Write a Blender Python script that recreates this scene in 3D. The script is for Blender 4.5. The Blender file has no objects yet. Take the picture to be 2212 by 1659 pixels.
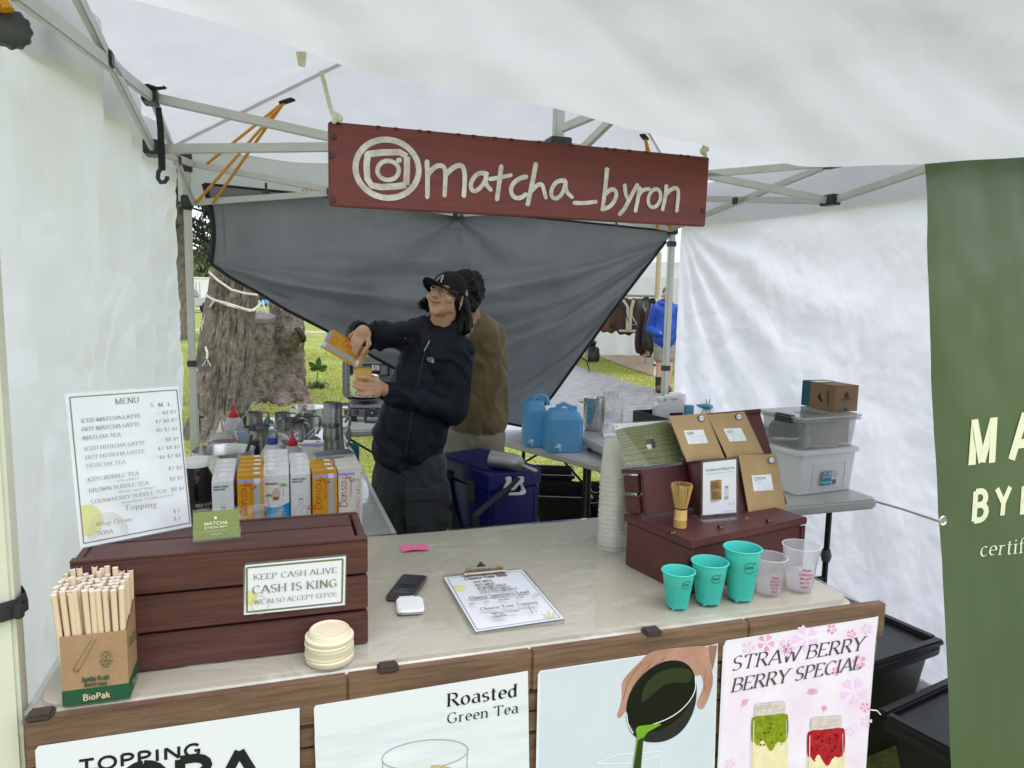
import bpy,bmesh,math,random
import numpy as np
from mathutils import Vector as V,Matrix as MX,noise as NZ
random.seed(7);np.random.seed(7)
SC = bpy.context.scene
COL = SC.collection
R = math.radians
# ------------------------------------------------------------------ camera
F,PITCH,ROLL,CAMZ = 1565.0,R(6.85),R(1.2),1.615
CROT = MX.Rotation(R(90) - PITCH,3,'X') @ MX.Rotation(ROLL,3,'Z')
CPOS = V((0,0,CAMZ))
cam_d = bpy.data.cameras.new('camera');cam = bpy.data.objects.new('camera',cam_d);COL.objects.link(cam)
cam_d.sensor_width = 36;cam_d.lens = F/2212*36;cam_d.clip_start = 0.05;cam_d.clip_end = 2000
cam.matrix_world = MX.Translation(CPOS) @ CROT.to_4x4()
SC.camera = cam
# ------------------------------------------------------------------ light
w = bpy.data.worlds.new('World');SC.world = w;w.use_nodes = True
nt = w.node_tree;nt.nodes.clear()
wo = nt.nodes.new('ShaderNodeOutputWorld');bg = nt.nodes.new('ShaderNodeBackground')
sky = nt.nodes.new('ShaderNodeTexSky');sky.sky_type = 'NISHITA';sky.sun_disc = False
sky.sun_elevation = R(70);sky.sun_rotation = R(135);sky.air_density = 1.0;sky.dust_density = 1.5;sky.ozone_density = 1.0
hs = nt.nodes.new('ShaderNodeHueSaturation');hs.inputs['Saturation'].default_value = 0.42
nt.links.new(sky.outputs[0],hs.inputs['Color']);nt.links.new(hs.outputs[0],bg.inputs[0])
nt.links.new(bg.outputs[0],wo.inputs[0]);bg.inputs[1].default_value = 0.15
sd = bpy.data.lights.new('sun','SUN');sun = bpy.data.objects.new('sun',sd);COL.objects.link(sun)
sd.energy = .6;sd.angle = R(60);sd.color = (1,.985,.96)
# sun_rotation is clockwise from +Y
sdir = V((math.sin(R(135))*math.cos(R(70)),math.cos(R(135))*math.cos(R(70)),math.sin(R(70))))
sun.rotation_euler = (-sdir).to_track_quat('-Z','Y').to_euler()
vs = SC.view_settings
SC.display_settings.display_device = 'sRGB'
vs.view_transform = 'Standard';vs.look = 'None';vs.exposure = 1.25;vs.gamma = 1.0;vs.use_curve_mapping = False
cy = SC.cycles
cy.use_denoising = True;cy.max_bounces = 9;cy.diffuse_bounces = 5;cy.glossy_bounces = 3
cy.transmission_bounces = 7;cy.transparent_max_bounces = 14;cy.caustics_reflective = False;cy.caustics_refractive = False
cy.sample_clamp_indirect = 6
try: cy.denoiser = 'OPENIMAGEDENOISE'
except Exception: pass
# ------------------------------------------------------------------ pixel (2212 wide) -> world on a real plane
def ray(u,v): return (CROT @ V(((u - 1106)/F,-(v - 829.5)/F,-1))).normalized()
def atz(u,v,z): d = ray(u,v);return CPOS + d*((z - CAMZ)/d.z)
def aty(u,v,Y): d = ray(u,v);return CPOS + d*(Y/d.y)
def atp(u,v,p,n): d = ray(u,v);return CPOS + d*((V(p) - CPOS).dot(n)/d.dot(n))
def proj(p):
    q = CROT.transposed() @ (V(p) - CPOS);return (1106 + F*q.x/-q.z,829.5 - F*q.y/-q.z)
# tent frame: a along the front, b to the back
TH = R(18.53);TO = V((-.833,1.181,0));TA = V((math.cos(TH),math.sin(TH),0));TB = V((-math.sin(TH),math.cos(TH),0));UP = V((0,0,1))
def T(a,b,z): return TO + TA*a + TB*b + UP*z
# ------------------------------------------------------------------ materials
MATS = {}
def mat(name,col,rough=.6,metal=0,spec=.5,var=.0,vs_=6.,bump=0,bs=40.,trans=0,alpha=1,transl=0,coat=0,sheen=0,stretch=(1,1,1),ior=1.45,sss=0,col2=None,dist=.01,ani=None):
    if name in MATS: return MATS[name]
    if name[:3] in ('ink','pri','pj_','pr_'): rough = max(rough,.45);spec = .22
    m = bpy.data.materials.new(name);m.use_nodes = True;MATS[name] = m
    n = m.node_tree.nodes;l = m.node_tree.links;p = n['Principled BSDF'];out = n['Material Output']
    p.inputs['Base Color'].default_value = (*col,1);p.inputs['Roughness'].default_value = rough
    p.inputs['Metallic'].default_value = metal;p.inputs['Specular IOR Level'].default_value = spec
    p.inputs['IOR'].default_value = ior
    p.inputs['Transmission Weight'].default_value = trans;p.inputs['Alpha'].default_value = alpha
    p.inputs['Coat Weight'].default_value = coat;p.inputs['Coat Roughness'].default_value = .08
    if sheen: p.inputs['Sheen Weight'].default_value = sheen
    if sss: p.inputs['Subsurface Weight'].default_value = sss;p.inputs['Subsurface Radius'].default_value = (.012,.005,.003)
    tc = n.new('ShaderNodeTexCoord');mp = n.new('ShaderNodeMapping');mp.inputs['Scale'].default_value = stretch
    l.new(tc.outputs['Object'],mp.inputs[0])
    m['map'] = 1
    colsock = None
    if var or col2:
        t = n.new('ShaderNodeTexNoise');t.inputs['Scale'].default_value = vs_;t.inputs['Detail'].default_value = 6;t.inputs['Roughness'].default_value = .65
        l.new(mp.outputs[0],t.inputs[0])
        r = n.new('ShaderNodeValToRGB');c2 = col2 or tuple(c*(1 - var) for c in col);c1 = col if col2 else tuple(min(1,c*(1 + var*.6)) for c in col)
        r.color_ramp.elements[0].position = .32;r.color_ramp.elements[1].position = .68
        r.color_ramp.elements[0].color = (*c2,1);r.color_ramp.elements[1].color = (*c1,1)
        l.new(t.outputs[0],r.inputs[0]);l.new(r.outputs[0],p.inputs['Base Color']);colsock = r.outputs[0]
        if rough < .9:
            mr = n.new('ShaderNodeMapRange');mr.inputs[3].default_value = max(.02,rough - .08);mr.inputs[4].default_value = min(1,rough + .1)
            l.new(t.outputs[0],mr.inputs[0]);l.new(mr.outputs[0],p.inputs['Roughness'])
    bn = None
    if bump:
        t2 = n.new('ShaderNodeTexNoise');t2.inputs['Scale'].default_value = bs;t2.inputs['Detail'].default_value = 5
        l.new(mp.outputs[0],t2.inputs[0]);b = n.new('ShaderNodeBump');b.inputs['Strength'].default_value = bump;b.inputs['Distance'].default_value = dist
        l.new(t2.outputs[0],b.inputs['Height']);l.new(b.outputs[0],p.inputs['Normal']);bn = b.outputs[0]
    if transl:
        tr = n.new('ShaderNodeBsdfTranslucent');tr.inputs[0].default_value = (*col,1)
        if colsock: l.new(colsock,tr.inputs[0])
        if bn: l.new(bn,tr.inputs['Normal'])
        mx = n.new('ShaderNodeMixShader');mx.inputs[0].default_value = transl
        l.new(p.outputs[0],mx.inputs[1]);l.new(tr.outputs[0],mx.inputs[2]);l.new(mx.outputs[0],out.inputs[0])
    return m
def schlick(n,l,f0,bump=None):
    lw = n.new('ShaderNodeLayerWeight');lw.inputs[0].default_value = .5
    p = n.new('ShaderNodeMath');p.operation = 'POWER';p.inputs[1].default_value = 5;l.new(lw.outputs['Facing'],p.inputs[0])
    a = n.new('ShaderNodeMath');a.operation = 'MULTIPLY_ADD';a.inputs[1].default_value = 1 - f0;a.inputs[2].default_value = f0;l.new(p.outputs[0],a.inputs[0])
    if bump is not None: l.new(bump,lw.inputs['Normal'])
    return a.outputs[0]
def clear_mat(name,tint=(1,1,1),rough=.05,body=0.0,bodycol=(.8,.8,.8),fres=1.5,bt=.5):
    """thin clear sheet: transparent + fresnel gloss + a share of milky body"""
    if name in MATS: return MATS[name]
    m = bpy.data.materials.new(name);m.use_nodes = True;MATS[name] = m
    n = m.node_tree.nodes;l = m.node_tree.links;n.remove(n['Principled BSDF']);out = n['Material Output']
    tr = n.new('ShaderNodeBsdfTransparent');tr.inputs[0].default_value = (*tint,1)
    gl = n.new('ShaderNodeBsdfGlossy');gl.inputs['Roughness'].default_value = rough
    df = n.new('ShaderNodeBsdfDiffuse');df.inputs[0].default_value = (*bodycol,1)
    tl = n.new('ShaderNodeBsdfTranslucent');tl.inputs[0].default_value = (*bodycol,1)
    m0 = n.new('ShaderNodeMixShader');m0.inputs[0].default_value = bt;l.new(df.outputs[0],m0.inputs[1]);l.new(tl.outputs[0],m0.inputs[2])
    m1 = n.new('ShaderNodeMixShader');m1.inputs[0].default_value = body;l.new(tr.outputs[0],m1.inputs[1]);l.new(m0.outputs[0],m1.inputs[2])
    m2 = n.new('ShaderNodeMixShader');l.new(schlick(n,l,((fres - 1)/(fres + 1))**2*1.3),m2.inputs[0]);l.new(m1.outputs[0],m2.inputs[1]);l.new(gl.outputs[0],m2.inputs[2])
    l.new(m2.outputs[0],out.inputs[0])
    return m
def wood_mat(name,c1,c2,scale=(2,30,30),rough=.55,bump=.25,wear=None,coat=0,axis=None,wearpos=.68):
    if name in MATS: return MATS[name]
    m = mat(name,c1,rough=rough,coat=coat);n = m.node_tree.nodes;l = m.node_tree.links;p = n['Principled BSDF']
    mp = [x for x in n if x.type == 'MAPPING'][0];mp.inputs['Scale'].default_value = scale
    if axis: mp.inputs['Rotation'].default_value = axis
    t = n.new('ShaderNodeTexNoise');t.inputs['Scale'].default_value = 3.;t.inputs['Detail'].default_value = 9;t.inputs['Roughness'].default_value = .7;t.inputs['Distortion'].default_value = .4
    l.new(mp.outputs[0],t.inputs[0])
    r = n.new('ShaderNodeValToRGB');r.color_ramp.elements[0].position = .34;r.color_ramp.elements[1].position = .66
    r.color_ramp.elements[0].color = (*c2,1);r.color_ramp.elements[1].color = (*c1,1);l.new(t.outputs[0],r.inputs[0])
    cs = r.outputs[0]
    if wear:
        tc = [x for x in n if x.type == 'TEX_COORD'][0]
        t3 = n.new('ShaderNodeTexNoise');t3.inputs['Scale'].default_value = 22;t3.inputs['Detail'].default_value = 8;t3.inputs['Roughness'].default_value = .8
        l.new(tc.outputs['Object'],t3.inputs[0])
        r3 = n.new('ShaderNodeValToRGB');r3.color_ramp.elements[0].position = wearpos;r3.color_ramp.elements[1].position = wearpos + .03
        l.new(t3.outputs[0],r3.inputs[0]);mx = n.new('ShaderNodeMix');mx.data_type = 'RGBA'
        l.new(r3.outputs[0],mx.inputs[0]);l.new(cs,mx.inputs[6]);mx.inputs[7].default_value = (*wear,1);cs = mx.outputs[2]
    l.new(cs,p.inputs['Base Color'])
    b = n.new('ShaderNodeBump');b.inputs['Strength'].default_value = bump;b.inputs['Distance'].default_value = .002
    l.new(t.outputs[0],b.inputs['Height']);l.new(b.outputs[0],p.inputs['Normal'])
    return m
# ------------------------------------------------------------------ mesh builder
def frame(o,x,y=None,z=None):
    """4x4 with axes x,y,z at o"""
    x = V(x).normalized()
    if y is None:
        z = V(z).normalized();y = z.cross(x).normalized();z = x.cross(y)
    else:
        y = (V(y) - x*V(y).dot(x)).normalized();z = x.cross(y)
    m = MX((x,y,z)).transposed().to_4x4();m.translation = V(o);return m
def rotz(a,o=(0,0,0)): return MX.Translation(V(o)) @ MX.Rotation(a,4,'Z')
class MB:
    def __init__(s): s.v = [];s.f = [];s.k = 0
    def add(s,vs,fs,m=None):
        b = len(s.v)
        s.v += [tuple(m @ V(p)) for p in vs] if m is not None else [tuple(p) for p in vs]
        s.f += [tuple(b + i for i in f) for f in fs];return s
    def box(s,c,d,m=None,taper=1.0):
        x,y,z = d[0]/2,d[1]/2,d[2]/2;t = taper
        q = [(-x,-y,-z),(x,-y,-z),(x,y,-z),(-x,y,-z),(-x*t,-y*t,z),(x*t,-y*t,z),(x*t,y*t,z),(-x*t,y*t,z)]
        q = [(a + c[0],b + c[1],e + c[2]) for a,b,e in q]
        return s.add(q,[(0,3,2,1),(4,5,6,7),(0,1,5,4),(1,2,6,5),(2,3,7,6),(3,0,4,7)],m)
    def beam(s,p,q,w,h,up=(0,0,1)):
        p,q = V(p),V(q);m = frame((p + q)/2,q - p,z=up) if abs((q - p).normalized().dot(V(up))) < .99 else frame((p + q)/2,q - p,z=(0,1,0))
        return s.box((0,0,0),((q - p).length,w,h),m)
    def lathe(s,prof,m=None,seg=24,a0=0,a1=360,cap=False,sx=1,sy=1,wob=None):
        full = abs(a1 - a0) >= 360;n = seg if full else seg + 1;vs = [];fs = []
        for j,(r,z) in enumerate(prof):
            for i in range(n):
                a = R(a0 + (a1 - a0)*i/seg);rr = r*(wob(a,j,z) if wob else 1)
                vs.append((rr*math.cos(a)*sx,rr*math.sin(a)*sy,z))
        for j in range(len(prof) - 1):
            for i in range(seg):
                k = (i + 1) % n if full else i + 1
                fs.append((j*n + i,j*n + k,(j + 1)*n + k,(j + 1)*n + i))
        if cap and full:
            fs.append(tuple(reversed(range(n))));fs.append(tuple((len(prof) - 1)*n + i for i in range(n)))
        return s.add(vs,fs,m)
    def tube(s,pts,r,seg=8,closed=False,cap=True,flat=1.0,upv=(0,0,1)):
        pts = [V(p) for p in pts];n = len(pts);vs = [];fs = []
        prev = None
        for i,p in enumerate(pts):
            d = (pts[(i + 1) % n] - pts[i - 1]) if closed else (pts[min(i + 1,n - 1)] - pts[max(i - 1,0)])
            if d.length < 1e-9: d = V((0,0,1))
            d.normalize()
            if prev is None:
                up = V(upv)
                if abs(d.dot(up)) > .95: up = V((0,1,0))
                x = up.cross(d).normalized()
            else: x = (prev - d*prev.dot(d)).normalized()
            prev = x;y = d.cross(x)
            rr = r[i] if isinstance(r,(list,tuple)) else r
            for k in range(seg):
                a = 2*math.pi*(k + .5)/seg;vs.append(p + x*math.cos(a)*rr + y*math.sin(a)*rr*flat)
        m = n if closed else n - 1
        for i in range(m):
            j = (i + 1) % n
            for k in range(seg):
                fs.append((i*seg + k,i*seg + (k + 1) % seg,j*seg + (k + 1) % seg,j*seg + k))
        if cap and not closed:
            fs.append(tuple(reversed(range(seg))));fs.append(tuple((n - 1)*seg + k for k in range(seg)))
        return s.add(vs,fs)
    def poly(s,pts,m=None): return s.add(pts,[tuple(range(len(pts)))],m)
    def flat(s,pts,m,z=0):
        """2-D polygon on a frame, each a hair above the last"""
        s.k += 1
        return s.add([(p[0],p[1],z + s.k*3e-5) for p in pts],[tuple(range(len(pts)))],m)
    def prism(s,pts,z0,z1,m=None):
        n = len(pts);vs = [(p[0],p[1],z0) for p in pts] + [(p[0],p[1],z1) for p in pts]
        fs = [tuple(reversed(range(n))),tuple(range(n,2*n))] + [(i,(i + 1) % n,n + (i + 1) % n,n + i) for i in range(n)]
        return s.add(vs,fs,m)
    def grid(s,fn,nu,nv,m=None,thick=0):
        vs = [fn(i/nu,j/nv) for j in range(nv + 1) for i in range(nu + 1)]
        fs = [(j*(nu + 1) + i,j*(nu + 1) + i + 1,(j + 1)*(nu + 1) + i + 1,(j + 1)*(nu + 1) + i) for j in range(nv) for i in range(nu)]
        return s.add(vs,fs,m)
    def sph(s,c,r,m=None,seg=12,rings=8,sc=(1,1,1)):
        pr = [(math.sin(math.pi*j/rings)*r + 1e-5,-math.cos(math.pi*j/rings)*r) for j in range(rings + 1)]
        mm = MX.Translation(V(c)) @ MX.Diagonal((*sc,1))
        return s.lathe(pr,(m @ mm) if m is not None else mm,seg)
    def mesh(s,name,inv=None,bevel=0,smooth=35,solid=0,bseg=2):
        me = bpy.data.meshes.new(name)
        vs = [tuple(inv @ V(p)) for p in s.v] if inv is not None else s.v
        me.from_pydata(vs,[],s.f);me.validate()
        if bevel or solid:
            bm = bmesh.new();bm.from_mesh(me)
            if solid: bmesh.ops.recalc_face_normals(bm,faces=bm.faces);bmesh.ops.solidify(bm,geom=bm.faces[:],thickness=solid)
            if bevel:
                bmesh.ops.remove_doubles(bm,verts=bm.verts,dist=1e-6)
                ed = [e for e in bm.edges if len(e.link_faces) == 2 and e.calc_face_angle(0) > R(30)]
                bmesh.ops.bevel(bm,geom=ed,offset=bevel,segments=bseg,affect='EDGES',clamp_overlap=True)
            bm.to_mesh(me);bm.free()
        if smooth:
            me.polygons.foreach_set('use_smooth',[True]*len(me.polygons));me.set_sharp_from_angle(angle=R(smooth))
        return me
TM = {}
def link(name,data): o = bpy.data.objects.new(name,data);COL.objects.link(o);return o
def props(o,label=None,cat=None,group=None,kind=None):
    if label: o['label'] = label
    if cat: o['category'] = cat
    if group: o['group'] = group
    if kind: o['kind'] = kind
    return o
def thing(name,label,cat,m,group=None):
    if not isinstance(m,MX): m = MX.Translation(V(m))
    o = link(name,None);o.matrix_world = m;o.empty_display_size = .05;TM[o] = m.copy()
    return props(o,label,cat,group)
HOST = ('sheet','board','label','card','vinyl_sheet','carton','cap','sticker','screen','body','glass','block','lid','zip','eye','price_sticker','photo_sky')
def host(t,name):
    """print, lettering and small fittings sit one level deeper, under the part that carries them"""
    want = {'lettering': ('sheet','label','board','card','vinyl_sheet','carton','body'),'printed': ('sheet','carton','photo_sky'),'cap_emblem': ('cap',),'side_emblem': ('cap',),'zip_pull': ('zip',),'price_lettering': ('price_sticker',),'sticker_lettering': ('sticker',),'screen_lettering': ('screen',),'screen_button': ('screen',),'script_lettering': ('carton',),'side_lettering': ('carton',),'label_lettering': ('label',),'label_picture': ('label',),'iris': ('eye',),'brim_edge': ('brim',),'knob_mark': ('knob',),'digits': ('block',),'logo': ('body',),'eyelet': ('vinyl_sheet',),'edge_stain': ('board',),'screw': ('board',),'danger_print': ('danger_label',),'igniter_button': ('igniter_ring',),'bar_code': ('sticker',),'fur_trim': ('body',),'brand_lettering': ('green_band',),'warning_text': ('warning_plate',),'pocket_flap': ('trousers',),'cargo_pocket': ('trousers',),'jacket_logo': ('jacket',),'cuff': ('jacket',)}
    for k,hs_ in want.items():
        if name == k or (k == 'printed' and name.startswith('printed')):
            for h in hs_:
                c = [x for x in t.children if x.name.split('.')[0] == h]
                if c: return c[-1]
    return t
def part(t,name,mb,material,world=False,bevel=0,smooth=35,solid=0,label=None,kind=None,bseg=2,sub=None):
    """t: parent object (thing, or part for a sub-part). Mesh given in the thing's own frame, or the world's"""
    inv = TM[t].inverted() if world else None
    me = mb if isinstance(mb,bpy.types.Mesh) else mb.mesh(name,inv,bevel,smooth,solid,bseg)
    hp_ = host(t,name) if t.parent is None else t
    o = link(name,me);o.parent = hp_;TM[o] = TM[t]
    if material and not me.materials: me.materials.append(material)
    return props(o,label=label,kind=kind)
def solo(name,mb,material,label,cat=None,group=None,kind=None,bevel=0,smooth=35,solid=0,m=None,bseg=2):
    """one-mesh thing; verts in world unless m is given"""
    if m is None:
        a = np.array(mb.v);c = V(((a[:,0].min() + a[:,0].max())/2,(a[:,1].min() + a[:,1].max())/2,a[:,2].min()))
        mtx = MX.Translation(c);inv = mtx.inverted()
    else: mtx = m;inv = None
    o = link(name,mb.mesh(name,inv,bevel,smooth,solid,bseg));o.matrix_world = mtx;TM[o] = mtx.copy()
    if material: o.data.materials.append(material)
    return props(o,label,cat,group,kind)
def dup(root,m,label=None):
    if not isinstance(m,MX): m = MX.Translation(V(m))
    r = root.copy();COL.objects.link(r);r.matrix_world = m;TM[r] = m.copy()
    if label: r['label'] = label
    def rec(a,b):
        for ch in a.children:
            c = ch.copy();COL.objects.link(c);c.parent = b;TM[c] = TM[r];rec(ch,c)
    rec(root,r);return r
# ------------------------------------------------------------------ stroke lettering
def arc(cx,cy,rx,ry,a0,a1,n=0):
    n = n or max(3,int(abs(a1 - a0)/24));return [(cx + rx*math.cos(R(a0 + (a1 - a0)*i/n)),cy + ry*math.sin(R(a0 + (a1 - a0)*i/n))) for i in range(n + 1)]
t_ = 1.0009
GL = {
 'A': (.80,[[(.03,0),(.4,t_)],[(.4,t_),(.77,0)],[(.16,.33),(.64,.33)]]),
 'B': (.70,[[(.12,0),(.12,1)],[(.12,.98),(.36,.98)] + arc(.36,.755,.24,.225,75,-75) + [(.36,.53),(.12,.53)],[(.36,.53)] + arc(.38,.275,.28,.255,75,-75) + [(.38,.02),(.12,.02)]]),
 'C': (.78,[arc(.44,.5,.36,.5,42,318)]),
 'D': (.80,[[(.12,0),(.12,1)],[(.12,.98),(.34,.98)] + arc(.34,.5,.38,.48,78,-78) + [(.34,.02),(.12,.02)]]),
 'E': (.66,[[(.12,0),(.12,1)],[(.12,.975),(.58,.975)],[(.58,.975),(.58,.83)],[(.12,.52),(.48,.52)],[(.12,.025),(.6,.025)],[(.6,.025),(.6,.18)]]),
 'F': (.62,[[(.12,0),(.12,1)],[(.12,.975),(.58,.975)],[(.58,.975),(.58,.83)],[(.12,.52),(.46,.52)]]),
 'G': (.82,[arc(.44,.5,.36,.5,45,315),[(.7,.14),(.7,.44)],[(.5,.44),(.78,.44)]]),
 'H': (.82,[[(.12,0),(.12,1)],[(.7,0),(.7,1)],[(.12,.52),(.7,.52)]]),
 'I': (.34,[[(.17,0),(.17,1)]]),
 'J': (.46,[[(.32,1),(.32,.2)] + arc(.17,.2,.15,.2,0,-120)]),
 'K': (.78,[[(.12,0),(.12,1)],[(.68,1),(.14,.42)],[(.3,.58),(.74,0)]]),
 'L': (.64,[[(.12,0),(.12,1)],[(.12,.025),(.58,.025)],[(.58,.025),(.58,.2)]]),
 'M': (.98,[[(.12,0),(.12,1)],[(.14,.98),(.48,.04)],[(.48,.04),(.84,.98)],[(.86,1),(.86,0)]]),
 'N': (.84,[[(.12,0),(.12,1)],[(.13,.98),(.72,.02)],[(.72,.03),(.72,1)]]),
 'O': (.86,[arc(.43,.5,.36,.5,90,450,18)]),
 'P': (.66,[[(.12,0),(.12,1)],[(.12,.98),(.34,.98)] + arc(.34,.73,.26,.25,75,-75) + [(.34,.48),(.12,.48)]]),
 'Q': (.86,[arc(.43,.5,.36,.5,90,450,18),[(.45,.2),(.8,-.12)]]),
 'R': (.74,[[(.12,0),(.12,1)],[(.12,.98),(.34,.98)] + arc(.34,.74,.25,.24,75,-75) + [(.34,.5),(.12,.5)],[(.34,.5),(.7,0)]]),
 'S': (.62,[arc(.31,.745,.22,.245,40,250) + arc(.31,.255,.25,.245,80,-140)]),
 'T': (.74,[[(.37,0),(.37,1.0009)],[(.05,.975),(.69,.975)],[(.05,.975),(.05,.82)],[(.69,.975),(.69,.82)]]),
 'U': (.80,[[(.12,1),(.12,.32)] + arc(.4,.32,.28,.32,190,350) + [(.68,1)]]),
 'V': (.78,[[(.04,1),(.4,-.001)],[(.4,-.001),(.74,1)]]),
 'W': (1.08,[[(.04,1),(.32,-.001)],[(.32,-.001),(.54,.9)],[(.54,.9),(.77,-.001)],[(.77,-.001),(1.04,1)]]),
 'X': (.76,[[(.05,1),(.7,0)],[(.68,1),(.06,0)]]),
 'Y': (.76,[[(.05,1),(.38,.46)],[(.71,1),(.38,.46)],[(.38,.48),(.38,0)]]),
 'Z': (.68,[[(.08,.975),(.6,.975)],[(.6,.975),(.08,.025)],[(.08,.025),(.62,.025)]]),
 'a': (.54,[arc(.26,.5,.18,.17,150,20) + [(.44,.5),(.44,.08),(.54,.02)],[(.44,.4)] + arc(.26,.2,.19,.19,90,300) + [(.44,.14)]]),
 'b': (.58,[[(.12,1),(.12,.02)],arc(.31,.33,.2,.33,150,-150)]),
 'c': (.50,[arc(.29,.33,.22,.33,50,315)]),
 'd': (.58,[[(.46,1),(.46,.0)],arc(.27,.33,.2,.33,40,330)]),
 'e': (.52,[[(.08,.36),(.47,.36)] + arc(.28,.34,.2,.32,5,310)]),
 'f': (.36,[[(.16,0),(.16,.8)] + arc(.3,.8,.14,.19,170,60),[(.03,.65),(.32,.65)]]),
 'g': (.56,[arc(.27,.42,.18,.22,0,360,12),[(.2,.2)] + [(.12,.1),(.2,.03),(.42,.0),(.48,-.12),(.38,-.26),(.16,-.27),(.08,-.16),(.2,.0)],[(.42,.58),(.54,.64)]]),
 'h': (.62,[[(.12,0),(.12,1)],[(.12,.45)] + arc(.31,.45,.19,.2,160,0) + [(.5,0)]]),
 'i': (.28,[[(.14,0),(.14,.66)],[(.14,.84),(.14,.93)]]),
 'j': (.28,[[(.16,.66),(.16,-.1)] + arc(.04,-.1,.12,.16,0,-110),[(.16,.84),(.16,.93)]]),
 'k': (.58,[[(.12,0),(.12,1)],[(.5,.66),(.14,.3)],[(.25,.4),(.54,0)]]),
 'l': (.28,[[(.14,0),(.14,1)]]),
 'm': (.92,[[(.12,0),(.12,.66)],[(.12,.45)] + arc(.29,.45,.17,.2,160,0) + [(.46,0)],[(.46,.45)] + arc(.63,.45,.17,.2,160,0) + [(.8,0)]]),
 'n': (.62,[[(.12,0),(.12,.66)],[(.12,.45)] + arc(.31,.45,.19,.2,160,0) + [(.5,0)]]),
 'o': (.58,[arc(.29,.33,.22,.33,90,450,14)]),
 'p': (.58,[[(.12,-.3),(.12,.66)],arc(.31,.33,.2,.33,150,-150)]),
 'q': (.58,[[(.46,-.3),(.46,.66)],arc(.27,.33,.2,.33,40,330)]),
 'r': (.44,[[(.12,0),(.12,.66)],[(.12,.42)] + arc(.3,.42,.18,.22,160,60)]),
 's': (.46,[arc(.23,.49,.15,.16,40,250) + arc(.23,.165,.17,.165,80,-140)]),
 't': (.38,[[(.16,.88),(.16,.14)] + arc(.28,.14,.12,.14,180,300),[(.03,.65),(.33,.65)]]),
 'u': (.62,[[(.12,.66),(.12,.2)] + arc(.3,.2,.18,.2,180,340) + [(.48,.3)],[(.49,.66),(.49,.0)]]),
 'v': (.54,[[(.03,.66),(.27,-.001)],[(.27,-.001),(.5,.66)]]),
 'w': (.80,[[(.03,.66),(.24,-.001)],[(.24,-.001),(.4,.6)],[(.4,.6),(.57,-.001)],[(.57,-.001),(.77,.66)]]),
 'x': (.54,[[(.04,.66),(.5,0)],[(.48,.66),(.05,0)]]),
 'y': (.54,[[(.03,.66),(.28,.02)],[(.51,.66),(.2,-.28),(.08,-.27)]]),
 'z': (.50,[[(.06,.64),(.42,.64)],[(.42,.64),(.06,.02)],[(.06,.02),(.44,.02)]]),
 '0': (.56,[arc(.28,.5,.2,.5,90,450,14)]),'1': (.40,[[(.06,.8),(.22,.96)],[(.22,0),(.22,1)]]),
 '2': (.54,[arc(.26,.74,.2,.25,160,-30) + [(.06,.03)],[(.06,.03),(.48,.03)]]),
 '3': (.54,[arc(.25,.75,.18,.24,150,-90) + arc(.25,.26,.22,.25,90,-150)]),
 '4': (.56,[[(.38,0),(.38,1.001)],[(.38,1.001),(.04,.28)],[(.04,.28),(.52,.28)]]),
 '5': (.54,[[(.44,.97),(.14,.97),(.1,.55)] + arc(.24,.31,.22,.3,110,-140)]),
 '6': (.56,[[(.42,.96)] + arc(.32,.4,.25,.5,120,200) + arc(.28,.3,.2,.29,180,530)]),
 '7': (.52,[[(.05,.97),(.47,.97)],[(.47,.97),(.18,.001)]]),
 '8': (.56,[arc(.28,.75,.17,.24,90,450,12),arc(.28,.26,.21,.26,90,450,12)]),
 '9': (.56,[arc(.27,.7,.2,.29,0,360,12),[(.47,.7),(.42,.3),(.16,.02)]]),
 '$': (.56,[arc(.28,.72,.19,.2,40,250) + arc(.28,.3,.22,.22,80,-140),[(.28,-.1),(.28,1.1)]]),
 '(': (.34,[arc(.36,.4,.2,.6,130,230)]),')': (.34,[arc(-.02,.4,.2,.6,50,-50)]),
 ',': (.24,[[(.13,.06),(.08,-.12)]]),'.': (.24,[[(.09,.04),(.16,.04)]]),'-': (.4,[[(.06,.36),(.34,.36)]]),
 '_': (.7,[[(.04,-.02),(.66,-.02)]]),'*': (.3,[[(.1,.38),(.2,.38)]]),'?': (.46,[arc(.22,.76,.17,.2,170,-60) + [(.22,.3)],[(.22,.0),(.22,.08)]]),
}
def chaikin(p,n=2,closed=True):
    for _ in range(n):
        q = [];N = len(p)
        for i in range(N if closed else N - 1):
            a,b = p[i],p[(i + 1) % N];q += [(a[0]*.75 + b[0]*.25,a[1]*.75 + b[1]*.25),(a[0]*.25 + b[0]*.75,a[1]*.25 + b[1]*.75)]
        p = q if closed else [p[0]] + q + [p[-1]]
    return p
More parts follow.
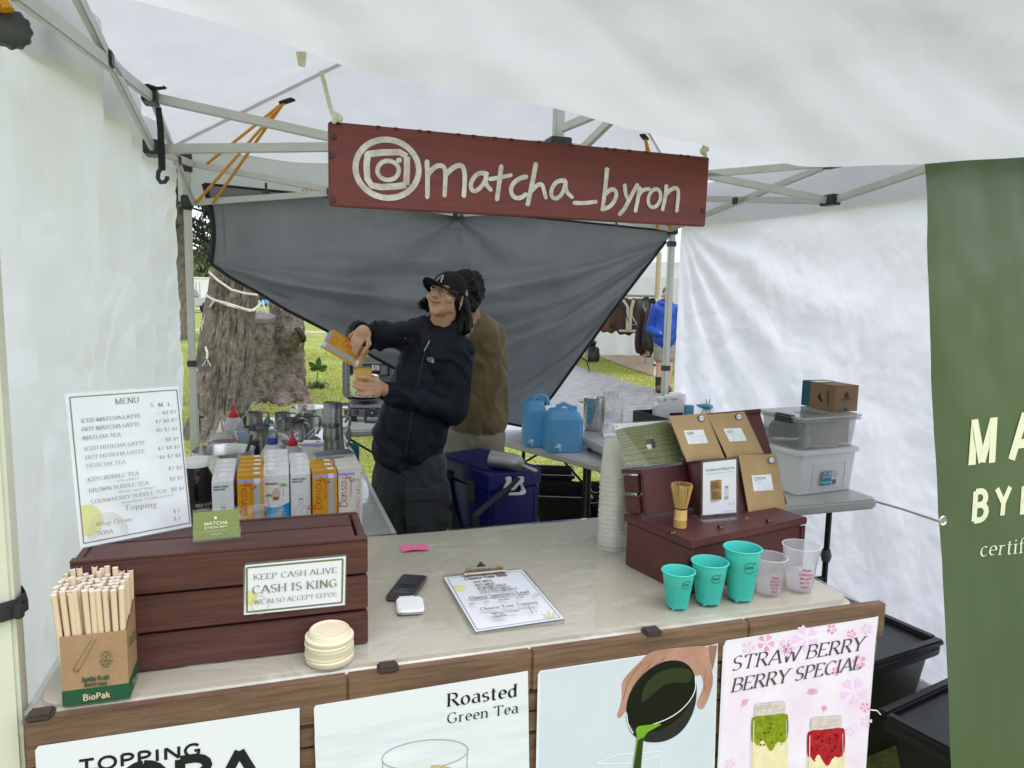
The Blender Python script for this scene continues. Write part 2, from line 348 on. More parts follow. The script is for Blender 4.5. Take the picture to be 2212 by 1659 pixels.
def stroke(mb,pts,m,wf,z=0):
    """variable-width stroke on frame m; wf(dx,dy)->width"""
    runs = [[pts[0]]]
    for i in range(1,len(pts)):
        runs[-1].append(pts[i])
        if 0 < i < len(pts) - 1:
            a = math.atan2(pts[i][1] - pts[i - 1][1],pts[i][0] - pts[i - 1][0]);b = math.atan2(pts[i + 1][1] - pts[i][1],pts[i + 1][0] - pts[i][0])
            if abs((b - a + math.pi) % (2*math.pi) - math.pi) > R(50): runs.append([pts[i]])
    for r in runs:
        n = len(r);vs = []
        if n < 2: continue
        mb.k += 1;zz = z + mb.k*2e-5
        for i in range(n):
            a = r[max(0,i - 1)];b = r[min(n - 1,i + 1)];dx,dy = b[0] - a[0],b[1] - a[1];L = math.hypot(dx,dy) or 1;dx /= L;dy /= L
            w_ = wf(dx,dy,i/(n - 1))/2;vs += [(r[i][0] - dy*w_,r[i][1] + dx*w_,zz),(r[i][0] + dy*w_,r[i][1] - dx*w_,zz)]
        mb.add(vs,[(2*i,2*i + 1,2*i + 3,2*i + 2) for i in range(n - 1)],m)
def text_w(s,sp=.08): return sum(GL.get(c,(.34,[]))[0] + sp if c != ' ' else .36 for c in s)
def text(mb,s,m,x,y,h,serif=True,thick=.15,thin=.045,sp=.08,align='l',fit=None,nib=18,slant=0,z=0,sx=1.0):
    """write s on frame m (its xy plane) with the baseline-left at (x, y), cap height h"""
    W = text_w(s,sp) - sp
    if fit: sx = fit/(W*h)
    k = h*sx
    if align == 'c': x -= W*k/2
    if align == 'r': x -= W*k
    nx,ny = math.cos(R(nib)),math.sin(R(nib))
    wf = (lambda dx,dy,t: max(thin,thick*abs(dx*ny - dy*nx))*h) if serif else (lambda dx,dy,t: thick*h)
    for c in s:
        if c == ' ': x += .36*k;continue
        wd,st = GL.get(c,(.34,[]))
        for pl in st:
            if not serif and c in 'ETLFZ' and len(pl) == 2 and pl[0][0] == pl[1][0] and pl[0][0] not in (.12,.37): continue
            q = [(x + p[0]*k + slant*p[1]*h,y + p[1]*h) for p in pl]
            stroke(mb,q,m,wf,z)
            if serif:
                for e,o in ((0,1),(-1,-2)):
                    py = pl[e][1];dx = pl[e][0] - pl[o][0];dy = py - pl[o][1]
                    if py in (0,1,.66,-.3) and abs(dy) > abs(dx)*.9:
                        cx,cyy = q[e];off = thin*h*.5*(1 if py in (0,-.3) else -1);sw = .13*k
                        stroke(mb,[(cx - sw,cyy + off),(cx + sw,cyy + off)],m,lambda a,b,t: thin*h,z)
        x += (wd + sp)*k
    return x
def rrect(x0,y0,x1,y1,r,n=4):
    o = []
    for cx,cyy,a in ((x1 - r,y1 - r,0),(x0 + r,y1 - r,90),(x0 + r,y0 + r,180),(x1 - r,y0 + r,270)):
        o += [(cx + r*math.cos(R(a + 90*i/n)),cyy + r*math.sin(R(a + 90*i/n))) for i in range(n + 1)]
    return o
def ring2d(mb,m,cx,cy_,rx,ry,wd,n=28,a0=0,a1=360,z=0):
    stroke(mb,arc(cx,cy_,rx,ry,a0,a1,n),m,lambda a,b,t: wd,z)
def border(mb,m,x0,y0,x1,y1,wd,z=0):
    for a,b in (((x0,y0),(x1,y0)),((x0,y1),(x1,y1)),((x0,y0),(x0,y1)),((x1,y0),(x1,y1))): stroke(mb,[a,b],m,lambda p,q,t: wd,z)
def fbm(x,y,z=0,o=4): return NZ.fractal(V((x,y,z)),1.0,2.0,o)
# ================================================================== ground
def ground_mat():
    m = mat('lawn',(.15,.19,.045),rough=.95,spec=.1);n = m.node_tree.nodes;l = m.node_tree.links;p = n['Principled BSDF']
    tc = [x for x in n if x.type == 'TEX_COORD'][0]
    def ns(sc,d=8):
        t = n.new('ShaderNodeTexNoise');t.inputs['Scale'].default_value = sc;t.inputs['Detail'].default_value = d;t.inputs['Roughness'].default_value = .7;l.new(tc.outputs['Object'],t.inputs[0]);return t
    a,b,c = ns(.9),ns(14),ns(.35,5)
    r1 = n.new('ShaderNodeValToRGB');r1.color_ramp.elements[0].color = (.23,.30,.06,1);r1.color_ramp.elements[1].color = (.48,.49,.17,1);r1.color_ramp.elements[0].position = .35;r1.color_ramp.elements[1].position = .7
    l.new(a.outputs[0],r1.inputs[0])
    r2 = n.new('ShaderNodeValToRGB');r2.color_ramp.elements[0].color = (.45,.45,.45,1);r2.color_ramp.elements[1].color = (1.25,1.25,1.1,1);r2.color_ramp.elements[0].position = .3;r2.color_ramp.elements[1].position = .7
    l.new(b.outputs[0],r2.inputs[0])
    mu = n.new('ShaderNodeMix');mu.data_type = 'RGBA';mu.blend_type = 'MULTIPLY';mu.inputs[0].default_value = 1;l.new(r1.outputs[0],mu.inputs[6]);l.new(r2.outputs[0],mu.inputs[7])
    r3 = n.new('ShaderNodeValToRGB');r3.color_ramp.elements[0].position = .60;r3.color_ramp.elements[1].position = .68;l.new(c.outputs[0],r3.inputs[0])
    mx = n.new('ShaderNodeMix');mx.data_type = 'RGBA';l.new(r3.outputs[0],mx.inputs[0]);l.new(mu.outputs[2],mx.inputs[6]);mx.inputs[7].default_value = (.16,.11,.07,1)
    l.new(mx.outputs[2],p.inputs['Base Color'])
    bu = n.new('ShaderNodeBump');bu.inputs['Strength'].default_value = .8;bu.inputs['Distance'].default_value = .03;l.new(b.outputs[0],bu.inputs['Height']);l.new(bu.outputs[0],p.inputs['Normal'])
    return m
g = MB();g.grid(lambda s,t: (-300 + 600*s,-60 + 660*t,0),4,4)
solo('ground',g,ground_mat(),None,kind='structure',smooth=0,m=MX())
# asphalt path behind the tent
fa,fb = atz(1240,790,0),atz(1437,850,0);fd = (fb - fa).normalized();fn_ = V((-fd.y,fd.x,0));
if fn_.y < 0: fn_ = -fn_
nearp = atz(1150,925,0);pw = -(nearp - fa).dot(fn_)
def on_path(x,y):
    q = V((x,y,0)) - fa;d = q.dot(fn_);return -pw - .05 < d + .12*fbm(x*1.5,y*1.5) < 0.05
pm = mat('wet_asphalt',(.30,.30,.29),rough=.42,spec=.6,col2=(.11,.11,.112),vs_=6,bump=1,bs=60,dist=.02,stretch=(1,1,1))
g = MB()
def pf(s,t):
    q = fa + fd*(-40 + 80*s) - fn_*(pw*(1 - t));q = q + fn_*(.12*fbm(q.x*1.5,q.y*1.5))*(1 if t in (0,1) else 0);return (q.x,q.y,.012)
g.grid(pf,260,4);solo('path',g,pm,None,kind='structure',m=MX())
g = MB();fp = atz(640,718,0);g.grid(lambda s,t: (-60 + 90*s,fp.y + .05*(-60 + 90*s) + 1.6*t,.01),12,1)
solo('footpath',g,mat('pale_path',(.45,.38,.33),rough=.9,var=.2),None,kind='structure',m=MX())
# grass blades
def grass():
    rng = np.random.default_rng(3);N = 150000
    Y = 3.0 + 17*rng.random(N)**1.35;X = Y*(-.47 + .95*rng.random(N))
    keep = np.ones(N,bool)
    q = np.stack([X - fa.x,Y - fa.y],1);d = q[:,0]*fn_.x + q[:,1]*fn_.y
    keep &= ~((d > -pw - .02) & (d < .03))
    cl = np.sin(X*1.7 + np.sin(Y*1.1)*2)*np.sin(Y*1.3 + np.cos(X*.9)*1.7);keep &= rng.random(N) < np.clip(.75 + cl*.5,.2,1)
    X = X[keep];Y = Y[keep];n = len(X)
    h = (.018 + .03*rng.random(n));wd = .0022 + .00075*Y;a = rng.random(n)*6.283
    dx,dy = np.cos(a)*wd,np.sin(a)*wd;lx,ly = (rng.random(n) - .5)*.05,(rng.random(n) - .5)*.05
    vs = np.zeros((n,3,3),np.float32)
    vs[:,0] = np.stack([X - dx,Y - dy,np.zeros(n)],1);vs[:,1] = np.stack([X + dx,Y + dy,np.zeros(n)],1);vs[:,2] = np.stack([X + lx,Y + ly,h],1)
    me = bpy.data.meshes.new('grass');me.vertices.add(n*3);me.vertices.foreach_set('co',vs.ravel());me.loops.add(n*3);me.loops.foreach_set('vertex_index',np.arange(n*3,dtype=np.int32))
    me.polygons.add(n);me.polygons.foreach_set('loop_start',np.arange(0,n*3,3,dtype=np.int32));me.update(calc_edges=True);me.validate()
    me.materials.append(mat('grass_blade',(.36,.42,.08),rough=.6,spec=.25,col2=(.46,.43,.16),vs_=.9,transl=.25))
    o = link('grass',me);props(o,'short bright green lawn grass around and behind the market tent',kind='stuff')
grass()
# fallen leaves / litter
g = MB();lit = []
for i in range(900):
    Y = random.uniform(3.2,14);X = Y*random.uniform(-.42,.12)
    if i < 420:
        c = atz(random.uniform(560,700),random.uniform(850,905),0);X,Y = c.x,c.y
    if on_path(X,Y): continue
    a = random.random()*6.3;s = random.uniform(.012,.03)
    m = MX.Translation((X,Y,.03 + .01*random.random())) @ MX.Rotation(a,4,'Z') @ MX.Rotation(random.uniform(-.6,.6),4,'X')
    g.add([(-s,0,0),(0,-s*.4,.004),(s,0,0),(0,s*.4,.006)],[(0,1,2,3)],m)
solo('fallen_leaves',g,mat('dry_leaf',(.2,.12,.06),rough=.9,col2=(.36,.27,.15),vs_=4),'scattered dry brown leaves lying on the lawn by the stump',kind='stuff',smooth=0,m=MX())
# ================================================================== trees
barkm = mat('bark',(.28,.235,.19),rough=.95,col2=(.10,.088,.076),vs_=7,bump=1,bs=26,stretch=(1,1,.75),dist=.035)
def ridged(x,y,z): return 1 - abs(fbm(x,y,z,3))*2.2
tc_ = atz(474,952,0);TY = tc_.y
def trunkpt(s,t):
    z = -.1 + 6.6*t;k = TY/F
    rad = max(.24,.315 - .045*z) + .35*max(0,.28 - z)
    cx = -3.285 + .137*z;a = 2*math.pi*s
    ca,sa = math.cos(a),math.sin(a)
    wx = fbm(ca*2,sa*2,z*.8)*.8
    d = ridged(ca*4.2 + wx*.5,sa*4.2 + wx,z*1.9)*.035 + ridged(ca*9,sa*9,z*3.2 + wx)*.016 + .05*fbm(ca*1.2,sa*1.2,z*.6) - .03
    return (cx + ca*(rad + d),TY + .3 + sa*(rad + d),z)
g = MB();g.grid(trunkpt,230,330)
tr = thing('tree','big tree with deeply fissured grey bark, rope tied round its trunk','tree',(tc_.x,TY + .3,0))
part(tr,'trunk',g,barkm,world=True,smooth=60)
g = MB()
for (a0,l_) in ((.6,3.2),(2.4,2.8),(4.1,3),(5.3,2.5)):
    p0 = V((-3.285 + .137*5.6,TY + .3,5.6));pts = [p0 + V((math.cos(a0)*l_*t,math.sin(a0)*l_*t,2.2*t - .4*t*t)) for t in (0,.25,.5,.75,1)]
    g.tube(pts,[.2,.16,.12,.08,.04],8)
part(tr,'limbs',g,barkm,world=True)
leafm = mat('tree_leaf',(.06,.10,.03),rough=.55,col2=(.1,.15,.05),vs_=2,transl=.3)
def leaves(mb,c,rad,n,s,sq=(1,1,1),droop=0):
    for i in range(n):
        d = V((random.gauss(0,1),random.gauss(0,1),random.gauss(0,1))).normalized()*(random.random()**.45)
        p = V(c) + V((d.x*rad*sq[0],d.y*rad*sq[1],d.z*rad*sq[2]));sz = s*random.uniform(.6,1.3)
        m = MX.Translation(p) @ MX.Rotation(random.random()*6.3,4,'Z') @ MX.Rotation(random.uniform(-1.2,1.2) + droop,4,'X')
        mb.add([(-sz*.3,0,0),(0,-sz,0),(sz*.3,0,0),(0,sz,0)],[(0,1,2,3)],m)
g = MB()
for i in range(40):
    a = random.random()*6.3;r_ = random.uniform(.5,3.4);leaves(g,(-2.5 + math.cos(a)*r_,TY + .3 + math.sin(a)*r_,random.uniform(6.4,9)),.9,90,.1)
part(tr,'crown',g,leafm,world=True,smooth=0)
# rope round the trunk
def on_trunk(u,v,off=.02):
    """front surface of the trunk at that pixel"""
    q = aty(u,v,TY + .3);best = None
    cz = q.z;rad = .33 - .045*cz;cx = -3.285 + .137*cz
    dx = max(-rad*.98,min(rad*.98,(q.x - cx)*1.0));yy = TY + .3 - math.sqrt(max(0,rad*rad - dx*dx)) - off - .085
    return aty(u,v,yy)
g = MB()
for pl in ([(452,588),(470,605),(500,626),(530,634),(556,637)],[(446,637),(460,648),(490,655),(530,668),(548,671),(562,656)],[(446,640),(462,647),(495,660),(540,672),(556,664)],
           [(462,651),(448,672),(438,700),(437,722),(443,745),(448,762),(447,775)]):
    g.tube([on_trunk(u,v) for u,v in pl],.013,6)
e_ = on_trunk(447,775)
for k in range(7): g.tube([e_,e_ + V((random.uniform(-.05,.05),0,-.08))],.006,4)
solo('rope',g,mat('rope',(.62,.58,.5),rough=.9,bump=.5,bs=120),'pale rope wound round the big trunk with a frayed loose end','rope')
# remeshed blobs (trunks, bodies, clothes)
def cap(mb,p,q,r1,r2,seg=14,sx=1.0):
    """rounded tapered limb"""
    p,q = V(p),V(q);ax = q - p;L = ax.length
    if L < 1e-6: return mb.sph(p,r1)
    pr = [(max(1e-4,r1*math.sin(R(a))),-r1*math.cos(R(a))) for a in range(0,90,18)] + [(r1,0),((r1 + r2)/2,L/2),(r2,L)] + [(max(1e-4,r2*math.cos(R(a))),L + r2*math.sin(R(a))) for a in range(18,91,18)]
    z = ax.normalized();x = V((1,0,0)) if abs(z.x) < .8 else V((0,1,0));x = (x - z*x.dot(z)).normalized();y = z.cross(x)
    m = MX((x,y,z)).transposed().to_4x4();m.translation = p
    return mb.lathe(pr,m,seg,sx=sx,cap=True)
def ell(mb,c,r,rot=(0,0,0),seg=18,rings=12):
    from mathutils import Euler
    m = MX.Translation(V(c)) @ Euler([R(a) for a in rot]).to_matrix().to_4x4() @ MX.Diagonal((*r,1))
    pr = [(max(1e-4,math.sin(math.pi*j/rings)),-math.cos(math.pi*j/rings)) for j in range(rings + 1)]
    return mb.lathe(pr,m,seg,cap=True)
def blob(name,mb,voxel,iters=4,disp=None,factor=.5):
    """union of closed shapes -> one continuous smooth mesh (world space)"""
    me = bpy.data.meshes.new(name);me.from_pydata(mb.v,[],mb.f);me.validate()
    bm = bmesh.new();bm.from_mesh(me);bmesh.ops.recalc_face_normals(bm,faces=bm.faces);bm.to_mesh(me);bm.free()
    o = bpy.data.objects.new(name,me);COL.objects.link(o)
    md = o.modifiers.new('r','REMESH');md.mode = 'VOXEL';md.voxel_size = voxel;md.adaptivity = 0
    ms = o.modifiers.new('s','SMOOTH');ms.factor = factor;ms.iterations = iters
    dg = bpy.context.evaluated_depsgraph_get();ev = o.evaluated_get(dg);out = bpy.data.meshes.new_from_object(ev)
    bpy.data.objects.remove(o);bpy.data.meshes.remove(me);out.name = name
    if disp:
        nr = [v.normal.copy() for v in out.vertices]
        for v,n_ in zip(out.vertices,nr): v.co = v.co + n_*disp(v.co,n_)
    out.polygons.foreach_set('use_smooth',[True]*len(out.polygons));out.materials.clear()
    return out
def pm_part(t,name,me,material,label=None):
    inv = TM[t].inverted();me.transform(inv);me.materials.append(material);o = link(name,me);o.parent = t;TM[o] = TM[t]
    return props(o,label=label)
# stumps beyond the big tree
S0 = atz(610,868,0);SY = S0.y
def sp(u,v,dy=0): return aty(u,v,SY + dy)
g = MB()
cap(g,sp(568,712),sp(574,850),.150,.22);cap(g,sp(612,860,.3),sp(617,770,.3),.36,.27);cap(g,sp(617,770,.3),sp(630,715,.3),.27,.19);cap(g,sp(630,715,.3),sp(636,640,.5),.17,.15);cap(g,sp(636,640,.5),sp(640,540,.6),.15,.15)
cap(g,sp(626,742,.1),sp(640,724,-.1),.16,.12);cap(g,sp(600,760,.5),sp(593,600,.8),.10,.085);cap(g,sp(600,760,.5),sp(610,850,.3),.12,.2)
cap(g,sp(632,845,.1),sp(666,872,-.1),.20,.08);cap(g,sp(570,850),sp(548,880,-.3),.16,.06);cap(g,sp(610,860),sp(612,885,-.5),.18,.05)
me = blob('bole',g,.022,3,lambda c,n_: (ridged(c.x*6,c.y*6,c.z*3)*.028 - .015 + fbm(c.x*16,c.y*16,c.z*8)*.018))
stump = thing('tree_stump','low knotted stump with a sawn flat top and a leaning bole beside it','tree stump',(S0.x,S0.y,0))
pm_part(stump,'bole',me,mat('bark_brown',(.24,.20,.155),rough=.95,col2=(.075,.055,.04),vs_=7,bump=1,bs=22,dist=.06))
g = MB();c = sp(567,684,.02);mt = MX.Translation(c) @ MX.Rotation(R(14),4,'X') @ MX.Rotation(R(9),4,'Y')
g.lathe([(.001,.03),(.07,.032),(.15,.03),(.172,.018),(.176,-.05)],mt,30,wob=lambda a,j,z: 1 + .05*math.sin(3*a) + .03*math.sin(7*a))
part(stump,'sawn_top',g,mat('sawn',(.2,.18,.17),rough=.9,var=.4,vs_=14,bump=.6,bs=40),world=True)
g = MB();c = sp(650,723,-.17);mt = MX.Translation(c) @ MX.Rotation(R(58),4,'Y') @ MX.Rotation(R(-30),4,'X')
g.lathe([(.001,.03),(.08,.03),(.112,.022),(.118,-.03)],mt,24,wob=lambda a,j,z: 1 + .06*math.sin(4*a))
part(stump,'cut_knot',g,mat('charred',(.03,.026,.026),rough=.9,bump=.5,bs=30),world=True)
# seedling
s0 = atz(684,838,0);g = MB();hh = .35
st = thing('seedling','young plant with a few broad green leaves beside the stump','plant',s0)
g.tube([(0,0,0),(.01,0,.2),(.03,0,hh)],[.012,.009,.007],6);part(st,'stem',g,mat('stem',(.12,.14,.06)))
lm = mat('broad_leaf',(.07,.16,.035),rough=.35,transl=.2,var=.3,vs_=12)
for (dx,dz,L,col) in ((-.16,.12,.2,0),(.02,.16,.22,1),(.15,.05,.18,0),(.18,.0,.15,0),(-.12,.0,.14,0)):
    g = MB();p0 = V((.03,0,hh - .03));d = V((dx,0,dz)).normalized()
    def lf(s,t,d=d,L=L): 
        w_ = math.sin(math.pi*s)**.8*L*.27;return p0 + d*(L*s) + V((-d.z,.4,d.x))*(w_*(t - .5)*2) + V((0,-.06*abs(t - .5),0))
    g.grid(lf,6,4);part(st,'leaf',g,lm)
g = MB();leaves(g,(.02,-.05,.04),.22,260,.045,(1,1,.35));part(st,'undergrowth',g,leafm,smooth=0,kind='stuff')
# pine seen in the left gap, far wood
pt = thing('pine_tree','dark pine with drooping needle branches seen past the left tent leg','tree',(-10.6,24,0))
g = MB();g.tube([(-10.9,24,0),(-10.8,24,5),(-10.7,24,10)],[.35,.28,.1],12);part(pt,'trunk',g,barkm,world=True)
g = MB()
for i in range(70):
    z = 2.5 + 6.5*random.random();a = random.random()*6.3;L = (10 - z)*.33 + .6;p0 = V((-10.8,24,z + .4));p1 = V((-10.8 + math.cos(a)*L,24 + math.sin(a)*L,z - .25*L));g.tube([p0,(p0 + p1)/2 + V((0,0,.1)),p1],[.04,.03,.012],5)
    for k in range(7): leaves(g,p0.lerp(p1,.3 + .1*k),.26,32,.13,droop=.5)
part(pt,'crown',g,mat('needles',(.045,.065,.04),rough=.7,col2=(.08,.1,.06),vs_=3),world=True,smooth=0)
g = MB()
for i in range(150):
    X = random.uniform(-48,-14);Y = 85 + random.uniform(-5,5);leaves(g,(X,Y,random.uniform(.5,5.6)),random.uniform(1.4,2.3),90,.5)
g.grid(lambda s,t: (-50 + 40*s,92,6.2*t),2,1)
solo('far_woodland',g,mat('far_leaf',(.10,.13,.05),rough=.8,col2=(.17,.19,.08),vs_=.4),'pale green woodland far beyond the lawn',kind='stuff',smooth=0,m=MX())
# white container, parked car, far walker, blue barrier
c = aty(438,628,60);g = MB();ct = thing('storage_container','white upright site container beyond the big tree','container',(c.x,60,0))
g.box((0,0,1.3),(.9,2.5,2.5));part(ct,'body',g,mat('white_paint',(.75,.75,.73),rough=.5),bevel=.02)
g = MB();g.box((0,0,2.62),(1.0,2.6,.12));part(ct,'roof_lip',g,MATS['white_paint'],bevel=.02)
g = MB();g.box((0,-1.27,1.2),(.06,.03,2.2));g.box((.3,-1.27,1.2),(.05,.03,2.2));part(ct,'door_bar',g,mat('grey_metal',(.45,.45,.44),rough=.4,metal=.6))
c = aty(414,640,52);pcx = thing('parked_car','silver four wheel drive parked far off beside the container','car',rotz(R(90),(c.x - .6,52,0)))
g = MB();g.box((0,0,.75),(4.2,1.8,.7));part(pcx,'body',g,mat('car_silver',(.5,.53,.55),rough=.25,metal=.4),bevel=.12)
g = MB();g.box((-.2,0,1.4),(2.6,1.6,.62),taper=.8);part(pcx,'cabin',g,mat('car_glass',(.12,.15,.17),rough=.08),bevel=.1)
for x in (-1.3,1.3):
    for y in (-.85,.85):
        g = MB();g.lathe([(.05,-.1),(.36,-.1),(.38,0),(.36,.1),(.05,.1)],MX.Translation((x,y,.38)) @ MX.Rotation(R(90),4,'X'),20);part(pcx,'wheel',g,mat('black_rubber',(.025,.025,.025),rough=.7))
c = aty(578,640,64);g = MB();bx_ = thing('blue_barrier','low blue mesh barrier far across the lawn','barrier',(c.x,64,0))
g.box((0,0,.95),(4,.05,.7));part(bx_,'mesh_panel',g,mat('blue_cloth',(.08,.3,.62),rough=.7))
for x in (-2,0,2):
    g = MB();g.box((x,0,.7),(.08,.1,1.4));part(bx_,'post',g,MATS['grey_metal'])
# ================================================================== tent
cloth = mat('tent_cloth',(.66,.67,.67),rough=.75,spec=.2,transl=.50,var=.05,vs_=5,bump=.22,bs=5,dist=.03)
def wall_mat(name='wall_cloth',k=1.0):
    m = mat(name,(.89,.88,.935),rough=.7,spec=.3,transl=.64);n = m.node_tree.nodes;l = m.node_tree.links
    mp = [x for x in n if x.type == 'MAPPING'][0];mp.inputs['Rotation'].default_value = (R(35),0,0)
    prev = None
    for sc,st_,ds in ((1.8,.8,.04),(5.5,.45,.014),(22,.35,.005)):
        a = n.new('ShaderNodeTexNoise');a.inputs['Scale'].default_value = sc;a.inputs['Detail'].default_value = 3;a.inputs['Roughness'].default_value = .55;a.inputs['Distortion'].default_value = .5
        l.new(mp.outputs[0],a.inputs[0]);s1 = n.new('ShaderNodeMath');s1.operation = 'SUBTRACT';s1.inputs[1].default_value = .5;l.new(a.outputs[0],s1.inputs[0])
        s2 = n.new('ShaderNodeMath');s2.operation = 'ABSOLUTE';l.new(s1.outputs[0],s2.inputs[0])
        b = n.new('ShaderNodeBump');b.inputs['Strength'].default_value = min(1,st_*k);b.inputs['Distance'].default_value = ds*k;l.new(s2.outputs[0],b.inputs['Height'])
        if prev is not None: l.new(prev,b.inputs['Normal'])
        prev = b.outputs[0]
    l.new(prev,n['Principled BSDF'].inputs['Normal']);[l.new(prev,x.inputs['Normal']) for x in n if x.type == 'BSDF_TRANSLUCENT']
    return m
wallm = wall_mat();wallm2 = wall_mat('wall_cloth_creased',1.0)
def side_z(pts,a):
    """valance hem from pixels on the plane of that side -> list (b, z)"""
    p0 = T(a,0,0);n_ = TA;o = []
    for u,v in pts:
        q = atp(u,v,p0,n_);o.append(((q - TO).dot(TB),q.z))
    return o
def interp(tab,x):
    tab = sorted(tab)
    if x <= tab[0][0]: return tab[0][1]
    for (x0,y0),(x1,y1) in zip(tab,tab[1:]):
        if x <= x1: return y0 + (y1 - y0)*(x - x0)/(x1 - x0)
    return tab[-1][1]
hemL = side_z([(2,78),(85,150),(190,248),(291,338),(350,396),(403,441)],-.11)
hemR = side_z([(1459,494),(1663,473),(1800,456),(1991,431)],3.11)
tent = thing('market_tent','white pop up market tent with pyramid roof and folding frame','tent',TO)
EZ = 2.385;PK = 2.97
def eave(k): return EZ - .035*math.sin(math.pi*k)
def facet(c0,c1):
    def fn(s,t):
        e = V(c0).lerp(V(c1),s);pk = V((1.5,1.5,0));q = e.lerp(pk,t)
        z = eave(s)*(1 - t) + PK*t - .05*math.sin(math.pi*t)*math.sin(math.pi*s) + .012*fbm(q.x*2,q.y*2)*(1 - t)
        return T(q.x,q.y,z)
    return fn
g = MB();cs = [(-.11,-.05,0),(3.11,-.05,0),(3.11,3.08,0),(-.11,3.08,0)]
for i in range(4): g.grid(facet(cs[i],cs[(i + 1) % 4]),36,24)
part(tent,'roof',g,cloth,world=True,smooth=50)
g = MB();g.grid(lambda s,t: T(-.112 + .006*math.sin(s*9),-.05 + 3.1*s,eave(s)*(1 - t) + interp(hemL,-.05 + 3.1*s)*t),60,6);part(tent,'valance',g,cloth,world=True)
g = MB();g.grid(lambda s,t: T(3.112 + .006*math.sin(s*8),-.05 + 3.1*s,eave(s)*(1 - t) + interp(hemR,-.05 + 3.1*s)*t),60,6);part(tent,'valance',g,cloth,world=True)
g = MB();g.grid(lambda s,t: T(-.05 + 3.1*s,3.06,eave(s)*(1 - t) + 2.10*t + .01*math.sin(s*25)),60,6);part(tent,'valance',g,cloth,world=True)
hf = []
for u,v in ((200,-22),(280,0),(380,20),(478,44),(620,93),(756,142),(835,164),(1000,195),(1183,238),(1354,281),(1528,316),(1640,340),(1741,356),(1850,358),(1991,354),(2212,341),(2600,330)):
    q = atp(u,v,T(0,-.16,0),TB);hf.append(((q - TO).dot(TA),q.z))
def fv(s,t):
    a = -.05 + 3.1*s;z1 = interp(hf,a);k = 1 - t
    b = -.05 - .11*t + .018*math.sin((a*2.0 - t*2.4)*3.0 + .8*fbm(a,t,8))*t*(.5 + .5*min(1,a)) + .005*math.sin((a*3 - t*1.5)*9 + 2*fbm(a*2,t*2))*t + .012*fbm(a*2.2 + t*1.4,t*2,4) + .03*math.sin(math.pi*t)
    return T(a,b,eave(s)*k + z1*t)
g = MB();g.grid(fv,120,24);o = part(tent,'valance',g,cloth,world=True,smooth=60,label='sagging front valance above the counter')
def strip(fn,w_,n=80):
    g = MB();g.grid(lambda s,t: fn(s,t),n,1);return g
for k_ in range(4):
    c_ = V(cs[k_]);w1 = (V(cs[(k_ + 1) % 4]) - c_).normalized();w2 = (V(cs[k_ - 1]) - c_).normalized();pk_ = V((1.5,1.5,0))
    def hip(s,t):
        q = c_.lerp(pk_,s);sd_ = (w1 - w2).normalized()*(.007*(t - .5)*2);z = EZ*(1 - s) + PK*s - .008;q = q + sd_;return T(q.x,q.y,z - .03*abs(t - .5))
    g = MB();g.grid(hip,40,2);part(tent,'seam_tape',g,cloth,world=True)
# frame
framem = mat('tent_metal',(.62,.62,.565),rough=.42,metal=.25,var=.08,vs_=9)
jm = mat('joint_plastic',(.045,.048,.052),rough=.45)
blackm = mat('black_webbing',(.03,.03,.033),rough=.85,bump=.4,bs=300)
for (a,b) in ((0,0),(3,0),(0,3),(3,3)):
    c = T(a - (.024 if a == 0 and b == 0 else 0),b,0);g = MB();m = MX.Translation(c) @ MX.Rotation(TH,4,'Z')
    hz = 2.0 if b == 0 else .95;g.box((0,0,hz/2),(.046,.046,hz),m);part(tent,'leg',g,mat('leg_cream',(.62,.62,.5),rough=.5,var=.08,vs_=6),world=True,bevel=.006)
    g = MB();g.box((0,0,1.62),(.038,.038,1.36),m);part(tent,'leg',g,framem,world=True,bevel=.004)
    g = MB();g.box((0,0,2.30),(.06,.06,.10),m);part(tent,'corner_bracket',g,jm,world=True,bevel=.006)
    g = MB();g.box((0,0,2.09),(.062,.062,.07),m);part(tent,'corner_bracket',g,jm,world=True,bevel=.006)
def bar(p,q,w_=.017,h_=.034): g = MB();g.beam(p,q,w_,h_);part(tent,'truss_bar',g,framem,world=True,bevel=.003)
def joint(p,s=(.05,.05,.055),ang=TH):
    m = MX.Translation(p) @ MX.Rotation(ang,4,'Z');g = MB();g.box((0,0,0),s,m);g.lathe([(.001,.004),(.012,.004),(.014,0),(.014,-.03)],m @ MX.Translation((0,-s[1]/2,0)) @ MX.Rotation(R(90),4,'X'),12)
    part(tent,'joint_bracket',g,jm,world=True,bevel=.004)
ZT,ZB,ZS = 2.275,2.105,2.085
def scissor(P,Q):
    """P(z), Q(z): end functions; P is the corner"""
    bar(P(2.29),Q(ZB));bar(P(ZS),Q(ZT));joint((P((2.29 + ZS)/2) + Q((ZT + ZB)/2))/2,(.03,.045,.04))
for (a,n_) in ((.035,0),(2.965,1)):
    scissor(lambda z: T(a,.03,z),lambda z: T(a + .004,1.47,z));scissor(lambda z: T(a,2.97,z),lambda z: T(a + .004,1.53,z))
    joint(T(a,1.5,ZT + .005),(.05,.09,.05));joint(T(a,1.5,ZB),(.05,.09,.05))
for b in (2.965,):
    scissor(lambda z: T(.03,b,z),lambda z: T(1.47,b - .02,z));scissor(lambda z: T(2.97,b,z),lambda z: T(1.53,b - .02,z));joint(T(1.5,b,ZB),(.09,.05,.05));joint(T(1.5,b,ZT),(.09,.05,.05))
scissor(lambda z: T(.03,.035,z + .05),lambda z: T(1.47,.035,z + .06));scissor(lambda z: T(2.97,.035,z + .05),lambda z: T(1.53,.035,z + .06))
HUB = (1.56,1.5)
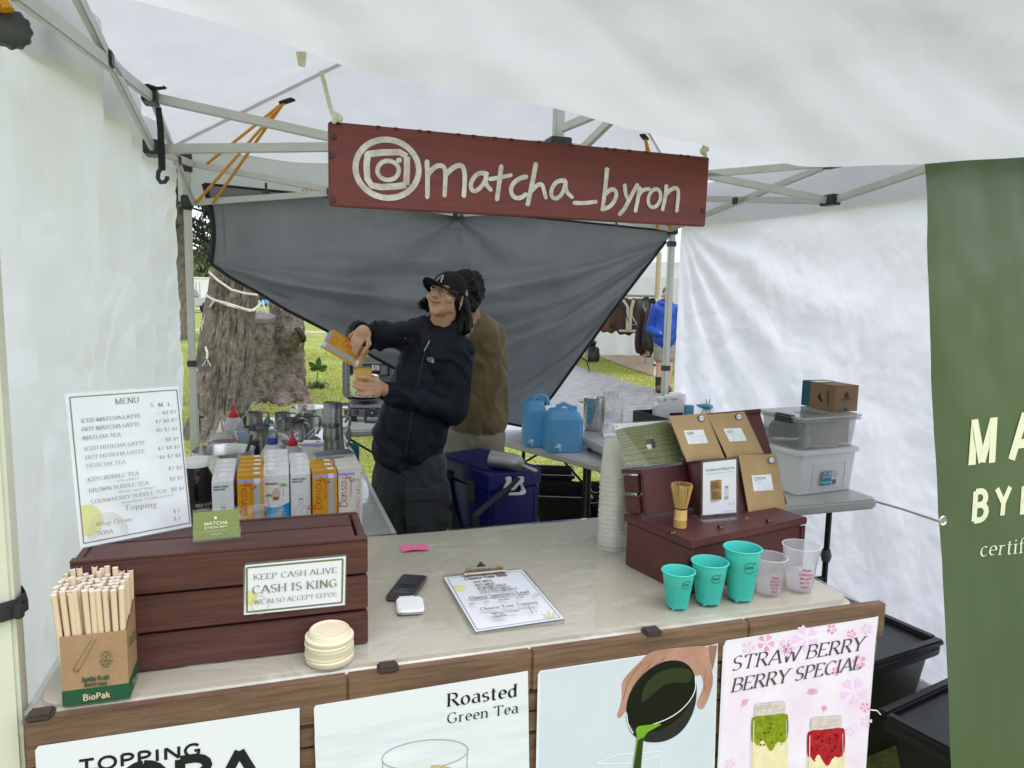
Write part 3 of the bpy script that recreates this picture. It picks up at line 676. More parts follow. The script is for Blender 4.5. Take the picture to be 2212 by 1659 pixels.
for (a,b) in ((.06,1.5),(2.94,1.5),(1.5,2.93),(1.5,.07)):
    h = V((HUB[0],HUB[1],0));e = V((a,b,0));d = (h - e).normalized()*.06
    dz = .1 if b < .1 else 0
    bar(T(a,b,ZT + dz),T(h.x - d.x,h.y - d.y,2.08 + dz*.6));bar(T(a,b,ZB + dz),T(h.x - d.x,h.y - d.y,2.24 + dz*.6))
g = MB();g.box((0,0,2.56),(.04,.04,.78),MX.Translation(T(HUB[0],HUB[1],0)) @ MX.Rotation(TH,4,'Z'));part(tent,'centre_post',g,framem,world=True,bevel=.003)
joint(T(HUB[0],HUB[1],2.24),(.09,.09,.06));joint(T(HUB[0],HUB[1],2.08),(.09,.09,.06))
g = MB()
# elastic cords + tabs
yel = mat('orange_elastic',(.72,.33,.03),rough=.7)
for sx_ in (0,1):
    def C(a,b,z): return T(3 - a if sx_ else a,b,z)
    tab = C(.50,2.50,2.545)
    for q in ((.05,2.93,2.08),(.13,2.96,2.085),(.10,2.97,2.29)):
        g = MB();g.tube([tab,C(*q)],.008,6);part(tent,'elastic_cord',g,yel,world=True)
    g = MB();m = frame(tab,C(.6,2.4,2.56) - C(.45,2.55,2.53),z=(0,0,1));g.box((.02,0,.0),(.08,.035,.012),m);part(tent,'cord_tab',g,blackm,world=True,bevel=.002)
# knob, straps, hook
g = MB();kc = aty(22,62,1.17)
m = frame(kc,(.5,-.1,0),z=(.35,-1,.1));m = MX.Translation(kc) @ MX.Rotation(R(35),4,'Z') @ MX.Rotation(R(90),4,'X')
g.lathe([(.001,.014),(.018,.014),(.027,.009),(.029,0),(.028,-.01),(.012,-.014),(.012,-.035)],m,60,wob=lambda a,j,z: 1 + (.05*math.cos(12*a) if j in (2,3,4) else 0))
part(tent,'lock_knob',g,jm,world=True)
g = MB();g.tube([aty(-25,10,1.14),aty(8,6,1.15),aty(14,22,1.15)],.011,6);part(tent,'elastic_cord',g,yel,world=True)
MY = T(.04,1.5,0).y
g = MB();hp = [aty(u,v,MY - .03) for u,v in ((342,232),(347,280),(349,330),(350,368))];g.tube(hp,[.011,.012,.013,.013],8,flat=.3)
part(tent,'hanging_strap',g,blackm,world=True)
g = MB();g.tube([aty(u,v,MY - .03) for u,v in ((349,362),(342,372),(341,385),(347,394),(356,393),(361,386),(361,381))],.0075,8);part(tent,'plastic_hook',g,jm,world=True)
g = MB();g.tube([aty(u,v,MY - .05) for u,v in ((298,198),(305,190),(322,186),(340,191),(355,190),(357,187))],[.01,.018,.02,.014,.012,.012],8,flat=.35);part(tent,'strap',g,blackm,world=True)
for (u,v) in ((406,447),(412,785)):
    q = aty(u,v,T(0,3,0).y);g = MB();g.box((0,0,0),(.05,.05,.035),MX.Translation(T(0,3,q.z)) @ MX.Rotation(TH,4,'Z'));part(tent,'leg_band',g,jm,world=True,bevel=.003)
for (u,v) in ((1443,527),(1437,795)):
    q = aty(u,v,T(3,3,0).y);g = MB();g.box((0,0,0),(.05,.05,.035),MX.Translation(T(3,3,q.z)) @ MX.Rotation(TH,4,'Z'));part(tent,'leg_band',g,jm,world=True,bevel=.003)
q = aty(10,1305,1.17);g = MB();g.lathe([(.036,-.018),(.037,0),(.035,.016)],MX.Translation(T(-.024,0,q.z)) @ MX.Rotation(.1,4,'X') @ MX.Rotation(R(22),4,'Z'),8);g.tube([T(.006,-.03,q.z),T(.012,-.036,q.z + .012),T(.006,-.03,q.z - .014)],.009,5);part(tent,'leg_band',g,blackm,world=True)
# velcro patches on the left eave
vm = mat('velcro',(.3,.31,.32),rough=.95)
for k,(a,b,z) in enumerate(((-.10,.62,2.30),(-.10,.72,2.20),(-.10,1.3,2.2),(3.10,2.5,2.22))):
    g = MB();m = MX.Translation(T(a,b,z)) @ MX.Rotation(TH,4,'Z');g.box((0,0,0),(.004,.05,.07),m);part(tent,'velcro_patch',g,vm,world=True)
# logo print on the back valance (seen from behind, upside down)
g = MB();lm_ = frame(T(.78,3.045,2.19),TA,y=UP)
for i in range(4): ring2d(g,lm_,-.16 + .045*i,0,.014,.018,.006,10,0,270)
g.flat([(.05,-.03),(.085,0),(.05,.03),(.015,0)],lm_);part(tent,'printed_emblem',g,mat('orange_print',(.75,.27,.12),rough=.8),world=True,smooth=0)
# side walls
def sidewall(a,sgn):
    """hanging cloth: long pulls from the rear top corner, soft sags, sharp creases"""
    def fn(s,t):
        b = -.02 + 3.0*s;z = .02 + 2.33*t;w_ = fbm(b*.9,z*.7,a)
        ang = math.atan2(2.15 - z,3.02 - b);rr = math.hypot(2.15 - z,3.02 - b)
        d = .030*fbm(b*1.3 + 3*a,z*.5,a) + (.014 if sgn > 0 else .026)*(abs(fbm(b*3.1,z*2.4 + w_,5 + a)) - .2) + .007*(abs(fbm(b*8 + w_*3,z*6,9 + a)) - .2)
        d += (.020 if sgn > 0 else .008)*math.sin(ang*22 + 3*w_)*min(1,rr*1.5)*math.exp(-rr*.45)
        d += (.006 if sgn > 0 else .030)*math.sin(b*13 + 3*w_)*(.3 + .7*(1 - t) if sgn > 0 else .4 + .6*t)
        e = min(1,(3 - b + .02)*6,(b + .04)*8);return T(a + sgn*(.045 + d*e),b,z)
    return fn
g = MB();g.grid(sidewall(-.012,-1),230,180);solo('tent_side_wall',g,wallm2,'white creased side wall of the tent behind the menu sheet','tent wall',smooth=70)
g = MB();g.grid(sidewall(3.012,1),230,180);solo('tent_side_wall',g,wallm,'white wrinkled side wall of the tent between the rear leg and the green banner','tent wall',smooth=70)
g = MB();q0,q1 = T(3.0,1.72,.63),T(3.0,.9,.52)
g.tube([atp(1890,1083,T(2.985,0,0),TA),atp(1950,1100,T(2.985,0,0),TA),atp(2040,1130,T(2.985,0,0),TA)],.005,6);solo('guy_rope',g,MATS['rope'],'thin white cord stretched along the right side wall behind the table','rope')
# back tarpaulin
LOW = [(455,569),(500,601),(560,633),(612,666),(709,716),(800,767),(930,840),(1073,910),(1131,922),(1188,863),(1334,658),(1438,522)]
cum = [0]
for p,q in zip(LOW,LOW[1:]): cum.append(cum[-1] + abs(q[0] - p[0]))
def low(s):
    x = s*cum[-1]
    for i in range(len(LOW) - 1):
        if x <= cum[i + 1]: k = (x - cum[i])/(cum[i + 1] - cum[i]);return (LOW[i][0] + (LOW[i + 1][0] - LOW[i][0])*k,LOW[i][1] + (LOW[i + 1][1] - LOW[i][1])*k)
    return LOW[-1]
def tarp(s,t):
    lu,lv = low(s);tu,tv = 441 + (1455 - 441)*s,397 + (500 - 397)*s
    u,v = tu + (lu - tu)*t,tv + (lv - tv)*t
    if s < .03: u += 12*math.sin(t*3.1)*1
    base = atp(u,v,T(0,3.0,0),TB)
    tt = min(max((u - 450)/990,.02),.98);vl = 560 + (515 - 560)*tt;sag = (v - vl)/(4*tt*(1 - tt) + .06)
    am = min(1,4*tt*(1 - tt) + .15)*min(1,(1 - t)*8 + .1)
    d = 0
    if sag > 0: d += min(1,sag/90)*(.050*math.sin(sag/21 + 1.5*fbm(tt*3,sag/120)) + .022*math.sin(sag/10 + 2 + fbm(tt*5,sag/60)))
    ang = math.atan2(v - 470,u - 985);d += .02*math.sin(ang*9)*math.exp(-math.hypot(u - 985,v - 470)/230)
    d += .02*fbm(u/130,v/130)
    dy = d*am + .5*max(0,(v - 640)/280)**1.3*(1 - abs(u - 1000)/800)
    return aty(u,v,base.y + dy)
tarpm = mat('tarp_grey',(.235,.25,.265),rough=.42,spec=.55,var=.16,vs_=2.2,bump=.25,bs=14,dist=.01,transl=.2)
g = MB();g.grid(tarp,150,110);tp = thing('back_tarp','dark grey tarpaulin hung across the back and pulled to a point','tarpaulin',T(1.5,3,.7))
part(tp,'sheet',g,tarpm,world=True,smooth=80)
g = MB();g.tube([tarp(i/60,.999) + V((0,-.006,0)) for i in range(61)],.009,6);g.tube([tarp(0,i/20) for i in range(21)],.014,6);g.tube([tarp(i/60,0) for i in range(61)],.007,6);part(tp,'hem_tape',g,mat('hem_black',(.012,.012,.015),rough=.6),world=True)
for (u,v) in ((1334,658),(1252,770)):
    q = aty(u,v,T(2.6,3,0).y - .02 + (.2 if v > 700 else 0));g = MB();g.tube([q,q + V((.05,0,-.03)),q + V((.075,0,-.11))],[.014,.013,.006],6,flat=.4);part(tp,'tie_tab',g,blackm,world=True)
for (u,v) in ((575,415),(1331,487)):
    q = atp(u,v,T(0,2.95,0),TB);g = MB();g.tube([q + V((0,0,.05)),q],.007,6);g.tube([q - TA*.022,q + TA*.022],.007,6);part(tp,'toggle',g,jm,world=True)
# ================================================================== counter frame
A0 = atz(60,1530,.9);B0 = atz(1850,1292,.9);CL = (B0 - A0).length;CA = (B0 - A0).normalized();CB = V((-CA.y,CA.x,0));CTH = math.atan2(CA.y,CA.x)
CZ = .90
def K(x,y,z=0): return V((A0.x,A0.y,0)) + CA*x + CB*y + UP*(CZ + z)
KM = MX.Translation(K(0,0,0)) @ MX.Rotation(CTH,4,'Z')      # counter frame, z = 0 on the table top
def txt(mb,s,P,p0,p1,ptop,lift=.0006,**kw):
    """lettering on the plane P=(point, normal towards the viewer): baseline p0->p1 and cap top, given in photo pixels"""
    o,e,t = atp(*p0,*P),atp(*p1,*P),atp(*ptop,*P);x = (e - o);W = x.length;n_ = V(P[1]).normalized()
    if n_.dot(CPOS - V(P[0])) < 0: n_ = -n_
    m = frame(o + n_*lift,x,y=n_.cross(x));y = m.col[1].to_3d();h = abs((t - o).dot(y))
    text(mb,s,m,0,0,h,fit=W,**kw)
def shape(mb,P,pts,lift=.0004,sm=0):
    if sm: pts = chaikin(list(pts),sm)
    n_ = V(P[1]).normalized()
    if n_.dot(CPOS - V(P[0])) < 0: n_ = -n_
    mb.k += 1;return mb.poly([atp(u,v,*P) + n_*(lift + mb.k*2e-5) for u,v in pts])
def line(mb,P,pts,wd,lift=.0006,w2=None):
    """painted stroke through photo pixels, wd in metres"""
    n_ = V(P[1]).normalized()
    if n_.dot(CPOS - V(P[0])) < 0: n_ = -n_
    q = [atp(u,v,*P) for u,v in pts];ax_ = CA if abs(n_.dot(CA)) < .9 else CB;m = frame(q[0] + n_*lift,ax_ - n_*ax_.dot(n_),z=n_);inv = m.inverted()
    l2 = [tuple((inv @ p)[:2]) for p in q];stroke(mb,l2,m,lambda a,b,t: wd if w2 is None else wd + (w2 - wd)*t)
def slab(mb,P,pts,th,lift=0):
    """photo-pixel polygon on a plane given thickness th behind it"""
    n_ = V(P[1]).normalized()
    if n_.dot(CPOS - V(P[0])) < 0: n_ = -n_
    a = [atp(u,v,*P) + n_*lift for u,v in pts];b = [p - n_*th for p in a];n = len(a)
    return mb.add(a + b,[tuple(range(n)),tuple(reversed(range(n,2*n)))] + [(i,n + i,n + (i + 1) % n,(i + 1) % n) for i in range(n)])
def c3(x,y): return (x/1.0533/1.8517,(2500 + y/1.0533)/1.8517)
def c4(x,y): return ((2000 + x/1.0553)/1.8517,(2400 + y/1.0553)/1.8517)
def c6(x,y): return (x/1.106/1.8517,(1400 + y/1.106)/1.8517)
def c7(x,y): return ((750 + x/2.765)/1.8517,(1500 + y/2.765)/1.8517)
def c8(x,y): return ((1800 + x/1.8433)/1.8517,(1300 + y/1.8433)/1.8517)
def c9(x,y): return ((2350 + x/1.58)/1.8517,(1400 + y/1.58)/1.8517)
def cb(x,y): return ((2450 + x/3.16)/1.8517,(1550 + y/3.16)/1.8517)
def cm(x,y): return ((200 + x/2.0738)/1.8517,(1500 + y/2.0738)/1.8517)
def cs_(x,y): return ((1200 + x/1.3012)/1.8517,(300 + y/1.3012)/1.8517)
def ck(x,y): return ((800 + x/2.7657)/1.8517,(2150 + y/2.7657)/1.8517)
def cl_(x,y): return ((1400 + x/1.4747)/1.8517,(2050 + y/1.4747)/1.8517)
paper = mat('paper_white',(.71,.72,.76),rough=.35,spec=.5,coat=.3)
ink = mat('ink_grey',(.14,.155,.12),rough=.5);olive = mat('ink_olive',(.17,.17,.09),rough=.5);black = mat('ink_black',(.015,.015,.015),rough=.5)
lime = mat('ink_lime',(.62,.62,.28),rough=.5)
lam = clear_mat('laminate',rough=.06,body=.12,bodycol=(.8,.8,.8))
acry = clear_mat('acrylic',rough=.03,body=.05,fres=1.5)
# --------------------------------------------------------------- table
tabm = mat('table_plastic',(.54,.495,.385),rough=.35,col2=(.46,.425,.335),vs_=2.5,bump=.1,bs=300)
tt = thing('folding_table','long cream folding table forming the front counter of the stall','table',KM)
g = MB();g.prism(rrect(0,-.012,CL,.76,.05,6),-.045,0);part(tt,'tabletop',g,tabm,bevel=.014,bseg=4)
for x in (.2,CL - .2):
    for y in (.08,.68):
        g = MB();g.tube([(x,y,-.85),(x,y,-.045)],.014,8);g.tube([(x,y,-.85),(x,y,-.899)],.018,8);part(tt,'leg',g,mat('black_steel',(.03,.03,.032),rough=.35,metal=.4))
    g = MB();g.tube([(x,.08,-.5),(x,.68,-.5)],.011,8);part(tt,'crossbar',g,MATS['black_steel'])
def film_mat():
    m = bpy.data.materials.new('film');m.use_nodes = True;n = m.node_tree.nodes;l = m.node_tree.links;n.remove(n['Principled BSDF'])
    tr = n.new('ShaderNodeBsdfTransparent');gl = n.new('ShaderNodeBsdfGlossy');gl.inputs['Roughness'].default_value = .05;df = n.new('ShaderNodeBsdfDiffuse');df.inputs[0].default_value = (.72,.72,.66,1)
    tc = n.new('ShaderNodeTexCoord');mp = n.new('ShaderNodeMapping');mp.inputs['Scale'].default_value = (2.2,4.6,1);mp.inputs['Rotation'].default_value = (0,0,-.6)
    t = n.new('ShaderNodeTexNoise');t.inputs['Scale'].default_value = 2.2;t.inputs['Detail'].default_value = 5;t.inputs['Distortion'].default_value = 1.3;l.new(tc.outputs['Object'],mp.inputs[0]);l.new(mp.outputs[0],t.inputs[0])
    r = n.new('ShaderNodeValToRGB');r.color_ramp.elements[0].position = .53;r.color_ramp.elements[1].position = .66;r.color_ramp.elements[0].color = (0,0,0,1);r.color_ramp.elements[1].color = (.28,.28,.28,1);l.new(t.outputs[0],r.inputs[0])
    m1 = n.new('ShaderNodeMixShader');l.new(r.outputs[0],m1.inputs[0]);l.new(tr.outputs[0],m1.inputs[1]);l.new(df.outputs[0],m1.inputs[2])
    m2 = n.new('ShaderNodeMixShader');l.new(m1.outputs[0],m2.inputs[1]);l.new(gl.outputs[0],m2.inputs[2])
    t2 = n.new('ShaderNodeTexNoise');t2.inputs['Scale'].default_value = 9;t2.inputs['Detail'].default_value = 3;l.new(tc.outputs['Object'],t2.inputs[0]);b = n.new('ShaderNodeBump');b.inputs['Strength'].default_value = .06;b.inputs['Distance'].default_value = .01
    l.new(t2.outputs[0],b.inputs['Height']);l.new(b.outputs[0],gl.inputs['Normal']);l.new(schlick(n,l,.085,b.outputs[0]),m2.inputs[0]);l.new(m2.outputs[0],n['Material Output'].inputs[0]);return m
film = film_mat()
g = MB()
def cov(s,t):
    # lateral: -1.. overhang each side
    x = -.025 + (CL + .05)*s;y = -.035 + (.82)*t;z = .003
    ex = max(0,.0 - x,x - CL);ey = max(0,-.012 - y,y - .76);e = max(ex,ey)
    x = min(max(x,-.012),CL + .012);y = min(max(y,-.024),.772);z -= e*1.6
    return (x,y,z)
g.grid(cov,90,50);solo('table_cover',g,film,'clear glossy plastic sheet stretched over the front counter table','table cover',m=KM,smooth=60)
# water drops on the sheet corner
g = MB()
for i in range(120):
    x,y = (random.uniform(.0,.07),random.uniform(.0,.3)) if i < 90 else (random.uniform(.1,1.7),random.uniform(.0,.06));r_ = random.uniform(.0008,.0022);g.sph((x,y,.004),r_,seg=6,rings=4,sc=(1,1,.5))
solo('water_drops',g,clear_mat('water',rough=.02,fres=1.33),'small rain drops on the front left corner of the counter',kind='stuff',m=KM)
# --------------------------------------------------------------- wooden stall front
wood = wood_mat('weathered_wood',(.20,.118,.07),(.085,.045,.027),scale=(1.6,9,22),rough=.62,bump=.5,wear=(.26,.20,.15),wearpos=.66)
FP = (K(0,-.035),-CB)       # front plane of the boards
st = thing('stall_front','weathered brown slatted timber panel across the front of the counter','stall front',KM)
x0 = (atp(48,1556,*FP) - K(0,0)).dot(CA);x1 = (atp(1915,1306,*FP) - K(0,0)).dot(CA)
zt = ((atp(48,1556,*FP).z + atp(1915,1306,*FP).z)/2) - CZ
zz = zt;X2 = [x0,x0 + .53,x0 + .90,x0 + 1.42,x1]
for i in range(4):
    g = MB();g.box(((X2[i] + X2[i + 1])/2,-.024,zt - .042),(X2[i + 1] - X2[i] - .0012,.024,.084));part(st,'top_rail',g,wood,bevel=.003)
z = zt - .088;k = 0
hs_ = [.046,.046,.088,.046,.046,.088,.046,.046,.088,.046,.088,.046]
while z > -.86:
    h = hs_[k % 12];g = MB();dx = random.uniform(-.004,.004);g.box(((x0 + x1)/2 - .006 + dx,-.022 + random.uniform(-.002,.002),z - h/2),(x1 - x0 - .016,.018,h - .004));part(st,'slat',g,wood,bevel=.003);z -= h;k += 1
for x in (x0 + .06,.6,1.2,x1 - .06): g = MB();g.box((x,.0,(zt - .09 - .85)/2),(.045,.022,-(-.85 - zt + .09) - .004));part(st,'upright',g,wood,bevel=.002)
for (u,v) in ((84,1562),(840,1449),(1414,1366)):
    q = KM.inverted() @ atp(u,v,*FP);g = MB();g.box((q.x,-.022,zt + .003),(.040,.032,.012));part(st,'clamp',g,mat('rust_brown',(.045,.03,.026),rough=.6,bump=.3,bs=90),bevel=.004)
# --------------------------------------------------------------- posters
PP = (K(0,-.0385),-CB)
def poster(label,pts,bend=0):
    c = atp(*pts[0],*PP);t = thing('poster',label,'poster',rotz(CTH,c));g = MB();slab(g,PP,pts,.0012);part(t,'sheet',g,paper,world=True,smooth=0);return t
BOT = 1850
def lerp2(a,b,t): return (a[0] + (b[0] - a[0])*t,a[1] + (b[1] - a[1])*t)
# 1: topping
p = poster('white poster with bold black topping lettering at the left end of the stall front',[c3(160,512),c3(1262,350),(648,BOT - 30),(88,BOT),c3(148,530)])
g = MB()
txt(g,'TOPPING',PP,c3(330,622),c3(848,545),c3(326,572),serif=False,thick=.235,sp=.1)
txt(g,'BOBA',PP,c3(300,790),c3(1100,665),c3(290,632),serif=False,thick=.245,sp=.08)
part(p,'lettering',g,black,world=True,smooth=0)
# 2: roasted green tea
p = poster('poster of a roasted green tea glass on pale marble',[c3(1330,340),c4(118,300),(1146,BOT),(690,BOT),c3(1322,352)])
g = MB();txt(g,'Roasted',PP,c3(1882,345),c3(2178,300),c3(1878,290),thick=.19);txt(g,'Green Tea',PP,c3(1882,415),c3(2182,368),c3(1880,372),thick=.15)
part(p,'lettering',g,black,world=True,smooth=0)
marble = mat('marble_print',(.74,.76,.80),rough=.4,col2=(.60,.63,.68),vs_=4,stretch=(1.2,1,9))
g = MB();n_ = 24;top = [lerp2(c3(1325,470),c4(116,395),i/n_) for i in range(n_ + 1)];top = [(u,v + 3*math.sin(i*1.1)) for i,(u,v) in enumerate(top)]
shape(g,PP,top + [(1146,BOT),(690,BOT)],.0003);part(p,'printed_marble',g,marble,world=True,smooth=0)
g = MB();cx,cyy = c3(1790,545);line(g,PP,[(cx + 93*math.cos(R(a)) ,cyy + 31*math.sin(R(a)) - 10*math.cos(R(a))) for a in range(0,361,12)],.0022,.0009)
line(g,PP,[(cx - 92,cyy + 12),(cx - 84,cyy + 150),(cx - 70,cyy + 220)],.0018,.0009);line(g,PP,[(cx + 92,cyy - 12),(cx + 86,cyy + 150)],.0018,.0009)
part(p,'printed_glass',g,mat('print_glass_grey',(.33,.36,.38),rough=.4),world=True,smooth=0)
g = MB();shape(g,PP,[c3(1740,578),c3(1770,572),c3(1850,603),c3(1850,640),c3(1730,640)],.0011);part(p,'printed_ice',g,mat('print_ice',(.66,.67,.66),rough=.4),world=True,smooth=0)
g = MB();shape(g,PP,[c3(1815,590),c3(1850,588),c3(1900,600),c3(1900,640),c3(1810,640)],.0013);part(p,'printed_tea',g,mat('print_tea',(.55,.38,.2),rough=.4),world=True,smooth=0)
# 3: bowl pouring matcha
p = poster('pale blue poster of a hand pouring green matcha from a dark bowl',[c4(170,300),c4(890,192),c4(920,185),(1538,BOT),(1154,BOT),c4(160,315)])
bg_ = mat('print_paleblue',(.58,.62,.68),rough=.4,var=.06,vs_=3)
g = MB();shape(g,PP,[c4(172,305),c4(918,190),(1534,BOT - 8),(1160,BOT - 8)],.0003);part(p,'printed_ground',g,bg_,world=True,smooth=0)
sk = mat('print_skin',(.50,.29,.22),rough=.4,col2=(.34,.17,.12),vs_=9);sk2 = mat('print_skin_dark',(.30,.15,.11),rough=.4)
g = MB();shape(g,PP,[c4(*q) for q in ((630,218),(700,205),(800,196),(880,192),(905,230),(880,290),(830,330),(760,290),(690,282),(640,320),(590,370),(560,400),(545,440),(528,470),(515,492),(497,500),(492,485),(505,455),(515,400),(510,350),(540,310),(590,260))],.0005,3)
shape(g,PP,[c4(*q) for q in ((820,205),(870,200),(895,300),(900,345),(885,400),(868,440),(855,462),(835,458),(828,430),(850,390),(862,350),(840,300),(815,260))],.0007,3);part(p,'printed_hand',g,sk,world=True,smooth=0)
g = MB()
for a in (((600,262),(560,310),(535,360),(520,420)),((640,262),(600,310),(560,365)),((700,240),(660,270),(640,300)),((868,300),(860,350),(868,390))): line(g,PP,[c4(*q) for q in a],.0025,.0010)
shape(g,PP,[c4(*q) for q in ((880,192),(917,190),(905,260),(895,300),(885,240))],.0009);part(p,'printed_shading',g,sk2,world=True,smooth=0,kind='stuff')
bowl = [c4(680 + 150*math.cos(R(a))*math.cos(R(-42)) - 138*math.sin(R(a))*math.sin(R(-42)),442 + 150*math.cos(R(a))*math.sin(R(-42)) + 138*math.sin(R(a))*math.cos(R(-42))) for a in range(0,360,12)]
rim = [c4(678 + 175*math.cos(R(a))*math.cos(R(-48)) - 118*math.sin(R(a))*math.sin(R(-48)),405 + 175*math.cos(R(a))*math.sin(R(-48)) + 118*math.sin(R(a))*math.cos(R(-48))) for a in range(0,360,12)]
g = MB();shape(g,PP,[c4(*q) for q in ((825,310),(832,400),(815,480),(770,555),(700,598),(620,602),(560,575),(535,520),(530,470),(700,520))],.0010,3);part(p,'printed_bowl',g,mat('print_bowl',(.022,.022,.023),rough=.3),world=True,smooth=0)
g = MB();shape(g,PP,rim,.0013);part(p,'printed_bowl_inside',g,mat('print_bowl_in',(.007,.008,.005),rough=.3),world=True,smooth=0)
g = MB();shape(g,PP,[c4(*q) for q in ((620,345),(660,305),(720,285),(790,285),(815,310),(800,350),(740,345),(690,355),(640,400),(590,440),(600,380))],.0016,3);part(p,'printed_matcha_dark',g,mat('print_mdark',(.028,.036,.014),rough=.3),world=True,smooth=0)
g = MB();line(g,PP,[c4(*q) for q in chaikin([(822,320),(826,380),(785,445),(720,495),(640,525)],2,False)],.0025,.0019);line(g,PP,[c4(*q) for q in ((532,475),(538,520),(560,560))],.0025,.0019);part(p,'printed_rim_light',g,mat('print_light',(.7,.7,.7)),world=True,smooth=0)
g = MB();shape(g,PP,[c4(*q) for q in ((568,532),(620,525),(690,517),(650,540),(612,560),(600,600),(590,720),(556,720),(568,640),(578,580))],.0021,2);part(p,'printed_matcha_stream',g,mat('print_matcha',(.16,.34,.02),rough=.3),world=True,smooth=0)
g = MB();shape(g,PP,[c4(*q) for q in ((580,590),(604,575),(592,720),(560,720))],.0023);part(p,'printed_stream_dark',g,mat('print_md2',(.025,.05,.012),rough=.3),world=True,smooth=0)
g = MB();line(g,PP,[c4(410,688),c4(500,650),c4(680,638)],.0016,.0009);line(g,PP,[c4(410,690),c4(560,688),c4(676,655)],.0016,.0009);line(g,PP,[c4(682,640),c4(676,760)],.0016,.0009);part(p,'printed_glass_rim',g,mat('print_lightblue',(.78,.84,.85),rough=.4),world=True,smooth=0)
# 4: strawberry special
p = poster('pink blossom poster advertising two layered strawberry drinks in jars',[c4(955,172),c4(1300,118),c4(1480,90),c4(1598,70),c4(1585,180),c4(1565,420),c4(1545,709),(1862,BOT),(1540,BOT),c4(918,709),c4(942,200)])
g = MB();shape(g,PP,[c4(952,182),c4(1590,78),c4(1575,200),c4(1560,430),c4(1540,700),(1858,BOT - 6),(1545,BOT - 6),c4(924,705)],.0003);part(p,'printed_ground',g,mat('print_pinkwash',(.80,.77,.84),rough=.4,col2=(.76,.60,.72),vs_=6),world=True,smooth=0)
g = MB();txt(g,'STRAW BERRY',PP,c4(972,300),c4(1530,210),c4(975,240),thick=.17,slant=.22,sp=.04);txt(g,'BERRY SPECIAL',PP,c4(972,390),c4(1520,288),c4(975,332),thick=.16,slant=.22,sp=.03)
part(p,'lettering',g,mat('ink_brown',(.075,.05,.05),rough=.5),world=True,smooth=0)
def blossom(mb,x,y,r_,rot=0,lift=.0006):
    for k in range(5):
        a = R(rot + 72*k);pts = []
        for b,q in ((-.16,.35),(-.42,.75),(-.22,1.0),(0,.86),(.22,1.0),(.42,.75),(.16,.35),(0,.12)): pts.append(c4(x + r_*q*math.cos(a + b),y + r_*q*math.sin(a + b)))
        shape(mb,PP,pts,lift)
g = MB();[blossom(g,*q) for q in ((1122,180,38,10),(1482,142,20,0),(1540,452,22,20),(1418,300,20,5),(1330,385,12,5),(1515,258,30,40),(1400,122,22,12),(1212,205,22,0))];part(p,'printed_blossom',g,mat('print_pink',(.72,.20,.42),rough=.4,col2=(.78,.42,.58),vs_=20),world=True,smooth=0)
g = MB();[blossom(g,*q) for q in ((1290,160,58,30),(1490,385,60,15),(1475,555,22,0),(1050,200,30,0),(1545,510,26,0),(970,690,24,0),(1550,120,26,40),(1210,200,40,14))];part(p,'printed_pale_blossom',g,mat('print_palepink',(.76,.55,.76),rough=.4),world=True,smooth=0)
for q in (((1015,450),(1025,420),(1048,415),(1040,440)),((1295,395),(1305,372),(1332,376),(1322,398)),((1355,450),(1370,443),(1382,458),(1365,470))):
    g = MB();shape(g,PP,[c4(*a) for a in q],.0012);part(p,'printed_petal',g,MATS['print_pink'],world=True,smooth=0)
def jshape(nm,pts,col,lf,var_=.2,vs2=60,col2=None): g = MB();shape(g,PP,[c4(*q) for q in pts],lf,2 if nm != 'printed_milk' else 0);part(p,nm,g,mat('pj_%s_%d' % (nm,int(col[0]*99 + col[1]*9)),col,rough=.35,var=var_,vs_=vs2,col2=col2),world=True,smooth=0)
def jar(x0_,x1_,ys,top_c,low_c,top2):
    w_ = x1_ - x0_;s = w_/150;L = lambda a,y: (x0_ + a*w_,ys + y*s - 16*a)
    jshape('printed_milk',[L(0,120),L(.3,150),L(.5,128),L(.75,160),L(1,130),L(1,340),L(0,340)],low_c,.0012,.12,30)
    jshape('printed_filling',[L(.06,50),L(.94,50),L(1,66),L(1,150),L(.86,172),L(.7,158),L(.55,205),L(.42,178),L(.3,140),L(.18,176),L(.08,150),L(0,158),L(0,66)],top_c,.0015,.3,60,top2)
    jshape('printed_jar_neck',[L(.09,8),L(.14,0),L(.86,0),L(.91,8),L(.90,20),L(.92,26),L(.91,38),L(.93,52),L(.07,52),L(.09,38),L(.08,26),L(.10,20)],(.62,.52,.48),.0018,.25,60)
    g = MB()
    for y in (2,24,40): line(g,PP,[c4(*L(a,y + 7*math.sin(math.pi*a))) for a in (.10,.25,.4,.6,.75,.90)],.0010,.0021)
    line(g,PP,[c4(*L(.07,70)),c4(*L(.06,200)),c4(*L(.08,330))],.0022,.0021);line(g,PP,[c4(*L(.93,75)),c4(*L(.95,240))],.0012,.0021);part(p,'printed_glass_highlight',g,mat('print_light',(.7,.7,.7)),world=True,smooth=0,kind='stuff')
    g = MB()
    for k in range(16): a,y = random.uniform(.15,.85),random.uniform(70,175);r_ = random.uniform(2,6);shape(g,PP,[c4(L(a,y)[0] + r_*math.cos(R(b))*random.uniform(.6,1.3),L(a,y)[1] + r_*math.sin(R(b))) for b in range(0,360,60)],.0020)
    part(p,'printed_speck',g,mat('pj_speck%d' % int(top2[0]*99),tuple(c*.55 for c in top2),rough=.4),world=True,smooth=0,kind='stuff')
jar(1058,1216,437,(.30,.33,.02),(.78,.68,.42),(.13,.18,.005));jar(1294,1455,496,(.50,.02,.03),(.79,.68,.42),(.22,.0,.01))
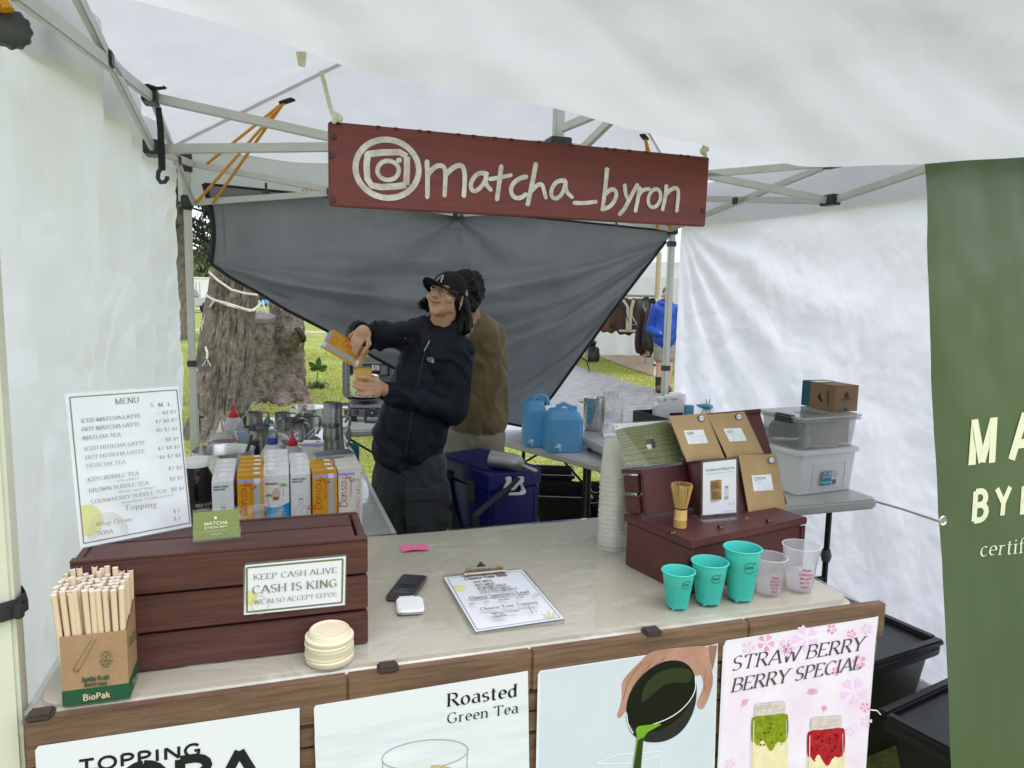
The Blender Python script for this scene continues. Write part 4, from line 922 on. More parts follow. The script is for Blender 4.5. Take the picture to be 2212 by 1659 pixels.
# --------------------------------------------------------------- dark crate on the left
def kmat(name,c1,c2,**k): return wood_mat(name,c1,c2,**k)
maro = wood_mat('stained_wood',(.105,.034,.026),(.045,.014,.013),scale=(1.5,14,34),rough=.5,bump=.4)
XL,XR,YF,YB,H1 = .055,.583,.074,.275,.226
cr = thing('wooden_crate','large dark red slatted wooden crate with an inset lid on the left of the counter','crate',KM @ MX.Translation((XL,YF,0)))
W,D = XR - XL,YB - YF
for i in range(3):
    h = .070;z = .0375 + i*.0755
    for nm,c,s in (('front_slat',(W/2,.008,z),(W,.016,h)),('back_slat',(W/2,D - .008,z),(W,.016,h)),('side_slat',(.008,D/2,z),(.0155,D - .033,h - .002)),('side_slat',(W - .008,D/2,z),(.0155,D - .033,h - .002))):
        g = MB();g.box(c,s);part(cr,nm,g,maro,bevel=.0025)
for x in (.03,W - .03):
    for y in (.026,D - .026): g = MB();g.box((x,y,H1/2 - .006),(.03,.018,H1 - .012));part(cr,'corner_post',g,maro)
for i in range(2):
    g = MB();d2 = (D - .04)/2;g.box((W/2 - .002,.02 + d2/2 + i*d2,H1 - .009),(W - .040,d2 - .003,.014));part(cr,'lid_board',g,maro,bevel=.002)
g = MB();g.box((W/2,.0095,H1 - .0005),(W,.019,.004));part(cr,'rim',g,maro)
# laminated cash sign on the crate front
CP = (K(0,YF - .003),-CB)
sg = thing('notice','laminated notice about paying cash taped to the crate front','notice',rotz(CTH,atp(*ck(480,860),*CP)))
g = MB();slab(g,CP,[ck(*q) for q in ((500,292),(525,283),(1610,186),(1625,195),(1615,745),(1600,757),(485,862),(472,850),(478,330))],.001);part(sg,'laminate',g,lam,world=True,smooth=0)
g = MB();slab(g,(CP[0] - CB*.0004,CP[1]),[ck(*q) for q in ((502,305),(1612,205),(1600,742),(488,855))],.0005,.0012);part(sg,'sheet',g,paper,world=True,smooth=0)
g = MB();
for a,b in (((520,330),(1582,235)),((1578,240),(1570,715)),((1572,714),(515,822)),((520,822),(518,330))): line(g,CP,[ck(*a),ck(*b)],.0036,.002)
txt(g,'KEEP CASH ALIVE',CP,ck(590,466),ck(1512,382),ck(590,405),.0022,thick=.15);txt(g,'CASH IS KING',CP,ck(576,618),ck(1515,535),ck(576,530),.0022,thick=.17);txt(g,'WE ALSO ACCEPT EFPOS',CP,ck(598,733),ck(1508,640),ck(598,682),.0022,thick=.14)
part(sg,'lettering',g,olive,world=True,smooth=0)
g = MB();shape(g,CP,[ck(*q) for q in [(498,590)] + [(555 + 80*math.cos(R(a)),668 + 84*math.sin(R(a))) for a in range(-110,111,15)] + [(495,748)]],.0016);part(sg,'printed_dot',g,lime,world=True,smooth=0)
g = MB()
for r_ in (86,96,106): line(g,CP,[ck(660 + r_*math.cos(R(a)),738 + r_*math.sin(R(a))) for a in range(0,361,20)],.0006,.0018)
part(sg,'printed_rings',g,mat('ring_tan',(.52,.50,.33)),world=True,smooth=0)
# --------------------------------------------------------------- menu sheet
mb0,mb1 = atz(*cm(240,1450),CZ + H1),atz(*cm(1182,1262),CZ + H1)
mx_ = (mb1 - mb0).normalized();mn = V((mx_.y,-mx_.x,0));mup = (UP*math.cos(R(9)) - mn*math.sin(R(9)));MP = (mb0,mx_.cross(mup))
ms = thing('menu_sheet','tall acrylic stand holding the white tea menu with prices','menu',rotz(CTH,mb0))
g = MB();slab(g,MP,[cm(*q) for q in ((112,147),(1070,86),(1182,1262),(240,1450))],.004);part(ms,'acrylic_holder',g,acry,world=True,bevel=.0008)
g = MB();slab(g,MP,[cm(*q) for q in ((122,158),(1062,97),(1172,1254),(250,1436))],.0006,.001);part(ms,'sheet',g,mat('menu_paper',(.70,.72,.75),rough=.18,spec=.6,coat=.6,var=.08,vs_=6),world=True,smooth=0)
g = MB()
for a,b in (((160,186),(1050,123)),((1050,123),(1158,1226)),((1158,1226),(278,1396)),((278,1396),(162,186))): line(g,MP,[cm(*a),cm(*b)],.0022,.0016)
MT = [('MENU',540,245,738,228,48,.13),('S',832,268,856,266,34,.13),('M',896,264,934,261,34,.13),('L',976,258,1000,256,34,.13),
 ('ICED MATCHA LATTE',256,396,746,352,32,.14),('HOT MATCHA LATTE',262,466,740,420,32,.14),('MATCHA TEA',268,538,580,508,32,.14),
 ('ICED HOJICHA LATTE',278,628,782,574,32,.14),('HOT HOJICHA LATTE',286,700,774,644,32,.14),('HOJICHA TEA',292,770,616,734,32,.14),
 ('KIDS BUBBLE TEA',302,884,722,828,33,.15),('(Chocolate,)',542,886,720,862,20,.14),('BROWN BUBBLE TEA',310,976,800,906,33,.15),('(Brown sugar syrup,)',552,978,850,934,20,.14),
 ('STRAWBERRY BUBBLE TEA',320,1070,940,972,33,.15),('(HomeMade Strawberry pure)',572,1066,998,996,20,.15),('Topping',592,1118,860,1088,44,.17),
 ('Whip Cream',360,1250,655,1204,34,.15),('BOBA',368,1326,498,1304,34,.15),('$8 $9',905,332,1018,322,30,.15),('$7 $8 $9',845,404,1024,388,30,.15),('$6 $7 $8',852,474,1032,458,30,.15),
 ('$8 $9',928,552,1040,540,30,.15),('$7 $8 $9',868,626,1046,608,30,.15),('$6 $7 $8',876,696,1054,678,30,.15),('$7 $8',952,790,1064,778,30,.15),('$8 $9',962,876,1074,862,30,.15),('$8 $9',974,962,1084,948,30,.15),('$ 1',992,1142,1042,1136,30,.15),('$ 3',996,1202,1050,1194,30,.15)]
for s,xa,ya,xb,yb,hh,th in MT: txt(g,s,MP,cm(xa,ya),cm(xb,yb),cm(xa - hh*.08,ya - hh),.0018,thick=th + .01)
part(ms,'lettering',g,mat('ink_menu',(.21,.23,.18)),world=True,smooth=0)
g = MB();shape(g,MP,[cm(*q) for q in [(250,1085)] + [(310 + 128*math.cos(R(a)),1204 + 130*math.sin(R(a))) for a in range(-100,96,12)] + [(272,1330)]],.0014);part(ms,'printed_dot',g,lime,world=True,smooth=0)
g = MB()
for r_ in (112,126,140,154,166): line(g,MP,[cm(480 + r_*math.cos(R(a)),1305 + r_*math.sin(R(a))) for a in range(155,376,14)],.0007,.0016)
part(ms,'printed_rings',g,MATS['ring_tan'],world=True,smooth=0)
# --------------------------------------------------------------- green card in a holder
ga,gb = atz(*cm(1184,1388),CZ + H1 + .001),atz(*cm(1584,1348),CZ + H1 + .001);gx = (gb - ga).normalized();GP = (ga,V((gx.y,-gx.x,0)) + UP*.14)
gc = thing('card_holder','small acrylic holder with a green tea shop business card on the crate lid','card holder',rotz(CTH,ga))
g = MB();slab(g,GP,[cm(*q) for q in ((1182,1124),(1570,1090),(1584,1346),(1184,1388))],.003);slab(g,GP,[cm(*q) for q in ((1182,1290),(1582,1252),(1586,1346),(1184,1388))],.002,.008);part(gc,'acrylic_holder',g,acry,world=True)
greenc = mat('card_green',(.20,.25,.075),rough=.4,spec=.4)
g = MB();slab(g,GP,[cm(*q) for q in ((1188,1142),(1562,1106),(1574,1336),(1190,1376))],.0006,.002);part(gc,'card',g,greenc,world=True,smooth=0)
crm = mat('print_cream',(.74,.74,.52),rough=.6)
g = MB();txt(g,'MATCHA',GP,cm(1278,1248),cm(1474,1232),cm(1276,1222),.003,serif=False,thick=.2);txt(g,'BYRON BAY',GP,cm(1280,1278),cm(1474,1258),cm(1279,1261),.003,serif=False,thick=.2)
line(g,GP,[cm(1332,1316),cm(1350,1322),cm(1366,1314),cm(1384,1320),cm(1400,1312),cm(1420,1310)],.0008,.003);shape(g,GP,[cm(1373 + 12*math.cos(R(a)),1182 + 13*math.sin(R(a))) for a in range(0,360,30)],.003)
txt(g,'certified organic product of Japan',GP,cm(1286,1300),cm(1466,1282),cm(1286,1292),.003,thick=.13);part(gc,'lettering',g,crm,world=True,smooth=0)
# --------------------------------------------------------------- straws in their box
kraft = mat('kraft_card',(.36,.225,.125),rough=.85,spec=.15,var=.1,vs_=20,bump=.15,bs=200)
dgreen = mat('print_dark_green',(.02,.085,.04),rough=.6)
SB = KM @ MX.Translation((.056,-.012,.0005));bxw,bxd,bxh = .102,.10,.125
sb = thing('straw_box','kraft cardboard box of jumbo paper straws at the front left of the counter','box',SB)
g = MB()
for c,s in (((bxw/2,.0006,bxh/2),(bxw,.0012,bxh)),((bxw/2,bxd + .0018,bxh*.62),(bxw,.0012,bxh*1.24)),((bxw/2,bxd/2,.0006),(bxw,bxd,.0012))): g.box(c,s)
for x in (.0006,bxw - .0006): g.add([(x,.0012,0),(x,bxd + .001,0),(x,bxd + .001,bxh*1.24),(x,.0012,bxh)],[(0,1,2,3)]);g.add([(x + .001*(1 if x < .05 else -1),.0012,0),(x + .001*(1 if x < .05 else -1),bxd + .001,0),(x + .001*(1 if x < .05 else -1),bxd + .001,bxh*1.24),(x + .001*(1 if x < .05 else -1),.0012,bxh)],[(3,2,1,0)])
part(sb,'carton',g,kraft,smooth=0)
g = MB();g.box((bxw/2,-.0006,.014),(bxw + .0016,.0008,.028));g.box((bxw + .0008,bxd/2,.014),(.0008,bxd,.028));part(sb,'green_band',g,dgreen,smooth=0)
BP = (SB @ V((0,-.001,0)),-CB);BR_ = (SB @ V((bxw + .0012,0,0)),CA)
g = MB();txt(g,'Jumbo Kraft',BP,c6(360,1468),c6(484,1456),c6(360,1446),.0006,serif=False,thick=.17);txt(g,'BioStraws',BP,c6(374,1490),c6(474,1480),c6(374,1470),.0006,serif=False,thick=.17)
for i,s in enumerate(('FSC Certified','Paper Straws','and Box')): txt(g,s,BP,c6(440 + 8*i,1382 + 11*i),c6(500 - 8*i,1376 + 11*i),c6(440 + 8*i,1374 + 11*i),.0006,serif=False,thick=.16)
line(g,BP,[c6(408,1278),c6(324,1410),c6(328,1418),c6(346,1422),c6(428,1275)],.0008,.0006);line(g,BP,[c6(336 + 11*math.cos(R(a)),1414 + 6*math.sin(R(a))) for a in range(0,361,30)],.0007,.0006)
line(g,BP,[c6(470 + 22*math.cos(R(a)),1350 + 20*math.sin(R(a))) for a in range(0,361,20)],.0008,.0006);line(g,BP,[c6(470,1366),c6(470,1348)],.0012,.0006)
line(g,BP,[c6(470 + 11*math.cos(R(a))*(1 + .2*math.sin(R(a*5))),1344 + 9*math.sin(R(a))) for a in range(0,361,20)],.0008,.0006)
part(sb,'lettering',g,mat('ink_green',(.03,.07,.035),rough=.6),world=True,smooth=0);g = MB();txt(g,'FSC CERTIFIED',BR_,c6(572,1288),c6(618,1228),c6(571,1274),.0006,serif=False,thick=.2);txt(g,'PAPER STRAWS',BR_,c6(572,1312),c6(618,1252),c6(571,1296),.0006,serif=False,thick=.2)
part(sb,'lettering',g,mat('ink_green',(.03,.07,.035),rough=.6),world=True,smooth=0)
g = MB();txt(g,'BioPak',BP,c6(368,1550),c6(488,1534),c6(368,1524),.0012,serif=False,thick=.2);part(sb,'brand_lettering',g,mat('print_tan',(.6,.47,.33),rough=.6),world=True,smooth=0);g = MB();txt(g,'BioPak',BR_,c6(584,1482),c6(612,1440),c6(583,1462),.0012,serif=False,thick=.2);part(sb,'brand_lettering',g,mat('print_tan',(.6,.47,.33),rough=.6),world=True,smooth=0)
strawm = mat('straw_kraft',(.66,.51,.35),rough=.7,spec=.2);strawt = mat('straw_white',(.8,.77,.72),rough=.7)
g = MB();g.lathe([(.0049,0),(.0049,.196)],None,12);ms0 = g.mesh('straw_tube');ms0.materials.append(strawm)
g = MB();g.lathe([(.0049,.196),(.0041,.196),(.0041,.17)],None,12);g.lathe([(.0041,.191),(.0001,.190)],None,12);ms1 = g.mesh('straw_end');ms1.materials.append(strawt)
s0 = None;cnt = 0
for j in range(8):
    for i in range(10):
        x = .007 + i*(bxw - .014)/9 + random.uniform(-.0012,.0012);y = .010 + j*(bxd - .02)/7 + random.uniform(-.001,.001)
        ax = (x - bxw/2)*.9 - .04 + random.uniform(-.015,.015);lean = random.uniform(-.01,.015) + (j - 3)*.006;up = .002 + max(0,random.gauss(.0,.004)) + (.012 if (i + j*3) % 11 == 0 and j > 2 else 0) + j*.0009
        if j > 5 and i in (2,5,6): up += .008
        m = SB @ MX.Translation((x,y,up)) @ MX.Rotation(-lean,4,'X') @ MX.Rotation(ax*.9,4,'Y') @ MX.Translation((0,0,0))
        if s0 is None:
            s0 = thing('paper_straw','kraft jumbo paper straw with a white cut end standing in the straw box','straw',m,'paper straws in the straw box');part(s0,'tube',ms0,None);part(s0,'open_end',ms1,None)
        else: dup(s0,m)
# --------------------------------------------------------------- lid stack
lidm = mat('pulp_lid',(.68,.60,.44),rough=.8,spec=.15,bump=.2,bs=400,dist=.001)
g = MB();g.lathe([(.0455,0),(.0465,.002),(.0465,.006),(.044,.008),(.0405,.0085),(.0385,.017),(.0365,.019),(.034,.018),(.033,.0155),(.0001,.0155)],None,48);lid0 = g.mesh('lid_shell',smooth=50);lid0.materials.append(lidm)
g = MB();g.sph((-.025,-.010,.0165),.004,seg=10,rings=6,sc=(1.5,1,.6));g.box((-.012,-.004,.0158),(.02,.0022,.0016));lid1 = g.mesh('sip_tab');lid1.materials.append(lidm)
L0 = None
for k in range(9):
    m = KM @ MX.Translation((.503 + random.uniform(-.0015,.0015) ,.032 + random.uniform(-.0015,.0015),.0035 + k*.0054)) @ MX.Rotation(random.uniform(-.6,.6),4,'Z') @ MX.Rotation(random.uniform(-.015,.015) + (.03 if k == 8 else 0),4,'X')
    if k == 0:
        L0 = thing('cup_lid','cream pulp cup lid inside the stack in front of the crate','lid',m,'cup lids stacked by the crate');part(L0,'shell',lid0,None);part(L0,'sip_tab',lid1,None)
    else: q = dup(L0,m,'cream pulp cup lid on top of the stack, its sip tab showing' if k == 8 else None)
# --------------------------------------------------------------- phone, card reader, note, clipboard
pc = [atz(u,v,CZ + .004) for u,v in ((838,1297),(866,1247),(918,1250),(899,1303))]
def flat_frame(q): return frame((q[0] + q[2])/2,(q[3] - q[0]) + (q[2] - q[1]),z=(0,0,1)),((q[3] - q[0]).length + (q[2] - q[1]).length)/2,((q[1] - q[0]).length + (q[2] - q[3]).length)/2
m,w_,h_ = flat_frame(pc);ph = thing('phone','black smartphone in a bronze case lying on the counter by the card reader','phone',m)
g = MB();g.prism(rrect(-w_/2,-h_/2,w_/2,h_/2,.009),0,.009);part(ph,'case',g,mat('phone_case',(.12,.085,.05),rough=.35,metal=.3),bevel=.0015)
g = MB();g.prism(rrect(-w_/2 + .003,-h_/2 + .003,w_/2 - .003,h_/2 - .003,.007),.009,.0096);part(ph,'screen',g,mat('phone_screen',(.035,.035,.038),rough=.08,spec=.8))
g = MB()
for i,yy in enumerate((.012,.003,-.006)): g.flat(rrect(-w_/2 + .012,-(yy + .003),w_/2 - .012,-(yy - .002),.002),None or MX.Identity(4),.0098)
part(ph,'screen_button',g,mat('screen_dark',(.008,.008,.01),rough=.1));g = MB();[text(g,s,MX.Rotation(math.pi,4,'Z'),0,yy,.0035,serif=False,thick=.14,align='c',z=.0099) for s,yy in (('your receipt?',.035),('How would you like',.043),('to receive',.028))];part(ph,'screen_lettering',g,mat('screen_text',(.25,.25,.26),rough=.2),smooth=0)
pc = [atz(u,v,CZ + .004) for u,v in ((858,1331),(855,1299),(912,1297),(918,1326))];m,w_,h_ = flat_frame(pc);cd = thing('card_reader','small white square card reader beside the phone','card reader',m)
g = MB();g.prism(rrect(-w_/2,-h_/2,w_/2,h_/2,.014,6),.001,.012);part(cd,'body',g,mat('reader_white',(.8,.8,.79),rough=.3),bevel=.003,bseg=3)
g = MB();g.box((0,-h_/2 - .0002,.0055),(w_*.78,.0012,.0016));part(cd,'card_slot',g,mat('slot_grey',(.12,.12,.12),rough=.4));g = MB();g.box((-.006,h_/2 - .003,.0128),(.036,.006,.0006));part(cd,'label_strip',g,paper)
pk = [atz(u,v,CZ + .004) for u,v in ((866,1193),(925,1188),(923,1175),(865,1178))];c = sum(pk,V())/4;g = MB()
m,w_,h_ = flat_frame([pk[0],pk[3],pk[2],pk[1]]);g.grid(lambda s,t: ((s - .5)*w_,(t - .5)*h_,.004*(1 - t)*math.sin(s*3.1) + .0005),8,4);solo('sticky_note',g,mat('pink_note',(.82,.16,.33),rough=.7,transl=.1),'blank pink sticky note on the back of the counter','sticky note',m=m,smooth=60,solid=0)
CBP = (K(0,0,.005),UP)
qc = [atz(*cl_(x,y),CZ + .004) for x,y in ((715,712),(548,375),(1020,330),(1270,645))];m,w_,h_ = flat_frame(qc)
cbd = thing('clipboard','clear clipboard holding the milk, sweetness and topping order sheet','clipboard',m)
g = MB();slab(g,CBP,[cl_(*q) for q in ((715,700),(545,395),(552,365),(1000,328),(1040,345),(1268,632),(1262,648),(735,713))],.003);part(cbd,'board',g,clear_mat('clip_plastic',rough=.08,body=.3,bodycol=(.55,.54,.48)),world=True)
g = MB();slab(g,CBP,[cl_(*q) for q in ((742,705),(552,385),(1012,338),(1262,628))],.0004,.001);part(cbd,'sheet',g,paper,world=True,smooth=0)
g = MB()
for a,b in (((574,390),(1008,350)),((1008,350),(1238,622)),((1238,622),(750,694)),((750,694),(574,390))): line(g,CBP,[cl_(*a),cl_(*b)],.0018,.0014)
for s,xa,ya,xb,yb,hh in (('Choose Your Milk',680,404,930,378,17),('SOY MILK',730,422,842,411,11),('OAT MILK',742,442,855,430,11),('ALMOND MILK',754,460,925,440,11),('COCONUT MILK',764,475,950,456,11),('FULL CREAM MILK',775,492,992,468,11),('Choose Sweetness Level',708,530,1062,494,18),('ZERO',702,566,738,562,8),('LESS',796,554,826,550,8),('ORIGINAL',878,544,942,537,8),('EXTRA',984,532,1026,527,8),('HEAPS',1078,521,1120,515,8),('Choose Your Topping',772,606,1110,566,18),('Whip Cream',842,636,1000,614,15),('BOBA',858,654,928,644,14),('$ 1',1060,608,1090,604,13),('$ 3',1072,625,1106,620,13)):
    txt(g,s,CBP,cl_(xa,ya),cl_(xb,yb),cl_(xa - 4,ya - hh),.0016,thick=.16)
line(g,CBP,[cl_(710,552),cl_(1122,507)],.0009,.0016)
for x,y in ((712,552),(803,542),(903,531),(997,520),(1090,510),(720,420),(732,440),(744,458),(754,474),(765,490),(830,632),(842,652)): shape(g,CBP,[cl_(x + 4*math.cos(R(a)),y + 2.6*math.sin(R(a))) for a in range(0,360,60)],.0017)
part(cbd,'lettering',g,ink,world=True,smooth=0)
g = MB();shape(g,CBP,[cl_(*q) for q in [(604,432)] + [(648 + 35*math.cos(R(a)),449 + 20*math.sin(R(a))) for a in range(-100,101,20)] + [(628,470)]],.0014);part(cbd,'printed_dot',g,lime,world=True,smooth=0)
g = MB()
for q in (((1185,632),(1160,600),(1164,578),(1180,590),(1190,625)),((1180,632),(1140,610),(1126,600),(1150,604),(1178,622)),((1190,628),(1192,600),(1205,580),(1208,600),(1196,626)),((1192,630),(1210,605),(1218,608),(1205,622)),((1176,634),(1150,628),(1138,622),(1160,620))): shape(g,CBP,[cl_(*a) for a in q],.0014)
part(cbd,'printed_leaf',g,mat('print_sage',(.50,.55,.33)),world=True,smooth=0)
a_,b_ = atz(*cl_(668,362),CZ + .012),atz(*cl_(916,338),CZ + .012);mm = frame((a_ + b_)/2,b_ - a_,z=(0,0,1));L_ = (b_ - a_).length;chrome = mat('worn_chrome',(.45,.38,.30),rough=.3,metal=.85,var=.3,vs_=60)
g = MB();g.prism([(-L_/2,-.008),(L_/2,-.008),(L_/2,.006),(-L_/2,.006)],-.003,0,mm);g.tube([mm @ V((-L_/2,-.009,.001)),mm @ V((L_/2,-.009,.001))],.003,8);g.box((0,.004,.006),(L_*.9,.003,.014),mm);part(cbd,'clip',g,chrome,world=True,bevel=.0008)
g = MB();g.box((-.006,.012,.012),(.022,.008,.004),mm);g.sph((-.006,.014,.016),.006,mm);part(cbd,'hang_tab',g,MATS['rust_brown'],world=True)
# ================================================================== right of the counter: maroon display
mar = wood_mat('painted_maroon',(.095,.026,.024),(.065,.018,.017),scale=(1,5,5),rough=.5,bump=.25,wear=(.33,.22,.15),wearpos=.645)
MQ = KM @ MX.Translation((1.354,.113,.002)) @ MX.Rotation(R(12.8),4,'Z');MW,MDp,MH = .424,.246,.14
md = thing('painted_crate','chipped maroon wooden box with an overhanging lid on the right of the counter','box',MQ)
g = MB();g.box((MW/2 - .004,MDp/2,(MH - .022)/2),(MW - .012,MDp - .012,MH - .022));part(md,'body',g,mar,bevel=.002)
g = MB();g.box((MW/2,MDp/2,MH - .0105),(MW + .006,MDp + .006,.019));part(md,'lid',g,mar,bevel=.0025)
for x in (.0,MW - .008): g = MB();g.box((x + .002,.0035,(MH - .024)/2),(.016,.006,MH - .026));part(md,'corner_trim',g,mar,bevel=.001)
MZ = CZ + .002 + MH
yaw = CTH + R(12.8);DX = V((math.cos(yaw),math.sin(yaw),0));DY = V((-DX.y,DX.x,0))
def tiltP(p,deg): u_ = UP*math.cos(R(deg)) + DY*math.sin(R(deg));n_ = DX.cross(u_);return (V(p),n_,u_)
# upper box
fb = atz(1396,1119,MZ);P1 = tiltP(fb,11);hb = (atp(1384,1016,P1[0],P1[1]) - fb).length
wb = (atz(1616,1100,MZ) - fb).length;ub = thing('display_box','maroon wooden display box with a slanted front standing on the chipped box','box',frame(fb,DX,y=P1[2]))
g = MB();g.box((wb/2,hb/2,-.005),(wb,hb - .012,.010));part(ub,'front_board',g,mar,bevel=.0015)
g = MB();g.box((wb/2,hb - .005,-.040),(wb + .012,.011,.085));part(ub,'top_board',g,mar,bevel=.0015)
for x in (.006,wb - .006):
    for y in (hb*.25,hb*.68): g = MB();g.box((x,y,-.052),(.012,hb*.36,.06));part(ub,'side_slat',g,mar,bevel=.001)
# sloping board behind the bags
b3 = atz(1618,1104,MZ);PB = tiltP(b3 + DY*.012,25)
pr = [atp(*cb(x,y),PB[0],PB[1]) for x,y in ((1660,330),(2205,1480))]
bd = thing('sloping_board','maroon sloping board propped behind the kraft tea bags','board',frame(pr[1],DX,y=PB[2]))
hh = (pr[0] - pr[1]).dot(PB[2]);g = MB();g.box((-.16,hh/2,-.008),(.33,hh,.012));part(bd,'panel',g,mar,bevel=.002)
g = MB();g.box((-.16,hh + .004,-.006),(.33,.012,.02));part(bd,'top_edge',g,mar,bevel=.002)
g = MB();g.add([(-.30,0,-.014),(-.30,hh*.8,-.014),(-.30,hh*.3,-.12),(-.29,0,-.014),(-.29,hh*.8,-.014),(-.29,hh*.3,-.12)],[(0,1,2),(5,4,3),(0,3,4,1),(1,4,5,2),(2,5,3,0)]);part(bd,'strut',g,mar)
# photo, bags
topP = fb + P1[2]*hb;PF = tiltP(topP + DY*.004,25);PFp = (PF[0],PF[1]);P3 = tiltP(b3,25);P3p = (P3[0],P3[1]);PBp = P3p
print('PLANES',(topP - P3[0]).dot(P3[1]),P3[1])
pf_ = thing('photo_frame','clear acrylic frame with a photo of a couple standing in tea fields','photo frame',atp(*cb(165,1020),*PFp))
g = MB();slab(g,PFp,[cb(*q) for q in ((5,445),(745,400),(940,935),(160,1022))],.012,.002);part(pf_,'acrylic_block',g,acry,world=True)
g = MB();slab(g,PFp,[cb(*q) for q in ((18,458),(740,412),(925,930),(172,1005))],.001,-.002);part(pf_,'photo_sky',g,mat('photo_sky',(.62,.64,.63),rough=.3),world=True,smooth=0)
def tl(t): return lerp2((18,458),(172,1005),t)
def trr(t): return lerp2((740,412),(925,930),t)
teag = mat('tea_row',(.23,.235,.085),rough=.6,col2=(.10,.11,.035),vs_=260)
edges = [(.14,.02),(.22,.08),(.29,.15),(.36,.22),(.43,.29),(.50,.37),(.57,.45),(.66,.55),(.76,.67),(.88,.82),(1,1)]
def band(i,e,off=0):
    tl_,tr_ = edges[i];n = 12;out = []
    for k in range(n + 1):
        s = k/n;a = tl(tl_*(1 - s) + tr_*s*1.0);b = trr(tl_*(1 - s) + tr_*s);q = lerp2(a,b,s);out.append((q[0],q[1] + off - (7*math.sin(s*3.14 + i) + 3*math.sin(s*9 + i*2))*(i < 10)))
    return out
for i in range(10):
    a,b = band(i,0),band(i + 1,0,-4 - i*.6);g = MB();shape(g,PFp,[cb(*q) for q in a + b[::-1]],-.0014);part(pf_,'printed_tea_row',g,teag,world=True,smooth=0)
g = MB();lo = band(10,0);shape(g,PFp,[cb(*q) for q in band(0,0,3) + lo[::-1]],-.0018);part(pf_,'printed_row_gap',g,mat('tea_gap',(.055,.06,.025),rough=.7),world=True,smooth=0)
def fig(pts,c,nm): g = MB();shape(g,PFp,[cb(*q) for q in pts],-.0009);part(pf_,nm,g,c,world=True,smooth=0)
fig([(418,655),(470,650),(492,712),(470,735),(435,715)],mat('print_slate',(.07,.08,.10)),'printed_couple');fig([(432,722),(490,715),(498,775),(482,778),(465,745),(468,778),(450,778)],mat('print_white2',(.7,.7,.68)),'printed_couple');fig([(470,650),(515,648),(545,690),(550,760),(505,768),(488,700)],mat('print_dark',(.03,.035,.045)),'printed_couple')
for x,y in ((433,632),(484,630)): fig([(x + 14*math.cos(R(a)),y + 18*math.sin(R(a))) for a in range(0,360,40)],sk,'printed_couple');fig([(x + 15*math.cos(R(a)),y - 10 + 9*math.sin(R(a))) for a in range(180,361,40)],MATS['print_dark'],'printed_couple')
for x,y in ((55,489),(718,447),(880,909),(200,962)):
    c = atp(*cb(x,y),*PFp) + (CPOS - topP).normalized()*.002;g = MB();g.sph(c,.0028,seg=10,rings=6);part(pf_,'magnet',g,mat('steel_pin',(.6,.6,.6),rough=.2,metal=1),world=True)
bagm = mat('kraft_bag',(.40,.265,.13),rough=.6,spec=.35,var=.1,vs_=14,bump=.25,bs=30,dist=.002)
labm = mat('label_white',(.74,.77,.80),rough=.4)
